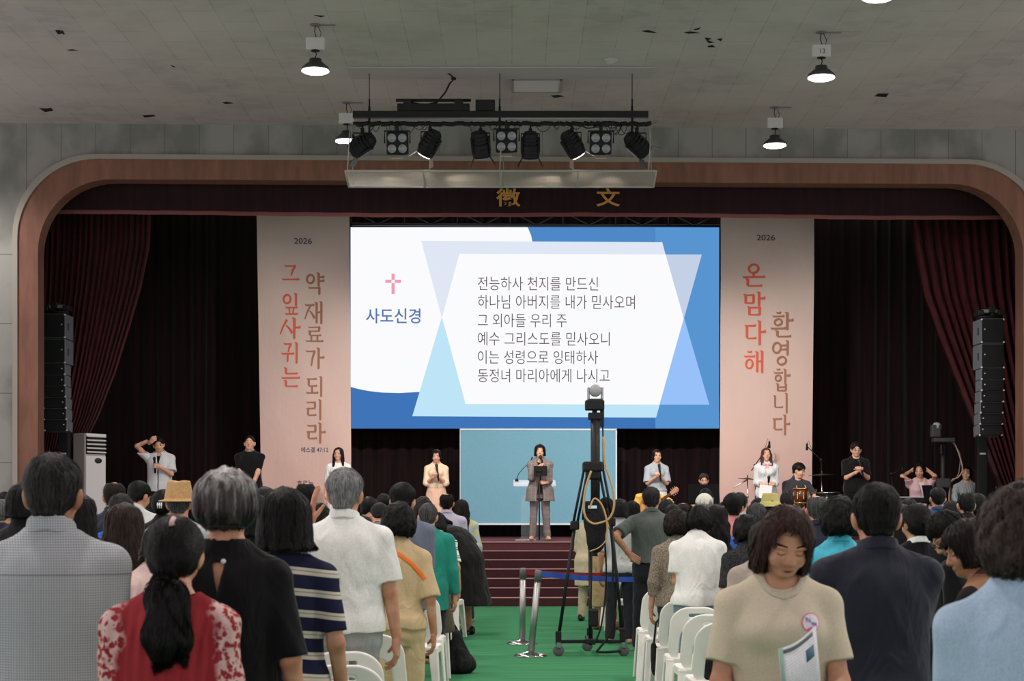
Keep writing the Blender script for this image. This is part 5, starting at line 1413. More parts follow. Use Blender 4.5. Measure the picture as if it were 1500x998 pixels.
drum('floor_tom', 1212, 722, 29.3, .20, .34, 'black drum right of the lacquered drum', plain('black_lacquer', (22, 20, 21), .2, 0, .6))
cymm = plain('cymbal_bronze', (92, 84, 62), .35, .8)
def cymbal(px, py, Y, rad, label, tilt):
    c = P(px, py, Y); e = empty('cymbal_stand', (c[0], Y, STAGE), 0, label, 'cymbal'); z0 = c[2]-STAGE
    MB().lathe([(.001, .012), (.03, .012), (.05, .002), (rad, -.014), (rad, -.017), (.05, -.002), (.001, .006)], (0, 0, z0), 32, rot=Matrix.Rotation(R(tilt), 3, 'Y')).build('cymbal', cymm, e)
    MB().tube([(0, 0, .25), (0, 0, z0+.06)], .011, 8).lathe([(.001, -.02), (.02, -.02), (.02, .02), (.001, .02)], (0, 0, z0*.7), 10).build('pole', chrome, e)
    for k in range(3): MB().tube([(0, 0, .35), (.3*math.cos(2.1*k), .3*math.sin(2.1*k), .01)], .010, 6).build('leg', chrome, e)
    return e, z0
e, z0 = cymbal(1095, 701, 29.4, .17, 'thin cymbal on a chrome stand left of the singer in white', 4)
MB().tube([(0, -.02, z0-.02), (-.25, -.05, z0-.16)], .012, 8).build('cymbal_arm', plain('bright_steel', (232, 232, 230), .3, .4), e)
cymbal(1204, 695, 29.6, .24, 'dark cymbal edge-on at the border of the right banner', -2)
cymbal(1196, 722, 28.45, .17, 'low hi-hat cymbal with a chrome stand beside the drummer', 3)

# music stands, keyboard, remote camera at the right of the stage
def music_stand(px, py, Y, w_, h_, label, rz=0):
    c = P(px, py, Y); e = empty('music_stand', (c[0], Y, STAGE), rz, label, 'music stand'); z0 = c[2]-STAGE
    MB().box((0, 0, z0), (w_, .02, h_), Matrix.Rotation(R(-16), 3, 'X'), 0, .006).box((0, .03, z0-h_/2), (w_, .08, .012)).build('desk', plain('stand_desk_black', (14, 14, 15), .85, 0, .1), e)
    MB().tube([(0, .02, .25), (0, .02, z0)], .013, 8).build('pole', blackm, e)
    for k in range(3): MB().tube([(0, 0, .3), (.28*math.cos(2.1*k), .28*math.sin(2.1*k), .012)], .010, 6).build('leg', blackm, e)
music_stand(1031, 724, 28.3, .52, .34, 'wide black music stand in front of the masked musician')
music_stand(1360, 724, 28.0, .20, .30, 'narrow black music stand beside the woman in pink', R(24))
c = P(1338, 733, 28.4); e = empty('keyboard_piano', (c[0], 28.4, STAGE), 0, 'black electric keyboard on legs in front of the woman in pink', 'keyboard'); z0 = c[2]-STAGE
MB().box((0, 0, z0), (.72, .30, .09), None, 0, .015).build('body', blackp, e); MB().box((0, .08, z0+.05), (.66, .12, .014)).build('keys', plain('ivory', (224, 222, 214), .4), e)
for sx in (-1, 1): MB().tube([(sx*.28, -.1, .01), (-sx*.28, .05, z0-.05)], .014, 8).build('leg', blackm, e)
c = P(1379, 645, 28.9); e = empty('remote_camera', (c[0], 28.9, STAGE), 0, 'dark remote camera with a pale top on a tall stand, right side of the stage', 'camera'); z0 = c[2]-STAGE
MB().box((.03, 0, z0), (.36, .2, .07), None, 0, .012).build('platform', plain('dark_grey_metal', (52, 52, 54), .5), e)
MB().box((-.10, 0, z0+.15), (.17, .16, .22), None, 0, .03).build('camera_body', plain('dark_grey_metal', (52, 52, 54), .5), e); MB().lathe([(.001, .10), (.05, .09), (.08, .04), (.085, 0), (.001, 0)], (-.08, 0, z0+.20), 20).build('dome', plain('pale_grey_plastic', (150, 150, 148), .4), e)
MB().tube([(.03, 0, z0-.05), (.03, 0, .45)], [.04, .05], 12).lathe([(.001, -.04), (.06, -.04), (.06, .04), (.001, .04)], (.03, 0, z0*.55), 14).build('pole', blackm, e)
MB().box((-.02, -.06, z0-.16), (.03, .05, .16), None, 0, .008).build('pan_handle', blackm, e)
MB().box((.03, -.02, .96), (.22, .16, .16), None, 0, .02).build('junction_box', plain('dark_grey_metal', (52, 52, 54), .5), e)
for k in range(3): MB().tube([(.03, 0, .5), (.03+.27*math.cos(2.1*k+.3), .27*math.sin(2.1*k+.3), .015)], .018, 8).build('leg', blackm, e)
for i, (c_, mid) in enumerate((((176, 150, 128), (1402, 658)), ((120, 104, 112), (1408, 664)))):
    pts = [P(1386, 643, 28.9), P(1394, 645, 28.9), P(*mid, 28.9), P(1410-i*2, 686, 28.9), P(1404, 699, 28.9), P(1394, 704+i*4, 28.9), P(1391+i*4, 716, 28.9), P(1390+i*6, 740, 28.9)]
    pts = [(p[0], p[1]+.1*i, p[2]) for p in pts]
    q = [Vector(p) for p in pts]; sm = []
    for k in range(len(q)-1):
        p0, p1, p2, p3 = q[max(k-1, 0)], q[k], q[k+1], q[min(k+2, len(q)-1)]
        for j in range(5):
            s = j/5; sm.append(.5*((2*p1)+(p2-p0)*s+(2*p0-5*p1+4*p2-p3)*s*s+(3*p1-p0-3*p2+p3)*s**3))
    sm.append(q[-1]); sm.append((q[-1].x, q[-1].y, STAGE+.01))
    o = MB().tube(sm, .011, 6).build('camera_cable', plain('cable_%d' % i, c_, .5)); tag(o, ('pale' if i == 0 else 'mauve')+' cable looping down from the remote camera on the stage', 'cable')
# monitor boxes by the left of the stage
# ---------------------------------------------------------------- tripod with the pan-tilt camera in the aisle
YT = 17.0
def tp(px, py, dy=0): return Vector(P(px, py, YT+dy))
e = empty('camera_tripod', (tp(873, 900).x, YT, 0), 0, 'tall black wheeled camera tripod with a hanging black bag, standing in the aisle', 'tripod'); o = e.location.copy()
L_ = lambda px, py, dy=0: tp(px, py, dy)-o
MB().tube([L_(872, 606), L_(872, 770)], .046, 16).tube([L_(873, 760), L_(873, 800)], .05, 14).build('column', blackm, e)
MB().box(L_(871, 594), (.19, .14, .10), None, 0, .012).build('camera_plate', blackm, e)
MB().box(L_(871, 610), (.13, .10, .07), None, 0, .01).tube([L_(871, 598), L_(871, 612)], .025, 10).build('tilt_head', blackm, e)
MB().box(L_(882, 612), (.04, .05, .19), None, 0, .012).build('pan_handle', blackm, e)
MB().tube([L_(883, 622), L_(884, 690)], .008, 6).build('handle_cord', blackp, e)
MB().box(L_(868, 684), (.20, .22, .10), None, 0, .02).box(L_(868, 694), (.14, .14, .12), None, 0, .02).build('spider', blackm, e)
legs = [(857, 690, 842, 770, 818, 935, -.05), (880, 690, 895, 765, 912, 930, -.05), (873, 690, 866, 770, 864, 930, .55)]
for ax, ay, bx_, by, cx_, cyy, dy in legs:
    m_ = L_(bx_, by, dy*.5); f_ = L_(cx_, cyy, dy)
    MB().tube([L_(ax-2, ay), m_+Vector((-.02, 0, 0))], .013, 8).tube([L_(ax+4, ay), m_+Vector((.02, 0, 0))], .013, 8).tube([m_, f_], .017, 8).box(m_, (.09, .07, .09), None, 0, .015).box(f_, (.06, .06, .14), None, 0, .012).build('leg', blackm, e)
ctr = L_(864, 938); ctr.z = .15
ends = [Vector((L_(818, 938).x, -.05, .15)), Vector((L_(913, 938).x, -.05, .15)), Vector((L_(864, 930).x, .55, .15))]
for q in ends:
    MB().box(tuple((ctr+q)/2), ((q-ctr).length, .05, .035), Matrix.Rotation(math.atan2(q.y-ctr.y, q.x-ctr.x), 3, 'Z'), 0, .006).build('dolly_arm', blackm, e)
    w_ = MB().lathe([(.001, -.018), (.05, -.018), (.058, -.010), (.058, .010), (.05, .018), (.001, .018)], (q.x, q.y, .062), 20, rot=Matrix.Rotation(PI/2, 3, 'X')).build('caster_wheel', plain('wheel_grey', (96, 96, 96), .5), e)
    MB().box((q.x, q.y, .115), (.05, .07, .06), None, 0, .01).build('caster_fork', chrome, e)
MB().box(tuple(ctr), (.10, .10, .05), None, 0, .01).tube([ctr, L_(864, 850)], .012, 8).build('dolly_hub', blackm, e)
MB().tube([L_(864, 800), L_(865, 945, .1)], .016, 8).build('centre_rod', blackm, e)
MB().box(L_(869, 905), (.10, .10, .18), None, 0, .02).build('rod_clamp', blackm, e)
mb = MB(); cbag = L_(872, 772)
bm = bmesh.new(); bmesh.ops.create_uvsphere(bm, u_segments=20, v_segments=14, radius=1)
for v in bm.verts: v.co = Vector((v.co.x*.115*(1+.12*math.sin(v.co.z*5)), v.co.y*.09, v.co.z*.26))
mb.bm(bm, Matrix.Translation(cbag+Vector((0, -.10, 0))), 0, True); mb.build('accessory_bag', speck('bag_nylon', (22, 22, 23), (38, 38, 40), (60, 60, 60), .8, .3), e)
MB().box(L_(868, 743, -.12), (.15, .08, .12), None, 0, .015).build('controller', blackp, e); MB().box(L_(868, 743, -.165), (.085, .004, .03), None, 0, .002).build('controller_display', emit('small_display', (190, 214, 220), .9), e)
def spline(pts, n=6):
    q = [Vector(p) for p in pts]; sm = []
    for k in range(len(q)-1):
        p0, p1, p2, p3 = q[max(k-1, 0)], q[k], q[k+1], q[min(k+2, len(q)-1)]
        for j in range(n):
            s = j/n; sm.append(.5*((2*p1)+(p2-p0)*s+(2*p0-5*p1+4*p2-p3)*s*s+(3*p1-p0-3*p2+p3)*s**3))
    sm.append(q[-1]); return sm
pc = lambda l, dy=0: spline([tuple(tp(a, c, dy)) for a, c in l])
tanw = plain('tan_cable', (188, 152, 104), .5)
for pts, rr, m_, lb, dy in (([(864, 744), (870, 731), (878, 735), (885, 748), (892, 775)], .009, tanw, 'short tan cable arching over the tripod controller', -.2),
    ([(884, 640), (886, 680), (893, 700), (899, 725), (899, 745), (892, 760), (880, 766), (868, 767), (858, 758), (855, 740), (858, 715), (866, 690)], .011, tanw, 'large loop of grey and tan cable round the tripod column', -.22),
    ([(886, 750), (889, 770), (888, 790), (878, 802), (864, 808)], .006, tanw, 'thin tan cable hanging right of the tripod bag', -.24),
    ([(889, 745), (896, 790), (898, 830), (897, 880), (900, 905), (893, 930), (878, 950), (875, 955), (890, 955.5), (910, 954)], .012, blackp, 'black cable running down the tripod to the floor', -.1),
    ([(884, 770), (888, 830), (886, 880), (880, 920), (870, 945)], .009, blackp, 'thin black cable beside the tripod centre rod', -.05)):
    q = pc(pts, dy)
    for p in q: p.z = max(p.z, .014)
    tag(MB().tube(q, rr, 6).build('cable', m_), lb, 'cable')
e = empty('pan_tilt_camera', tp(872, 588), 0, 'grey pan-tilt camera on top of the aisle tripod', 'camera')
gp = plain('camera_grey', (164, 166, 168), .4); o = e.location.copy()
MB().box((0, 0, .0), (.155, .13, .045), None, 0, .015).build('base', plain('camera_dark', (40, 41, 43), .5), e)
for sx in (-1, 1): MB().box((sx*.068, 0, .075), (.024, .09, .13), None, 0, .012).build('fork_arm', gp, e)
MB().lathe([(.001, -.06), (.045, -.058), (.06, -.03), (.062, .03), (.05, .06), (.001, .062)], (0, 0, .105), 24, rot=Matrix.Rotation(PI/2, 3, 'X')).build('head', gp, e)

# ---------------------------------------------------------------- barrier posts in the aisle
steel = plain('brushed_steel', (176, 174, 170), .42, 1)
def stanchion(base_px, top_px, Y, label):
    b_ = Vector(P(*base_px, Y)); b_.z = 0; t_ = Vector(P(*top_px, Y)); e = empty('barrier_post', b_, 0, label, 'barrier post', 'belt barrier posts')
    d = t_-b_; u = d.normalized(); rot = Vector((0, 0, 1)).rotation_difference(u).to_matrix()
    MB().lathe([(.001, 0), (.165, 0), (.165, .02), (.13, .035), (.05, .05), (.04, .06), (.001, .06)], n=32).build('round_base', chrome, e)
    MB().tube([u*.03, d-u*.10], .033, 18).build('post', steel, e)
    MB().lathe([(.001, 0), (.036, 0), (.036, .105), (.030, .12), (.001, .122)], tuple(d-u*.115), 18, rot=rot).build('belt_head', plain('steel_head', (118, 118, 118), .5, .6), e)
    return e, t_
e1, t1 = stanchion((765, 947), (766, 833), 18.4, 'upright chrome barrier post with the red belt')
e2, t2 = stanchion((777, 962), (789, 836), 16.9, 'leaning chrome barrier post with the blue belt, nearer of the pair')
e3, t3 = stanchion((950, 946), (950, 838), 18.6, 'chrome barrier post half hidden behind the man in the dark grey polo')
def belt(a, c, w_, m_, label):
    n = 16; V = []; a = Vector(a); c = Vector(c)
    for i in range(n+1):
        k = i/n; p = a.lerp(c, k); p.z -= .02*math.sin(PI*k)
        for dz in (w_/2, -w_/2):
            for dy in (-.002, .002): V.append((p.x, p.y+dy, p.z+dz))
    Fc = []
    for i in range(n):
        o_ = i*4; q = o_+4; Fc += [(o_, q, q+2, o_+2), (o_+1, o_+3, q+3, q+1), (o_, o_+1, q+1, q), (o_+2, q+2, q+3, o_+3)]
    Fc += [(0, 2, 3, 1), (n*4, n*4+1, n*4+3, n*4+2)]
    return tag(MB().add(V, Fc).build('barrier_belt', m_), label, 'belt', 'barrier belts')
belt(Vector(P(769, 838.5, 18.4)), Vector(P(946, 842, 18.55)), .055, plain('belt_red', (138, 38, 44), .8), 'red belt stretched between the barrier posts')
belt(Vector(P(793, 841, 16.9)), Vector(P(946, 849, 18.55)), .055, plain('belt_blue', (52, 92, 190), .8), 'blue belt stretched across the aisle in front of the red one')

# ---------------------------------------------------------------- white plastic chairs
def chair_mesh():
    wt = []
    def rb(a, b, ha, hb, r):
        qa, qb = np.abs(a)-ha+r, np.abs(b)-hb+r
        return np.minimum(np.maximum(qa, qb), 0)+np.sqrt(np.maximum(qa, 0)**2+np.maximum(qb, 0)**2)-r
    le = R(11); sz = .43
    def back(p):
        z = p[:, 2]-sz; y = p[:, 1]+.175
        v = z*math.cos(le)-y*math.sin(le)*1; n = y*math.cos(le)+z*math.sin(le); n = n-.05*(p[:, 0]/.2)**2
        hw = .205-.03*np.clip(v/.36, 0, 1)
        o = rb(p[:, 0], v-.165, hw, .205, .13); top = v-.37
        inn = rb(p[:, 0], v-.085, .128-.02*np.clip(v/.3, 0, 1), .16, .10)
        slot = rb(p[:, 0], v-.312, .058, .013, .012)
        d = np.maximum(np.maximum(o, -inn), -slot); d = np.maximum(d, -.04-v)
        return smax(d, np.abs(n)-.011, .006).astype(f4)
    def seat(p):
        q = np.abs(p[:, 0]); yy = p[:, 1]-.02
        o = rb(p[:, 0], yy, .205-.015*np.clip(-yy/.2, 0, 1), .205, .06)
        z = p[:, 2]-sz+.018*np.exp(-((p[:, 0]/.14)**2+(yy/.15)**2))+.02*np.clip(yy-.15, 0, 1)
        d = smax(o, np.abs(z)-.010, .006); rim = smax(np.abs(o+.008)-.008, np.abs(z+.02)-.028, .004)
        return smin(d, rim, .006).astype(f4)
    def leg(sx, sy):
        a = A(sx*.175, .02+sy*.17, sz-.02); b = A(sx*.215, .02+sy*(.225 if sy > 0 else .26), .004)
        def f(p):
            t = np.clip((a[2]-p[:, 2])/(a[2]-b[2]), 0, 1); c = a+(b-a)*t[:, None]; wd = .036-.012*t; dp = .030-.012*t
            qx = p[:, 0]-c[:, 0]; qy = p[:, 1]-c[:, 1]
            outer = rb(qx, qy, wd, dp, .012); d = np.maximum(outer, -rb(qx+sx*.012, qy+sy*.010, wd-.004, dp-.003, .01))
            d = np.maximum(d, np.maximum(p[:, 2]-sz, .002-p[:, 2])); return d.astype(f4)
        return f
    def foot_band(p): return np.full(len(p), 1, f4)
    out = {}
    out['backrest'] = polygonise([(back, 0)], [], (-.24, -.36, .36), (.24, -.05, .84), .006)
    out['seat'] = polygonise([(seat, 0)], [], (-.24, -.22, .36), (.24, .26, .47), .006)
    for i, (sx, sy) in enumerate(((1, 1), (1, -1), (-1, 1), (-1, -1))):
        out['leg%d' % i] = polygonise([(leg(sx, sy), 0)], [], (sx*.2-.08, .02+sy*.22-.1, 0), (sx*.2+.08, .02+sy*.22+.1, sz+.01), .005)
    return out
cm = chair_mesh(); CH_M = speck('chair_plastic', (234, 229, 222), (241, 236, 230), (5, 5, 5), .45, .02, spec=.4)
CHM = {k: npmesh(k.rstrip('0123'), *v) for k, v in cm.items()}
for me in CHM.values(): me.materials.append(CH_M)
def make_chair():
    e = empty('plastic_chair')
    for k, me in CHM.items():
        o = bpy.data.objects.new(k.rstrip('0123'), me); COL.objects.link(o); o.parent = e
    return e
chair0 = make_chair(); first_chair = [True]
def chair(x, y, label, rz=0):
    global chair0
    c = chair0 if first_chair[0] else copy_tree(chair0); first_chair[0] = False
    c.location = (x, y, .007); c.rotation_euler = (0, 0, rz); return tag(c, label, 'chair', 'white plastic chairs of the audience')
RROWS = [14.6, 13.75, 12.9, 11.98, 11.2, 10.45]
rl = ['white plastic chair directly behind the legs of the man in the dark grey polo', 'white plastic chair second from the grey polo man in the right aisle column', 'white plastic chair left of the white T-shirt woman, with a black pouch on its side', 'white plastic chair right behind the woman in the white T-shirt', 'white plastic chair second behind the white T-shirt woman', 'white plastic chair holding a black bag, beside the woman in cream']
for y, lb in zip(RROWS, rl): chair(1.285, y, lb, R(rng.uniform(-3, 3)))
for y, lb in ((19.2, 'white plastic chair seen between the khaki trousers and the barrier belt'), (20.05, 'white plastic chair just beyond the one behind the barrier belt'), (21.3, 'white plastic chair nearest the steps at the right of the aisle')): chair(1.33, y, lb, R(rng.uniform(-3, 3)))
chair(-.78, 19.1, 'white plastic chair holding a tan tote bag, beside the steps', R(-8))
for y, lb in ((13.75, 'white plastic chair behind the beige trousers, facing the stage'), (12.9, 'white plastic chair next to the brown jacket, nearer'), (14.95, 'white plastic chair with a brown jacket over its back'), (15.75, 'white plastic chair beyond the teal jacket man')): chair(-.755, y, lb, R(rng.uniform(-3, 3)))
chair(-.81, 8.42, 'white plastic chair directly behind the grey trousers of the white polo man', R(2)); chair(-.735, 7.72, 'white plastic chair with a brown stain, nearest at the bottom of the picture', R(-2))
chair(-.78, 9.5, 'white plastic chair edge right of the white polo man\'s trousers', R(3))

st_ = MB().box((0, 0, 0), (.045, .004, .022), Matrix.Rotation(R(11), 3, 'X'), 0, .001).build('brown_stain', plain('stain_brown', (176, 160, 112), .6)); st_.location = (0, -.251, .772)
st_.parent = [o for o in bpy.data.objects if o.get('label', '').startswith('white plastic chair with a brown stain')][0]
# ---------------------------------------------------------------- bags
def blob(name, adds, mods, lo, hi, h, m_, parent=None):
    V, Q = polygonise(adds, mods, lo, hi, h); return newobj(name, npmesh(name, V, Q), m_, parent)
nyl = speck('black_nylon', (20, 20, 22), (36, 35, 37), (50, 50, 50), .75, .4); tan = speck('tan_canvas', (178, 146, 112), (190, 160, 126), (90, 90, 90), .85, .3); brown = speck('brown_cloth', (92, 82, 72), (110, 98, 86), (80, 80, 80), .9, .3)
x, y, z = P(673, 986, 15.3); e = empty('backpack', (-.49, 15.2, 0.006), R(25), 'black backpack slumped on the green carpet by the left chairs', 'backpack')
blob('body', [(cap((0, 0, .13), (-.03, 0, .33), .135, .075, (1, .75)), 0), (cap((-.06, -.02, .07), (.10, -.02, .07), .07, .07), .05)], [lambda p, d: np.maximum(d, -p[:, 2]+.002), lambda p, d: d+.008*wob(p, 13)], (-.26, -.2, -.01), (.26, .2, .46), .010, nyl, e)
blob('front_pocket', [(cap((0.02, -.10, .09), (.01, -.085, .17), .075, .065, (1, .5)), 0)], [lambda p, d: np.maximum(d, -p[:, 2]+.004), lambda p, d: d+.004*wob(p, 20)], (-.12, -.2, -.01), (.14, .0, .27), .008, nyl, e)
for sx in (-1, 1): MB().tube(spline([(sx*.06-.03, .07, .36), (sx*.10-.03, .13, .25), (sx*.10, .12, .08)]), .014, 8).build('shoulder_strap', nyl, e)
MB().tube(spline([(-.06, .0, .39), (-.03, 0, .43), (.0, 0, .39)]), .010, 8).build('handle', nyl, e)
# tote on the chair by the steps
e = empty('tote_bag', (-.75, 19.03, .45), R(-8), 'tan canvas tote bag standing on the chair by the steps', 'bag')
blob('body', [(cap((-.07, 0, .05), (.07, 0, .05), .055, None, (1, .9)), 0), (cap((-.075, 0, .17), (.075, 0, .17), .05, None, (1, .8)), .06)], [lambda p, d: np.maximum(d, np.maximum(.0-p[:, 2], p[:, 2]-.20)), lambda p, d: d+.004*wob(p, 18)], (-.18, -.12, -.01), (.18, .12, .24), .008, tan, e)
MB().tube(spline([(-.06, -.03, .19), (-.05, -.04, .27), (.05, -.04, .27), (.06, -.03, .19)]), .008, 8).build('handle', tan, e)
# jacket over a chair back
e = empty('jacket', (-.785, 14.71, 0.0), 0, 'brown jacket hung over the side of a white chair in the left aisle column', 'jacket')
blob('cloth', [(cap((.10, -.015, .74), (.20, -.015, .72), .045, .05, (1, .8)), 0), (cap((.17, -.03, .70), (.20, -.03, .46), .070, .085, (1, .55)), .04)], [lambda p, d: np.maximum(d, .42-p[:, 2]), lambda p, d: d+.010*wob(p, (14, 14, 6))], (-.02, -.18, .38), (.36, .14, .84), .009, brown, e)
blob('sleeve', [(cap((.14, -.06, .70), (.13, -.075, .50), .04, .036), 0)], [lambda p, d: d+.006*wob(p, 18)], (.05, -.16, .42), (.24, .02, .78), .008, brown, e)
# pouch hanging on a right-hand chair, bag on a seat
e = empty('hanging_pouch', (1.06, 12.78, .50), 0, 'black pouch hanging from the side of a white chair', 'bag')
blob('body', [(cap((0, -.01, -.05), (.02, 0, -.20), .03, .075, (0, .55)), 0)], [lambda p, d: d+.006*wob(p, 15)], (-.12, -.14, -.32), (.14, .14, .04), .008, nyl, e)
MB().tube([(0, 0, -.06), (.02, .02, .12), (.05, .03, .16)], .008, 6).build('strap', nyl, e)
e = empty('handbag', (1.30, 10.42, .435), 0, 'puffy black bag lying on the chair seat beside the cream woman', 'bag')
blob('body', [(cap((-.07, 0, .075), (.09, 0, .08), .085, .08), 0)], [lambda p, d: np.maximum(d, -p[:, 2]), lambda p, d: d+.010*wob(p, (12, 12, 20))], (-.22, -.14, -.01), (.24, .14, .22), .008, nyl, e)
MB().tube(spline([(-.10, -.02, .14), (-.03, -.06, .20), (.07, -.06, .19), (.12, -.02, .13)]), .010, 8).build('handle', nyl, e)
# ---------------------------------------------------------------- cloth patterns
def check(name, c, d, per=.010, k=.32, yoke=0):
    m, t, b = base(name, c, .85, 0, .15); v = coords(t); s_ = sep(t, v); MATS[name] = m
    fx = math_(t, 'LESS_THAN', math_(t, 'FRACT', math_(t, 'MULTIPLY', math_(t, 'ADD', s_[0], math_(t, 'MULTIPLY', s_[1], .35)), 1/per)), k)
    fz = math_(t, 'LESS_THAN', math_(t, 'FRACT', math_(t, 'MULTIPLY', s_[2], 1/per)), k)
    cc = mixc(t, math_(t, 'MULTIPLY', math_(t, 'ADD', fx, fz), .5), c, d)
    if yoke: cc = mixc(t, math_(t, 'MULTIPLY', math_(t, 'LESS_THAN', math_(t, 'ABSOLUTE', math_(t, 'SUBTRACT', s_[2], yoke)), .0018), .7), cc, tuple(int(q*.6) for q in d))
    t.links.new(cc, b.inputs['Base Color'])
    bump(t, b, noise(t, coords(t, (9, 9, 3)), 1, 3), .5, .035); return m
def plaid(name, c, d, e_):
    m, t, b = base(name, c, .85, 0, .15); v = coords(t); s_ = sep(t, v)
    def ln(o, per, k): return math_(t, 'LESS_THAN', math_(t, 'FRACT', math_(t, 'MULTIPLY', o, 1/per)), k)
    a = mixc(t, math_(t, 'MULTIPLY', math_(t, 'ADD', ln(s_[0], .012, .5), ln(s_[2], .012, .5)), .3), c, d)
    a = mixc(t, math_(t, 'MULTIPLY', math_(t, 'MAXIMUM', ln(s_[0], .075, .16), ln(s_[2], .085, .14)), .7), a, e_)
    t.links.new(a, b.inputs['Base Color']); bump(t, b, noise(t, coords(t, (10, 10, 5)), 1, 3), .5, .03); return m
def bands(name, c, stops):
    """cloth with horizontal stripes at given heights (rest figure)"""
    m, t, b = base(name, c, .85, 0, .12); v = coords(t); s_ = sep(t, v)
    fac = math_(t, 'FRACT', math_(t, 'MULTIPLY', math_(t, 'ADD', s_[2], math_(t, 'MULTIPLY', math_(t, 'ABSOLUTE', s_[0]), .12)), 1/.088))
    t.links.new(ramp(t, fac, stops, 'CONSTANT'), b.inputs['Base Color'])
    n = noise(t, coords(t, (60, 60, 200)), 1, 2); bump(t, b, n, .3, .006); return m
def floral(name, c, d, mask=None, sc=22, lo=.47, hi=.52):
    m, t, b = base(name, c, .8, 0, .15); v = coords(t); s_ = sep(t, v)
    n = noise(t, v, sc, 5, .62); vo = nd(t, 'ShaderNodeTexVoronoi', Scale=sc*1.2); t.links.new(v, vo.inputs['Vector'])
    f = math_(t, 'ADD', math_(t, 'MULTIPLY', n, .7), math_(t, 'MULTIPLY', vo.outputs[0], .3))
    r_ = nd(t, 'ShaderNodeMapRange'); r_.inputs['From Min'].default_value = lo; r_.inputs['From Max'].default_value = hi; t.links.new(f, r_.inputs['Value']); fac = r_.outputs[0]
    if mask:
        q = nd(t, 'ShaderNodeMapRange'); q.inputs['From Min'].default_value = mask[0]; q.inputs['From Max'].default_value = mask[1]
        t.links.new(math_(t, 'ADD', math_(t, 'ABSOLUTE', s_[0]), math_(t, 'MULTIPLY', math_(t, 'SUBTRACT', noise(t, v, 9, 2), .5), .12)), q.inputs['Value']); fac = math_(t, 'MULTIPLY', fac, q.outputs[0])
    t.links.new(mixc(t, fac, c, d), b.inputs['Base Color']); bump(t, b, noise(t, coords(t, (10, 10, 3)), 1, 3), .5, .035); return m
def blocks(name, c, d, e_):
    m, t, b = base(name, c, .85, 0, .15); s_ = sep(t, coords(t)); f = math_(t, 'FRACT', math_(t, 'ADD', math_(t, 'MULTIPLY', s_[0], 5.2), .22)); f2 = math_(t, 'LESS_THAN', math_(t, 'FRACT', math_(t, 'MULTIPLY', s_[2], 4.1)), .5)
    k = math_(t, 'LESS_THAN', f, .42); t.links.new(mixc(t, k, mixc(t, math_(t, 'MULTIPLY', f2, math_(t, 'GREATER_THAN', f, .7)), c, e_), d), b.inputs['Base Color']); bump(t, b, noise(t, coords(t, (10, 10, 5)), 1, 3), .5, .03); return m
def silver(name):
    m, t, b = base(name, (60, 60, 60), .45, 0, .3); s_ = sep(t, coords(t))
    n = noise(t, coords(t, (46, 46, 5)), 1, 4, .6); k = math_(t, 'ADD', n, math_(t, 'MULTIPLY', math_(t, 'SUBTRACT', s_[2], 1.60), 2.1))
    t.links.new(ramp(t, k, ((.36, (26, 24, 23)), (.55, (74, 71, 68)), (.78, (168, 166, 163)))), b.inputs['Base Color']); bump(t, b, n, .6, .006); return m
denim = cloth('jeans_blue', (116, 138, 158)); blackc = cloth('black_cloth', (16, 15, 17)); navyc = cloth('navy_cloth', (44, 48, 64)); greyc = cloth('grey_cloth', (158, 158, 158)); beigec = cloth('beige_cloth', (204, 178, 138)); whitec = cloth('white_cloth', (234, 234, 229)); darkc = cloth('charcoal_cloth', (44, 44, 50)); khaki = cloth('khaki_cloth', (176, 154, 112))
NO = dict(bottom_m=darkc)
CAST = {}
def cast(nm, **k):
    CAST[nm] = k; k.setdefault('seed', len(CAST)); k.setdefault('bottom_m', darkc); person(k); return k
# ---------------------------------------------------------------- the audience nearest the camera
ks = lambda p, d: smax(d, -np.maximum(np.maximum(np.abs(p[:, 0]+.010)-.021*np.clip((p[:, 2]-1.290)/.10, 0, 1), p[:, 2]-1.400)*.95, p[:, 1]+.02), .003)
cast('grid', at=(77, 661, 5.4), q='near', hair='short', hair_c='salt2', hair_t=.013, top='shirt', collar=True, collar_rise=.018, sleeve=.86, loose=.026, arms='belly', girth=1.04, top_m=check('grey_grid_shirt', (186, 190, 192), (126, 131, 136), .0085, .42, 1.325), nod=3, label='man in a grey fine-check shirt seen from behind at the far left', skin=SKIND)
cast('red', at=(255, 752, 4.95), q='near', sex='f', hair='tail', hair_wave=.007, hair_t=.016, tail_z=1.47, hair_len=1.23, tail_w=.066, neck_r=.092, neck_y=.04, neck=.015, strand_len=.12, top='blouse', sleeve=1.35, sleeve_r=.03, loose=.026, nod=10, bow=8, arms='belly', top_m=floral('red_floral_blouse', (146, 44, 50), (208, 176, 170), (.15, .185), 38), label='woman with a low ponytail in a red blouse with white floral sleeves')
cast('keyhole', at=(332, 681, 5.55), q='near', sex='f', hair='bob', round=True, hair_t=.030, hair_len=1.512, hair_m=silver('silver_top_hair'), hair_label='silver-topped hair', top='knit', sleeve=.98, loose=.026, girth=1.10, neck_r=.082, neck_y=.02, extra_mod=ks, top_m=blackc, nod=2, wrinkle=.008, label='woman with silver-topped hair in a black top with a keyhole back')
cast('stripe', at=(417, 711, 6.6), q='near', sex='f', hair='bobflip', hair_t=.030, hair_len=1.455, hair_c='black', top='knit', sleeve=.82, loose=.014, girth=1.0, hem=.80, wrinkle=.004, top_m=bands('navy_cream_stripes', (34, 36, 66), ((0, (34, 36, 62)), (.52, (206, 198, 180)), (.68, (150, 146, 140)), (.74, (206, 198, 180)), (.86, (34, 36, 62)))), bottom_m=navyc, label='woman with a flipped black bob in a navy top with cream stripes')
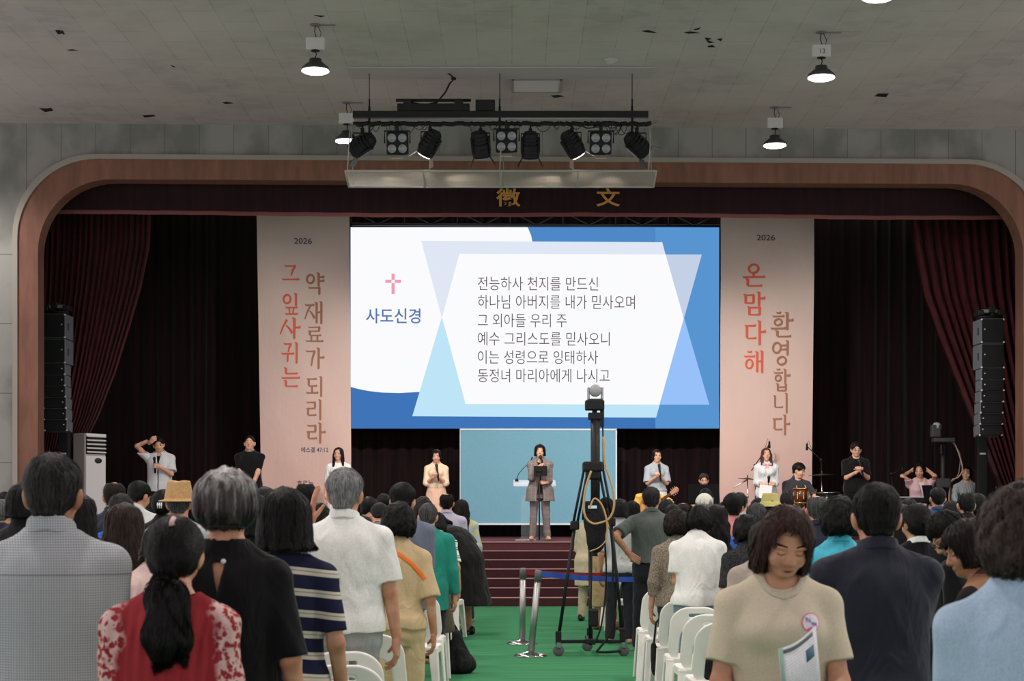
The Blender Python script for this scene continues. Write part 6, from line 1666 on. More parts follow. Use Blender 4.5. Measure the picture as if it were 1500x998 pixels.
cast('polo', at=(505, 683, 8.8), q='near', hair='short', hair_c='grey', hair_t=.02, top='shirt', collar=True, collar_rise=.012, sleeve=.80, sleeve_r=.014, loose=.022, girth=1.07, hem=.865, arm_l='cheek', top_m=whitec, bottom_m=greyc, wrinkle=.007, label='grey-haired man in a white polo shirt standing on the left of the aisle', turn=-8)
cream = cloth('cream_knit', (212, 200, 176))
creamb, t, b = base('cream_knit_banded', (212, 200, 176), .9, 0, .12); v = coords(t); s_ = sep(t, v)
far_ = math_(t, 'GREATER_THAN', math_(t, 'ABSOLUTE', s_[0]), .17); rib = 0
for z_ in (1.205, 1.180, 1.155):
    q_ = math_(t, 'LESS_THAN', math_(t, 'ABSOLUTE', math_(t, 'SUBTRACT', s_[2], z_)), .0045); rib = q_ if isinstance(rib, int) else math_(t, 'MAXIMUM', rib, q_)
kn = noise(t, coords(t, (260, 260, 160)), 1, 2); t.links.new(ramp(t, kn, ((.35, (200, 188, 164)), (.65, (214, 202, 178)))), b.inputs['Base Color'])
bump(t, b, math_(t, 'ADD', math_(t, 'MULTIPLY', kn, .12), math_(t, 'MULTIPLY', rib, far_)), .8, .006)
cast('cream', at=(1150, 736, 5.4), q='near', h_skin=.0045, sex='f', face_dir='camera', hair='facebob', hair_t=.016, hair_len=1.468, face_w=.069, hairline=1.690, hair_m=hairmat('reddish_brown_hair', (30, 19, 17), (74, 46, 38)), top='knit', sleeve=.74, sleeve_r=.014, loose=.018, girth=1.05, neck_r=.070, nod=20, bow=6, roll=-4, turn=4, feat=True, eyes='closed', mouth='open', arm_r=((.125, .21, .92), (.62, -.8, 0), 'half', (-.5, .5, -.4), (0, -.3, -1)), arm_l=((.095, .25, .98), (.62, -.8, -.1), 'grip', (-.5, .75, .25), (-.6, 0, .8)), top_m=creamb, straps=[('neckband', ([(-.078, 1.455), (-.066, 1.428), (-.038, 1.402), (0, 1.392), (.038, 1.402), (.066, 1.428), (.078, 1.455)], .024, True), cream)], label='woman in a cream sweater facing the camera, head lowered')
suit = cloth('navy_suit_cloth', (44, 46, 57))
cast('suit', at=(1284, 705, 6.1), q='near', hair='short', hair_c='black', hair_t=.014, top='suit', collar=True, collar_rise=.010, sleeve=1.92, loose=.024, hem=.72, arms='front', girth=1.03, collar_m=None, top_m=suit, bottom_m=suit, nod=4, label='black-haired man in a navy suit jacket seen from behind, right of centre', inner=whitec)
cast('sky', at=(1494, 700, 4.2), q='near', sex='f', hair='perm', hair_t=.034, hair_len=1.49, hair_m=hairmat('faded_brown_hair', (30, 25, 23), (84, 72, 66), 60), top='knit', sleeve=1.5, loose=.026, girth=1.16, neck_r=.078, arms='belly', top_m=cloth('pale_blue_knit', (174, 200, 222)), nod=3, label='woman in a pale blue sweater cut off by the right edge')
cast('specs', at=(1390, 743, 8.0), q='near', h_skin=.006, hair='short', hair_c='black', hair_t=.016, top='shirt', sleeve=1.8, top_m=blackc, yaw=42, turn=48, nod=34, bow=14, hairline=1.668, feat=True, eyes='closed', glasses=True, label='man in glasses bowing his head in profile, right of the suit jacket')
cast('tan', at=(1424, 757, 6.4), q='near', h_skin=.006, sex='f', hair='bob', hair_t=.020, hair_len=1.50, face_w=.072, hair_m=HAIR['dark'], top='tee', sleeve=.9, top_m=blocks('tan_black_blocks', (158, 118, 90), (34, 30, 31), (92, 68, 56)), yaw=50, turn=40, nod=14, bow=8, feat=True, eyes='closed', label='woman in a tan and black top in profile beside the pale blue sweater')
cast('bun', at=(1345, 736, 10.0), q='mid', sex='f', hair='bun', bun_z=1.585, hair_c='black', hair_t=.016, top='suit', collar=True, collar_m=whitec, sleeve=1.9, top_m=blackc, turn=22, nod=6, label='woman with a braided bun in a black jacket with a white collar')
cast('aqua', at=(1229, 724, 9.4), q='mid', sex='f', hair='perm', hair_t=.036, hair_c='black', top='shirt', collar=True, sleeve=.85, girth=1.15, top_m=cloth('turquoise_cloth', (78, 186, 208)), nod=4, label='woman with curly black hair in a turquoise shirt')
cast('taupe', at=(1122, 762, 8.6), q='mid', sex='f', hair='bob', hair_c='dark', top='tee', sleeve=.9, girth=1.12, bow=22, nod=20, top_m=cloth('taupe_cloth', (170, 158, 146)), label='person in a taupe top mostly hidden behind the woman in cream')
# ---------------------------------------------------------------- left side of the aisle
orange = plain('orange_strap', (226, 118, 44), .8); blackst = plain('black_strap', (26, 24, 25), .7)
cast('beige', at=(585, 733, 10.4), q='mid', sex='f', hair='perm', hair_t=.040, hair_c='black', top='tee', sleeve=.95, sleeve_r=.01, loose=.024, hem=.86, flare=.0, girth=.95, bow=6, nod=6, top_m=beigec, bottom_m=beigec, leg_r=.01, straps=[('shoulder_strap', ([(-.07, 1.41), (.02, 1.36), (.10, 1.30), (.185, 1.20)], .03), orange)], label='woman with a round perm in beige with an orange strap')
cast('denim', at=(590, 706, 12.2), q='mid', hair='short', hair_c='black', hair_t=.022, top='shirt', collar=True, sleeve=.95, sleeve_r=.015, loose=.024, girth=1.03, bow=10, hem=.78, arms='belly', top_m=cloth('denim_shirt_blue', (102, 108, 126)), yaw=-12, label='tall man in a grey-blue denim shirt behind the round perm')
cast('teal', at=(627, 736, 14.4), q='mid', hair='short', hair_c='salt', hair_t=.012, top='shirt', collar=True, sleeve=1.9, loose=.026, hem=.70, bow=6, top_m=cloth('teal_jacket', (34, 132, 116)), label='grey-haired man in a teal jacket on the left of the aisle')
cast('lime', at=(641, 750, 16.3), q='mid', sex='f', hair='bob', hair_c='black', top='tee', sleeve=.8, bow=16, nod=16, top_m=bands('white_green_stripes', (222, 226, 212), ((0, (222, 226, 212)), (.55, (40, 110, 84)), (.68, (222, 226, 212)), (.80, (40, 110, 84)), (.9, (222, 226, 212)))), label='woman in a white top with green stripes beside the teal jacket')
cast('dress', at=(650, 757, 19.9), q='mid', sex='f', hair='bob', hair_t=.012, hair_len=1.50, hair_c='black', top='dress', hem=.36, flare=.085, straight=.9, sleeve=.9, loose=.03, girth=1.1, bow=48, nod=12, yaw=48, top_m=blackc, bottom='none', shoes=True, arms='down', label='woman in a long black dress bowing at the aisle by the steps')
cast('lavender', at=(654, 723, 20.9), q='mid', hair='balding', hair_c='black', top='shirt', collar=True, sleeve=1.9, top_m=cloth('lavender_shirt', (186, 180, 198)), label='balding man in a lavender shirt near the steps')
cast('wavy', at=(676, 731, 21.9), q='mid', sex='f', hair='long', hair_wave=.012, hair_t=.02, hair_len=1.26, hair_c='dark', top='shirt', sleeve=1.6, loose=.03, top_m=floral('pale_blue_pattern', (160, 182, 198), (196, 190, 140), None, 12), label='long-haired woman in pale blue nearest the steps on the left')
# ---------------------------------------------------------------- right side of the aisle
cast('gpolo', at=(954, 712, 17.5), q='mid', hair='short', hair_c='salt2', hair_t=.018, top='shirt', collar=True, sleeve=.80, sleeve_r=.015, loose=.024, girth=1.08, hem=.93, arm_l='hip', top_m=cloth('dark_grey_polo', (88, 93, 90)), bottom_m=cloth('black_trousers', (36, 36, 42)), leg_r=.02, shoes=True, label='man in a dark grey polo with one hand on his hip')
cast('knit', at=(992, 745, 13.3), q='mid', sex='f', hair='perm', hair_t=.042, hair_c='dark', top='knit', sleeve=1.5, loose=.02, bow=8, nod=8, top_m=speck('dotted_knit', (150, 138, 122), (92, 82, 72), (95, 95, 95), .9, .3), label='woman in a dotted taupe knit left of the white T-shirt')
cast('tee', at=(1024, 738, 12.55), q='mid', sex='f', hair='perm', hair_t=.030, hair_c='black', top='tee', sleeve=.74, sleeve_r=.014, loose=.024, girth=1.10, hem=.86, bow=20, nod=12, turn=-34, roll=8, arms='belly', top_m=whitec, bottom_m=denim, wrinkle=.008, label='woman in a white T-shirt and pale jeans by the right-hand chairs')
cast('floral', at=(1049, 738, 14.0), q='mid', sex='f', hair='long', hair_wave=.014, hair_t=.030, hair_len=1.24, hair_c='black', top='dress', hem=.4, sleeve=1.4, top_m=floral('blue_floral', (74, 108, 186), (28, 34, 66), None, 20, .50, .53), bottom='none', nod=6, label='long-haired woman in a blue floral dress')
cast('pink', at=(1074, 721, 15.2), q='mid', hair='short', hair_c='black', hair_t=.020, top='tee', sleeve=.8, girth=1.05, top_m=cloth('pink_cloth', (214, 140, 138)), straps=[('shoulder_strap', ([(.11, 1.39), (.06, 1.30), (.01, 1.18), (-.03, 1.06)], .035), blackst)], label='man in a pink T-shirt with a black strap across his back')
cast('cap', at=(1032, 724, 16.4), q='mid', sex='f', hair='bob', hair_c='grey', hair_t=.010, hair_len=1.52, hat='cap', hat_m=cloth('white_cap_cloth', (216, 212, 200)), top='shirt', sleeve=1.8, top_m=cloth('pale_grey_cloth', (196, 196, 190)), label='person in a white cap in front of the music stand')
cast('bucket', at=(1128, 725, 17.6), q='mid', sex='f', hair='bob', hair_c='dark', hair_t=.008, hair_len=1.52, hat='bucket', hat_m=cloth('yellow_hat_cloth', (196, 184, 116)), top='shirt', sleeve=1.8, top_m=darkc, label='person in a yellow-green bucket hat below the woman in the white blouse')
cast('hatted', at=(262, 710, 12.0), q='mid', hair='short', hair_c='salt', hair_t=.008, hat='straw', hat_m=speck('straw', (186, 150, 104), (168, 132, 88), (60, 60, 120), .8, .4), top='shirt', sleeve=.8, top_m=cloth('pale_check', (186, 186, 186)), label='person in a tan straw hat left of the silver-topped hair')
cast('khaki', at=(888, 728, 20.6), q='mid', sex='f', hair='bob', hair_c='black', hair_t=.016, top='shirt', sleeve=1.5, loose=.03, hem=.95, arms='belly', top_m=blackc, bottom_m=khaki, leg_r=.035, cuff=.30, shoes=True, shoe_m=plain('brown_shoe_leather', (112, 68, 48), .5), label='person in a black top and cropped khaki trousers behind the tripod')
cast('cardigan', at=(864, 738, 22.1), q='mid', sex='f', hair='bob', hair_c='black', top='shirt', collar=True, sleeve=1.6, loose=.03, hem=.52, girth=1.05, arms='belly', yaw=-20, top_m=cloth('oatmeal_cloth', (204, 190, 160)), bottom_m=cloth('oatmeal_trousers', (190, 176, 148)), shoes=True, label='person in a long oatmeal cardigan behind the tripod, near the steps')
cast('brownlong', at=(183, 735, 8.6), q='near', strands=5000, sex='f', hair='long', hair_wave=.010, hair_t=.026, hair_len=1.19, hair_c='brown', top='tee', sleeve=.9, nod=4, strand_len=.16, top_m=cloth('olive_cloth', (122, 116, 58)), label='woman with very long wavy brown hair in an olive top')
cast('blush', at=(236, 764, 7.7), q='mid', sex='f', hair='bob', hair_c='dark', top='blouse', sleeve=1.4, loose=.03, girth=1.15, bow=14, nod=14, top_m=cloth('blush_cloth', (214, 186, 178)), label='person in a blush pink blouse hidden behind the red blouse woman')
cast('catshirt', at=(372, 722, 8.4), q='mid', sex='f', hair='bob', hair_c='black', hair_t=.02, top='tee', sleeve=.9, girth=1.05, nod=5, top_m=floral('black_print', (30, 30, 34), (208, 190, 170), None, 9, .56, .58), label='person in a black printed top between the silver hair and the flipped bob')

# ---------------------------------------------------------------- the rest of the audience
VAR = {
 'short': dict(hair='short', hair_t=.016, top='shirt', collar=True, sleeve=.85), 'crop': dict(hair='crop', hair_t=.008, top='tee', sleeve=.8, nod=6), 'bald': dict(hair='balding', hair_t=.012, top='shirt', collar=True, sleeve=1.7, nod=4),
 'mbow': dict(hair='short', hair_t=.016, top='shirt', sleeve=.85, bow=14, nod=20, turn=10), 'bob': dict(sex='f', hair='bob', hair_t=.020, hair_len=1.50, top='tee', sleeve=.9), 'bobn': dict(sex='f', hair='bob', hair_t=.022, hair_len=1.50, top='tee', sleeve=.9, bow=10, nod=16, turn=-12),
 'long': dict(sex='f', hair='long', hair_t=.018, hair_len=1.26, top='tee', sleeve=.9), 'perm': dict(sex='f', hair='perm', hair_t=.032, top='shirt', sleeve=1.5), 'permn': dict(sex='f', hair='perm', hair_t=.036, top='tee', sleeve=.9, bow=12, nod=14), 'tied': dict(sex='f', hair='tied', hair_t=.012, top='tee', sleeve=.9), 'bun': dict(sex='f', hair='bun', hair_t=.012, top='tee', sleeve=.9, nod=6), 'side': dict(hair='short', hair_t=.016, top='shirt', collar=True, sleeve=.85, turn=55, yaw=0, nod=10)}
def crowd(px, py, Y, v, hc, col, label, near=False, yaw=0, skin=None, **kw):
    d = dict(VAR[v]); d.update(kw); q = 'mid' if (near or Y < 12.5) else 'far'
    d.update(at=(px, py, Y), q=q, hair_c=hc, top_m=col if not isinstance(col, tuple) else cloth('cloth_%d_%d_%d' % col, col), bottom_m=darkc, label=label, mesh_key=(v, q) if not kw else None, yaw=yaw+rng.uniform(-6, 6), seed=rng.randint(0, 9))
    if skin: d['skin'] = skin
    person(d); return d
BK = (30, 29, 32); NV = (40, 44, 60)
crowd(7, 720, 22.5, 'short', 'black', BK, 'dark-haired person at the far left edge, in front of the grey wall')
crowd(3, 731, 13.5, 'crop', 'salt', NV, 'grey-haired man in navy cut off by the left edge')
crowd(17, 741, 15.5, 'mbow', 'black', BK, 'bowing dark head in the gap left of the grey check shirt')
crowd(34, 706, 10.2, 'bob', 'black', BK, 'woman with black hair and a bare neck peeking out left of the grey check man', True)
crowd(118, 722, 10.0, 'long', 'black', BK, 'long black hair just right of the grey check man\'s head', True)
crowd(168, 707, 14.0, 'bald', 'dark', NV, 'balding man in a navy shirt below the air conditioner', True)
crowd(178, 722, 11.2, 'crop', 'salt2', check('blue_plaid_shirt', (62, 104, 196), (44, 78, 160), .03, .5), 'man in a bright blue checked shirt left of the long brown hair', True)
crowd(204, 703, 15.0, 'side', 'black', (206, 208, 206), 'young man in a white T-shirt with his hand raised to his face', True, arm_r='cheek', turn=-30, nod=18)
cl = crowd(238, 716, 14.2, 'tied', 'black', BK, 'woman with a white hair clip left of the straw hat', True)
crowd(224, 727, 18.5, 'bob', 'black', BK, 'dark head between the white T-shirt and the hair clip')
crowd(388, 712, 14.0, 'bob', 'black', BK, 'dark head between the silver hair and the banner')
crowd(449, 708, 14.4, 'bald', 'black', (70, 66, 66), 'balding head above the flipped black bob, before the left banner', True)
crowd(466, 736, 11.6, 'perm', 'black', (60, 58, 62), 'dark curly head between the flipped bob and the white polo', True)
crowd(541, 727, 17.0, 'side', 'black', (60, 60, 66), 'dark head in profile just right of the grey-haired polo man', turn=-50)
crowd(556, 736, 15.2, 'mbow', 'black', BK, 'bowed dark head left of the round perm')
crowd(562, 723, 20.0, 'short', 'black', BK, 'small dark head left of the denim shirt man')
crowd(620, 727, 17.3, 'perm', 'dark', BK, 'dark wavy head behind the grey-haired teal jacket man')
crowd(606, 732, 18.6, 'tied', 'black', NV, 'dark head between the denim shirt and the teal jacket')
crowd(908, 730, 18.5, 'bob', 'black', (196, 198, 196), 'black bob with a pale collar right of the tripod')
crowd(926, 733, 19.6, 'long', 'black', (74, 78, 104), 'long black hair directly left of the grey polo man\'s head', True)
crowd(977, 731, 18.9, 'perm', 'black', BK, 'dark head right of the grey polo man, under the white skirt')
crowd(986, 738, 18.3, 'bob', 'black', (86, 82, 80), 'second dark head right of the grey polo man, nearer')
crowd(1001, 737, 19.5, 'bald', 'dark', (92, 88, 86), 'balding crown left of the white cap')
crowd(1034, 715, 21.4, 'tied', 'black', BK, 'black hair showing above the white cap')
crowd(1083, 721, 18.4, 'short', 'black', (190, 188, 182), 'dark head touching the right side of the pink T-shirt man\'s head')
crowd(1108, 736, 14.2, 'crop', 'salt', (64, 66, 70), 'grey-haired head left of the reddish brown bob', True, turn=30)
crowd(1094, 752, 12.1, 'permn', 'black', speck('black_lace', (26, 26, 28), (58, 58, 60), (70, 70, 70), .8, .4), 'woman in a black lacy jacket between the floral dress and the cream sweater', True)
crowd(1111, 729, 20.1, 'bob', 'black', BK, 'small dark head left of the bucket hat')
crowd(1153, 719, 20.7, 'tied', 'dark', BK, 'brown-black head right of the bucket hat, below the drummer')
crowd(1197, 727, 13.2, 'bald', 'salt', NV, 'balding grey-brown head left of the turquoise shirt woman', True)
crowd(1322, 738, 13.0, 'long', 'black', BK, 'dark hair in the gap right of the suit man\'s head', True)
crowd(1331, 730, 16.8, 'bobn', 'black', BK, 'dark head behind the braided bun, facing left')
crowd(1374, 713, 19.2, 'short', 'black', (52, 78, 118), 'short-haired man in a blue collar beneath the remote camera')
crowd(1394, 733, 18.0, 'bob', 'black', BK, 'dark head right of the blue-collared man')
crowd(1416, 721, 16.4, 'crop', 'black', BK, 'man with a neat black haircut in black, below the seated woman in grey', True)
crowd(1432, 722, 18.4, 'bob', 'black', BK, 'dark head touching the right side of the neat black haircut')
crowd(1457, 735, 15.0, 'perm', 'dark', (96, 90, 88), 'dark curly head left of the pale blue sweater woman\'s hair')
crowd(1060, 735, 18.7, 'tied', 'black', NV, 'dark head left of the pink T-shirt man')

# ---------------------------------------------------------------- on the stage
ST = dict(q='stage', taper=(1.53, 1.64), hairline=1.678, floor=STAGE, face_dir='camera', feat=True, shoes=True, skin=SKINP)
S = lambda nm, **k: cast(nm, **{**ST, **k})
S('scratch', at=(232, 639, 29.2), hair='short', hair_t=.024, top='shirt', collar=True, sleeve=.82, sleeve_r=.02, loose=.03, girth=1.03, hem=.80, arm_r='brow', arm_l='micchest', nod=12, roll=8, turn=10, open=1.25, inner=blackc, top_m=check('pale_striped_shirt', (216, 218, 220), (190, 194, 200), .02, .3), label='man in a pale short-sleeved shirt touching his forehead on the stage')
S('blackpolo', at=(366, 638, 29.0), hair='crop', hair_t=.008, hairline=1.684, top='shirt', collar=True, sleeve=.78, girth=1.06, arms='front', eyes='closed', mouth='open', nod=-8, top_m=blackc, collar_m=cloth('tipped_collar', (104, 104, 106)), label='man in a black polo shirt standing at the left banner\'s edge')
S('longwhite', at=(496, 655, 29.0), sex='f', hair='half', hair_front=1.30, hair_t=.014, hair_len=1.30, top='blouse', sleeve=1.2, loose=.02, arms='down', top_m=whitec, bottom='skirt', bottom_m=whitec, turn=-12, label='woman with long black hair in a white top before the left banner')
crm = cloth('cream_outfit', (232, 208, 178)); skt = cloth('pink_beige_skirt', (226, 188, 162))
S('creamset', at=(639, 658, 29.0), sex='f', hair='bob', hair_t=.010, hair_len=1.525, face_w=.060, hairline=1.668, top='knit', sleeve=1.05, sleeve_r=.022, loose=.016, hem=.98, wrinkle=.003, arms='pray', eyes='closed', nod=12, top_m=crm, bottom='skirt', bottom_m=skt, skirt_hem=.16, skirt_flare=.03, label='woman in a cream blouse and long pink-beige skirt holding a microphone')
pl = plaid('brown_plaid', (124, 114, 112), (98, 90, 90), (142, 128, 122))
S('presenter', at=(791, 650, 28.1), sex='f', hair='bob', hair_t=.018, hair_len=1.505, face_w=.058, hairline=1.66, top='suit', collar=True, sleeve=1.92, loose=.020, hem=.70, flare=.05, arm_r='mic', arm_l='belly', open=1.18, open_low=.05, inner=blackc, eyes='closed', top_m=pl, bottom_m=pl, waist=1.03, leg_r=.0, stance=.035, shoe_m=plain('nude_shoe', (214, 168, 140), .4), label='woman in a brown plaid suit speaking into a microphone at centre stage')
S('greytop', at=(962, 658, 29.0), sex='f', hair='bob', hair_t=.008, hair_len=1.515, face_w=.062, hairline=1.668, top='tee', sleeve=.95, sleeve_r=.025, loose=.022, hem=.92, arms='pray', top_m=cloth('silver_blue_top', (172, 180, 188)), bottom='skirt', bottom_m=whitec, skirt_hem=.3, turn=10, label='woman in a silver-blue top and white skirt singing with a microphone')
S('masked', at=(1031, 693, 29.3), seated=True, hair='short', hair_t=.020, hair_c='salt2', top='tee', sleeve=.85, girth=1.1, arms='keys', nod=10, glasses=True, top_m=blackc, label='musician in black sitting behind the wide music stand')
S('bow', at=(1122, 656, 28.9), sex='f', hair='half', hair_front=1.41, hair_t=.014, hair_len=1.32, hair_m=hairmat('chestnut_hair', (44, 28, 25), (92, 62, 52)), top='shirt', collar=True, sleeve=1.55, sleeve_r=.01, loose=.026, hem=.80, arms='belly', eyes='closed', mouth='open', nod=-6, top_m=cloth('bright_white_cloth', (212, 214, 216)), bottom_m=whitec, label='woman in a white blouse with a pink neck bow holding a microphone')
S('drummer', at=(1170, 677, 29.3), seated=True, hair='short', hair_t=.024, top='tee', sleeve=.85, girth=1.05, arms='keys', turn=48, nod=16, yaw=10, top_m=cloth('dark_grey_tee', (58, 58, 64)), label='drummer in a dark T-shirt looking to the side behind the lacquered drum')
S('blacktee', at=(1254, 647, 29.0), hair='short', hair_t=.022, top='tee', sleeve=.85, sleeve_r=.02, girth=1.16, arms='pray', glasses=True, nod=10, top_m=blackc, bottom_m=blackc, label='man in glasses and a black T-shirt with clasped hands on the stage')
S('pinkcard', at=(1347, 677, 29.7), sex='f', seated=True, hair='half', hair_t=.016, hair_len=1.36, top='shirt', sleeve=1.9, loose=.022, arms='behind', nod=14, turn=-20, open=1.2, inner=whitec, top_m=cloth('pale_pink_cardigan', (222, 186, 196)), label='woman in a pale pink cardigan with both hands behind her head')
S('greyblouse', at=(1416, 683, 29.8), sex='f', seated=True, hair='bob', hair_t=.009, hair_len=1.505, face_w=.062, hairline=1.67, top='blouse', sleeve=1.5, loose=.022, arms='keys', turn=-24, nod=-4, top_m=check('grey_fine_stripe', (176, 184, 188), (134, 142, 148), .016, .4), label='woman in a grey blouse sitting beside the right loudspeaker mast')
S('guitarist', at=(952, 713, 28.0), seated=True, girth=.96, shoulder=.97, hair='short', hair_t=.014, top='tee', sleeve=.9, sleeve_r=.012, bow=42, nod=34, arm_r='strum', arm_l=((.42, .28, 1.14), (1, -.5, -.5), 'grip', (.2, .9, .3), (-.3, -.2, 1)), top_m=cloth('yellow_cloth', (232, 188, 92)), label='guitarist in yellow bent low behind the grey polo man\'s head')

# stools under the seated musicians
for nm, lb in (('masked', 'black stool under the musician behind the music stand'), ('drummer', 'black drum stool under the drummer'), ('pinkcard', 'black stool under the woman in pale pink'), ('greyblouse', 'black stool under the woman in the grey blouse'), ('guitarist', 'black stool under the guitarist in yellow')):
    o = CAST[nm]['obj']; s_ = o.scale[0]; e = empty('stool', (o.location.x, o.location.y, STAGE), 0, lb, 'stool'); zz = (.88-.44-.095)*s_
    MB().lathe([(.001, zz-.05), (.15, zz-.05), (.165, zz-.03), (.16, zz-.004), (.001, zz)], n=24).build('seat', blackp, e)
    MB().tube([(0, 0, .15), (0, 0, zz-.04)], .02, 8).build('column', chrome, e)
    for k in range(3): MB().tube([(0, 0, .18), (.22*math.cos(2.1*k), .22*math.sin(2.1*k), .012)], .012, 6).build('leg', chrome, e)

# ---------------------------------------------------------------- things held
def toworld(sp, v): return spot(sp, tuple(v))
def hold_mic(nm, k, label, up=None):
    sp = CAST[nm]; g_, ax = sp['rec']['B'].grip(k); c = toworld(sp, g_); mo = toworld(sp, (0, .13, 1.515)) if up is None else c+Vector(up)
    d = (mo-c).normalized(); L = min(.17, max(.09, (mo-c).length-.02)) if up is None else .13; q = Vector((0, 0, 1)).rotation_difference(d).to_matrix()
    e = empty('microphone', c, 0, label, 'microphone', 'hand-held microphones'); 
    MB().lathe([(.001, -.13), (.015, -.13), (.019, L-.045), (.022, L-.035), (.001, L-.034)], n=14, rot=q).build('handle', blackp, e)
    MB().lathe([(.001, L-.036), (.022, L-.034), (.027, L-.015), (.026, L+.005), (.015, L+.022), (.001, L+.025)], n=16, rot=q).build('grille_head', plain('mic_grille', (56, 56, 58), .4, .6), e)
hold_mic('scratch', 'l', 'black microphone held at the chest of the man in the pale shirt', (.0, -.25, .9))
hold_mic('creamset', 'r', 'black microphone held by the woman in the cream blouse')
hold_mic('presenter', 'r', 'black microphone held to the mouth of the woman in the plaid suit')
hold_mic('greytop', 'r', 'black microphone held by the woman in the silver-blue top')
hold_mic('bow', 'l', 'black microphone held upright by the woman with the pink neck bow', (0, -.2, .9))
hold_mic('blacktee', 'r', 'black microphone in the clasped hands of the man in the black T-shirt')
g_, ax = CAST['bow']['rec']['B'].grip('r'); c = toworld(CAST['bow'], g_)
o = MB().box((0, 0, -.12), (.21, .004, .24), Matrix.Rotation(R(6), 3, 'Y')).build('lyric_sheet', plain('paper', (226, 226, 224), .8)); o.location = c+Vector((-.05, -.05, -.01)); tag(o, 'white sheet of paper held by the woman with the pink neck bow', 'paper')
# the pink neck bow
sp = CAST['bow']; e = sp['obj']; B_ = sp['rec']['B']; pb = plain('pink_ribbon', (222, 168, 164), .7)
mb = MB()
for sd in (1, -1):
    V = B_.bend(np.array([(sd*.0, .098, 1.405), (sd*.05, .105, 1.43), (sd*.085, .10, 1.425), (sd*.085, .098, 1.385), (sd*.045, .105, 1.392), (sd*.0, .112, 1.40)])); mb.add(V, [(0, 1, 2, 3, 4), (0, 4, 5)])
    V = B_.bend(np.array([(sd*.004, .112, 1.40), (sd*.03, .125, 1.36), (sd*.035, .138, 1.20), (sd*.012, .138, 1.20)])); mb.add(V, [(0, 1, 2, 3)])
o = mb.build('neck_bow', pb, e); sm = o.modifiers.new('t', 'SOLIDIFY'); sm.thickness = .006
# guitar
sp = CAST['guitarist']; gl = toworld(sp, (-.42, .30, 1.14)); gr = toworld(sp, (.06, .22, 1.02))
e = empty('guitar', gr, 0, 'acoustic guitar held by the guitarist in yellow', 'guitar'); hd = Vector(P(985, 723, 27.75))-gr; L = hd.length; d = hd.normalized()
ry = math.atan2(-d.z, math.hypot(d.x, d.y)); rz = math.atan2(d.y, d.x); Mg = Matrix.Rotation(rz, 3, 'Z') @ Matrix.Rotation(ry, 3, 'Y')
out = [(-.28+.5*t, .0) for t in (0, 1)]
prof_ = [(-.30, 0), (-.29, .09), (-.24, .15), (-.16, .165), (-.08, .125), (-.02, .105), (.06, .13), (.12, .125), (.16, .07), (.17, 0)]
pg = prof_+[(x, -z) for x, z in reversed(prof_[1:-1])]
def rotmb(mb): mb.v = [tuple(Mg @ Vector(v)) for v in mb.v]; return mb
wood_g = plain('guitar_top', (206, 150, 84), .3); rotmb(MB().prism(pg, -.05, .05)).build('body', wood_g, e)
rotmb(MB().box((.17+(L-.17)/2, -.035, 0), (L-.17, .025, .05), None, 0, .008)).build('neck', plain('guitar_neck', (92, 60, 40), .4), e)
rotmb(MB().prism([(L-.01, -.03), (L+.14, -.042), (L+.16, 0), (L+.14, .042), (L-.01, .03)], -.045, -.02)).build('headstock', plain('headstock_wood', (196, 138, 104), .4), e)
for k in range(3):
    for sd in (1, -1): rotmb(MB().box((L+.03+.04*k, -.033, sd*.055), (.012, .012, .03), None, 0, .004)).build('tuning_peg', chrome, e)
rotmb(MB().lathe([(.001, 0), (.05, 0), (.05, -.002), (.001, -.002)], (.06, -.051, 0), 20, rot=Matrix.Rotation(PI/2, 3, 'X'))).build('sound_hole', blackp, e)
# drum sticks
for sd, lb in ((1, 'wooden drum stick in the drummer\'s right hand'), (-1, 'wooden drum stick in the drummer\'s left hand')):
    g_, ax = CAST['drummer']['rec']['B'].grip('r' if sd > 0 else 'l'); c = toworld(CAST['drummer'], g_); t_ = Vector(P(1173+sd*-6, 714, 28.75))
    tag(MB().tube([c-(t_-c)*.25, t_+Vector((0, 0, .03))], [.009, .006], 8).build('drum_stick', plain('stick_wood', (206, 176, 130), .5)), lb, 'drum stick')
# booklet of the woman in cream, and her round badge
sp = CAST['cream']; Yb_ = 5.06
mb = MB(); n = 10; pts = []
TL, TR_, BR, BL = (1141, 951), (1195, 917), (1199, 1010), (1146, 1040)
for i in range(n+1):
    k = i/n; x = TL[0]+(TR_[0]-TL[0])*k; yt_ = TL[1]+(TR_[1]-TL[1])*k+7*math.sin(PI*k)*(.9); yb_ = BL[1]+(BR[1]-BL[1])*k+6*math.sin(PI*k)
    dy = .09*k-.018*math.sin(PI*k); a = Vector(P(x, yt_, Yb_+dy)); c = Vector(P(x, yb_, Yb_+dy)); c.y -= .10; pts.append((a, c))
e = empty('booklet', pts[0][1], 0, 'white printed booklet held open by the woman in cream', 'booklet'); o0 = e.location.copy()
def sheet(off, k0, k1, v0, v1, mat_, nm, th=.0012):
    V = []; I = [i for i in range(n+1) if k0*n-1e-6 <= i <= k1*n+1e-6]
    for i in I:
        a, c = pts[i]
        for v in (v0, v1): V.append(a.lerp(c, v)-o0+Vector((0, off, 0)))
    Fc = [(2*i, 2*i+2, 2*i+3, 2*i+1) for i in range(len(I)-1)]
    ob = MB().add(V, Fc, 0, True).build(nm, mat_, e); md = ob.modifiers.new('t', 'SOLIDIFY'); md.thickness = th; return ob
pap = plain('booklet_paper', (206, 210, 212), .6)
m, t, b = base('booklet_page', (206, 210, 212), .6); s_ = sep(t, coords(t)); l_ = math_(t, 'LESS_THAN', math_(t, 'FRACT', math_(t, 'MULTIPLY', math_(t, 'ADD', s_[2], math_(t, 'MULTIPLY', s_[0], -.55)), 120)), .35)
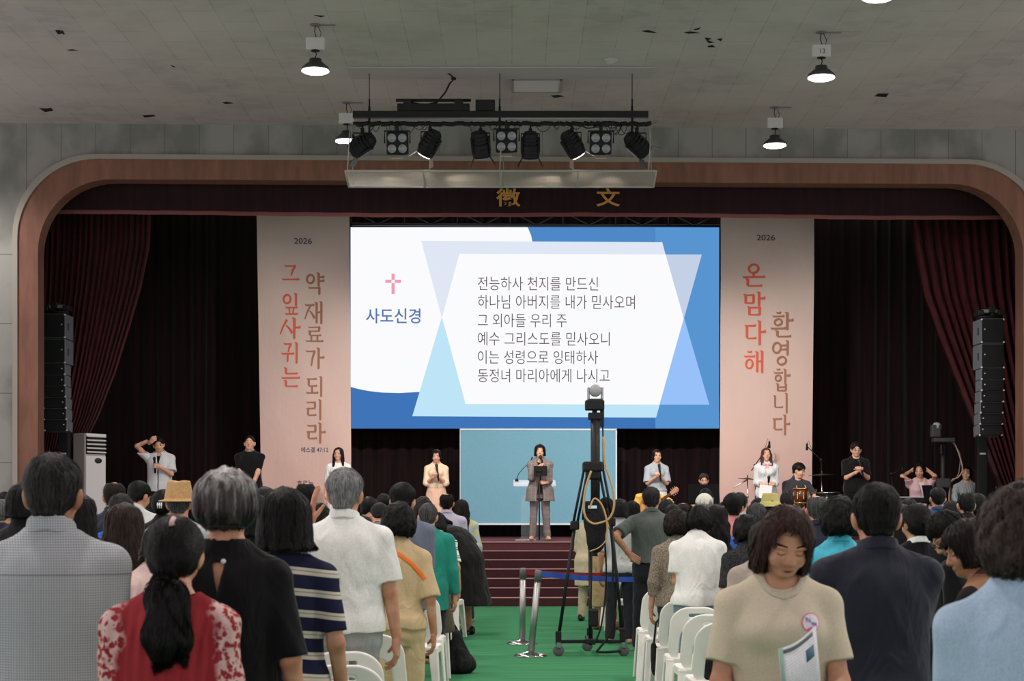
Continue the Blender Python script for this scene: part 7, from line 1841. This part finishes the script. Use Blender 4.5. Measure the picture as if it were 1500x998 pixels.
w_ = math_(t, 'GREATER_THAN', noise(t, coords(t, (260, 1, 40)), 1, 2), .45); t.links.new(mixc(t, math_(t, 'MULTIPLY', math_(t, 'MULTIPLY', l_, w_), .35), (206, 210, 212), (120, 126, 132)), b.inputs['Base Color'])
sheet(0, 0, 1, 0, 1, m, 'cover'); sheet(.006, 0, 1, 0.0, 1, pap, 'inner_page')
sheet(-.0022, .1, .9, .03, .09, plain('booklet_title_band', (92, 98, 104), .6), 'title_band'); sheet(-.0022, .7, .9, .22, .40, plain('booklet_picture', (70, 104, 128), .6), 'picture_box'); sheet(-.002, 0, .1, 0, 1, plain('booklet_spine', (120, 158, 140), .6), 'spine_strip')

# round badge on the cream sweater
def laid(sp, cx, cz, rad, nr=10, na=28, lift=.003):
    B_ = sp['rec']['B']; pts = [(cx, cz)]
    for r_ in range(1, nr+1):
        for a in range(na): pts.append((cx+rad*r_/nr*math.cos(2*PI*a/na), cz+rad*r_/nr*math.sin(2*PI*a/na)))
    return pts
def lay(sp, xz, lift):
    B_ = sp['rec']['B']; p = np.array([(x, .30, z) for x, z in xz], f4)
    for _ in range(90):
        d = full(B_.top_adds, B_.top_mods, p); p[:, 1] -= np.clip((d-lift)*.6, -.004, .02)
    return [tuple(v) for v in B_.bend(p)]
bx_, bz_, br_ = -.090, 1.302, .033
xz = laid(sp, bx_, bz_, br_); V = lay(sp, xz, .004); Fc = []; Mi = []
nr, na = 10, 28
for a in range(na): Fc.append((0, 1+a, 1+(a+1) % na))
for r_ in range(nr-1):
    for a in range(na): Fc.append((1+r_*na+a, 1+(r_+1)*na+a, 1+(r_+1)*na+(a+1) % na, 1+r_*na+(a+1) % na))
for f in Fc:
    mx_ = sum(xz[i][0] for i in f)/len(f)-bx_; mz_ = sum(xz[i][1] for i in f)/len(f)-bz_
    Mi.append(1 if (math.hypot(mx_, mz_) > br_*.86 or mz_ < -.35*br_+.5*-mx_ and mz_-.45*mx_ < -.012) else 0)
mb = MB(); mb.add(V, Fc, 0, True); mb.m = Mi
for s_, dx, dz, sz in (('안내', -.021, .001, .018), ('위원', .001, -.008, .018)):
    vv, ff = text_mesh(s_, .02); tv = lay(sp, [(bx_-(dx+p[0]*sz*.62)*1.0, bz_+dz+p[1]*sz*.9-.30*(dx+p[0]*sz*.6)) for p in vv], .0056); mb.add(tv, ff, 2)
o = mb.build('name_badge', [plain('badge_white', (226, 218, 224), .4), plain('badge_pink', (222, 92, 146), .4), plain('badge_blue', (70, 84, 150), .4)], sp['obj']); o['label'] = 'round pink and white badge'
# white clip in dark hair, pale clip on the ponytail head
def clip_on(nm, xz, w_, col, name, obj_sp, tilt=0):
    B_ = obj_sp['rec']['B']; a, mods, lo, hi = B_.hair_sdf(); p = np.array([(x, -.28, z) for x, z in xz], f4)
    for _ in range(80):
        d = full(a, mods, p); p[:, 1] += np.clip((d-.004)*.6, -.004, .02)
    q = [tuple(v) for v in B_.bend(p)]
    return MB().tube(q, w_, 8).build(name, plain(col[0], col[1], .35), obj_sp['obj'])
clip_on('red', [(.006, 1.655), (.004, 1.672), (.006, 1.69)], .010, ('pink_clip', (196, 160, 156)), 'hair_clip', CAST['red'])
for k in (-.016, 0, .016): clip_on('cl', [(k, 1.60), (k*1.1, 1.575), (k, 1.55)], .006, ('white_clip', (222, 222, 218)), 'hair_clip', cl)
clip_on('cl', [(-.022, 1.578), (0, 1.58), (.022, 1.578)], .006, ('white_clip', (222, 222, 218)), 'hair_clip', cl)
# pearl button at the keyhole
B_ = CAST['keyhole']['rec']['B']; q = B_.bend(np.array([(.008, -.088, 1.405)]))[0]
p = np.array([(.008, -.28, 1.404)], f4)
for _ in range(80):
    d = full(B_.top_adds, B_.top_mods, p); p[:, 1] += np.clip((d-.002)*.6, -.004, .02)
q = B_.bend(p)[0]; bm = bmesh.new(); bmesh.ops.create_uvsphere(bm, u_segments=14, v_segments=10, radius=.009)
MB().bm(bm, Matrix.Translation(Vector(q)), 0, True).build('pearl_button', plain('pearl', (222, 214, 206), .3), CAST['keyhole']['obj'])
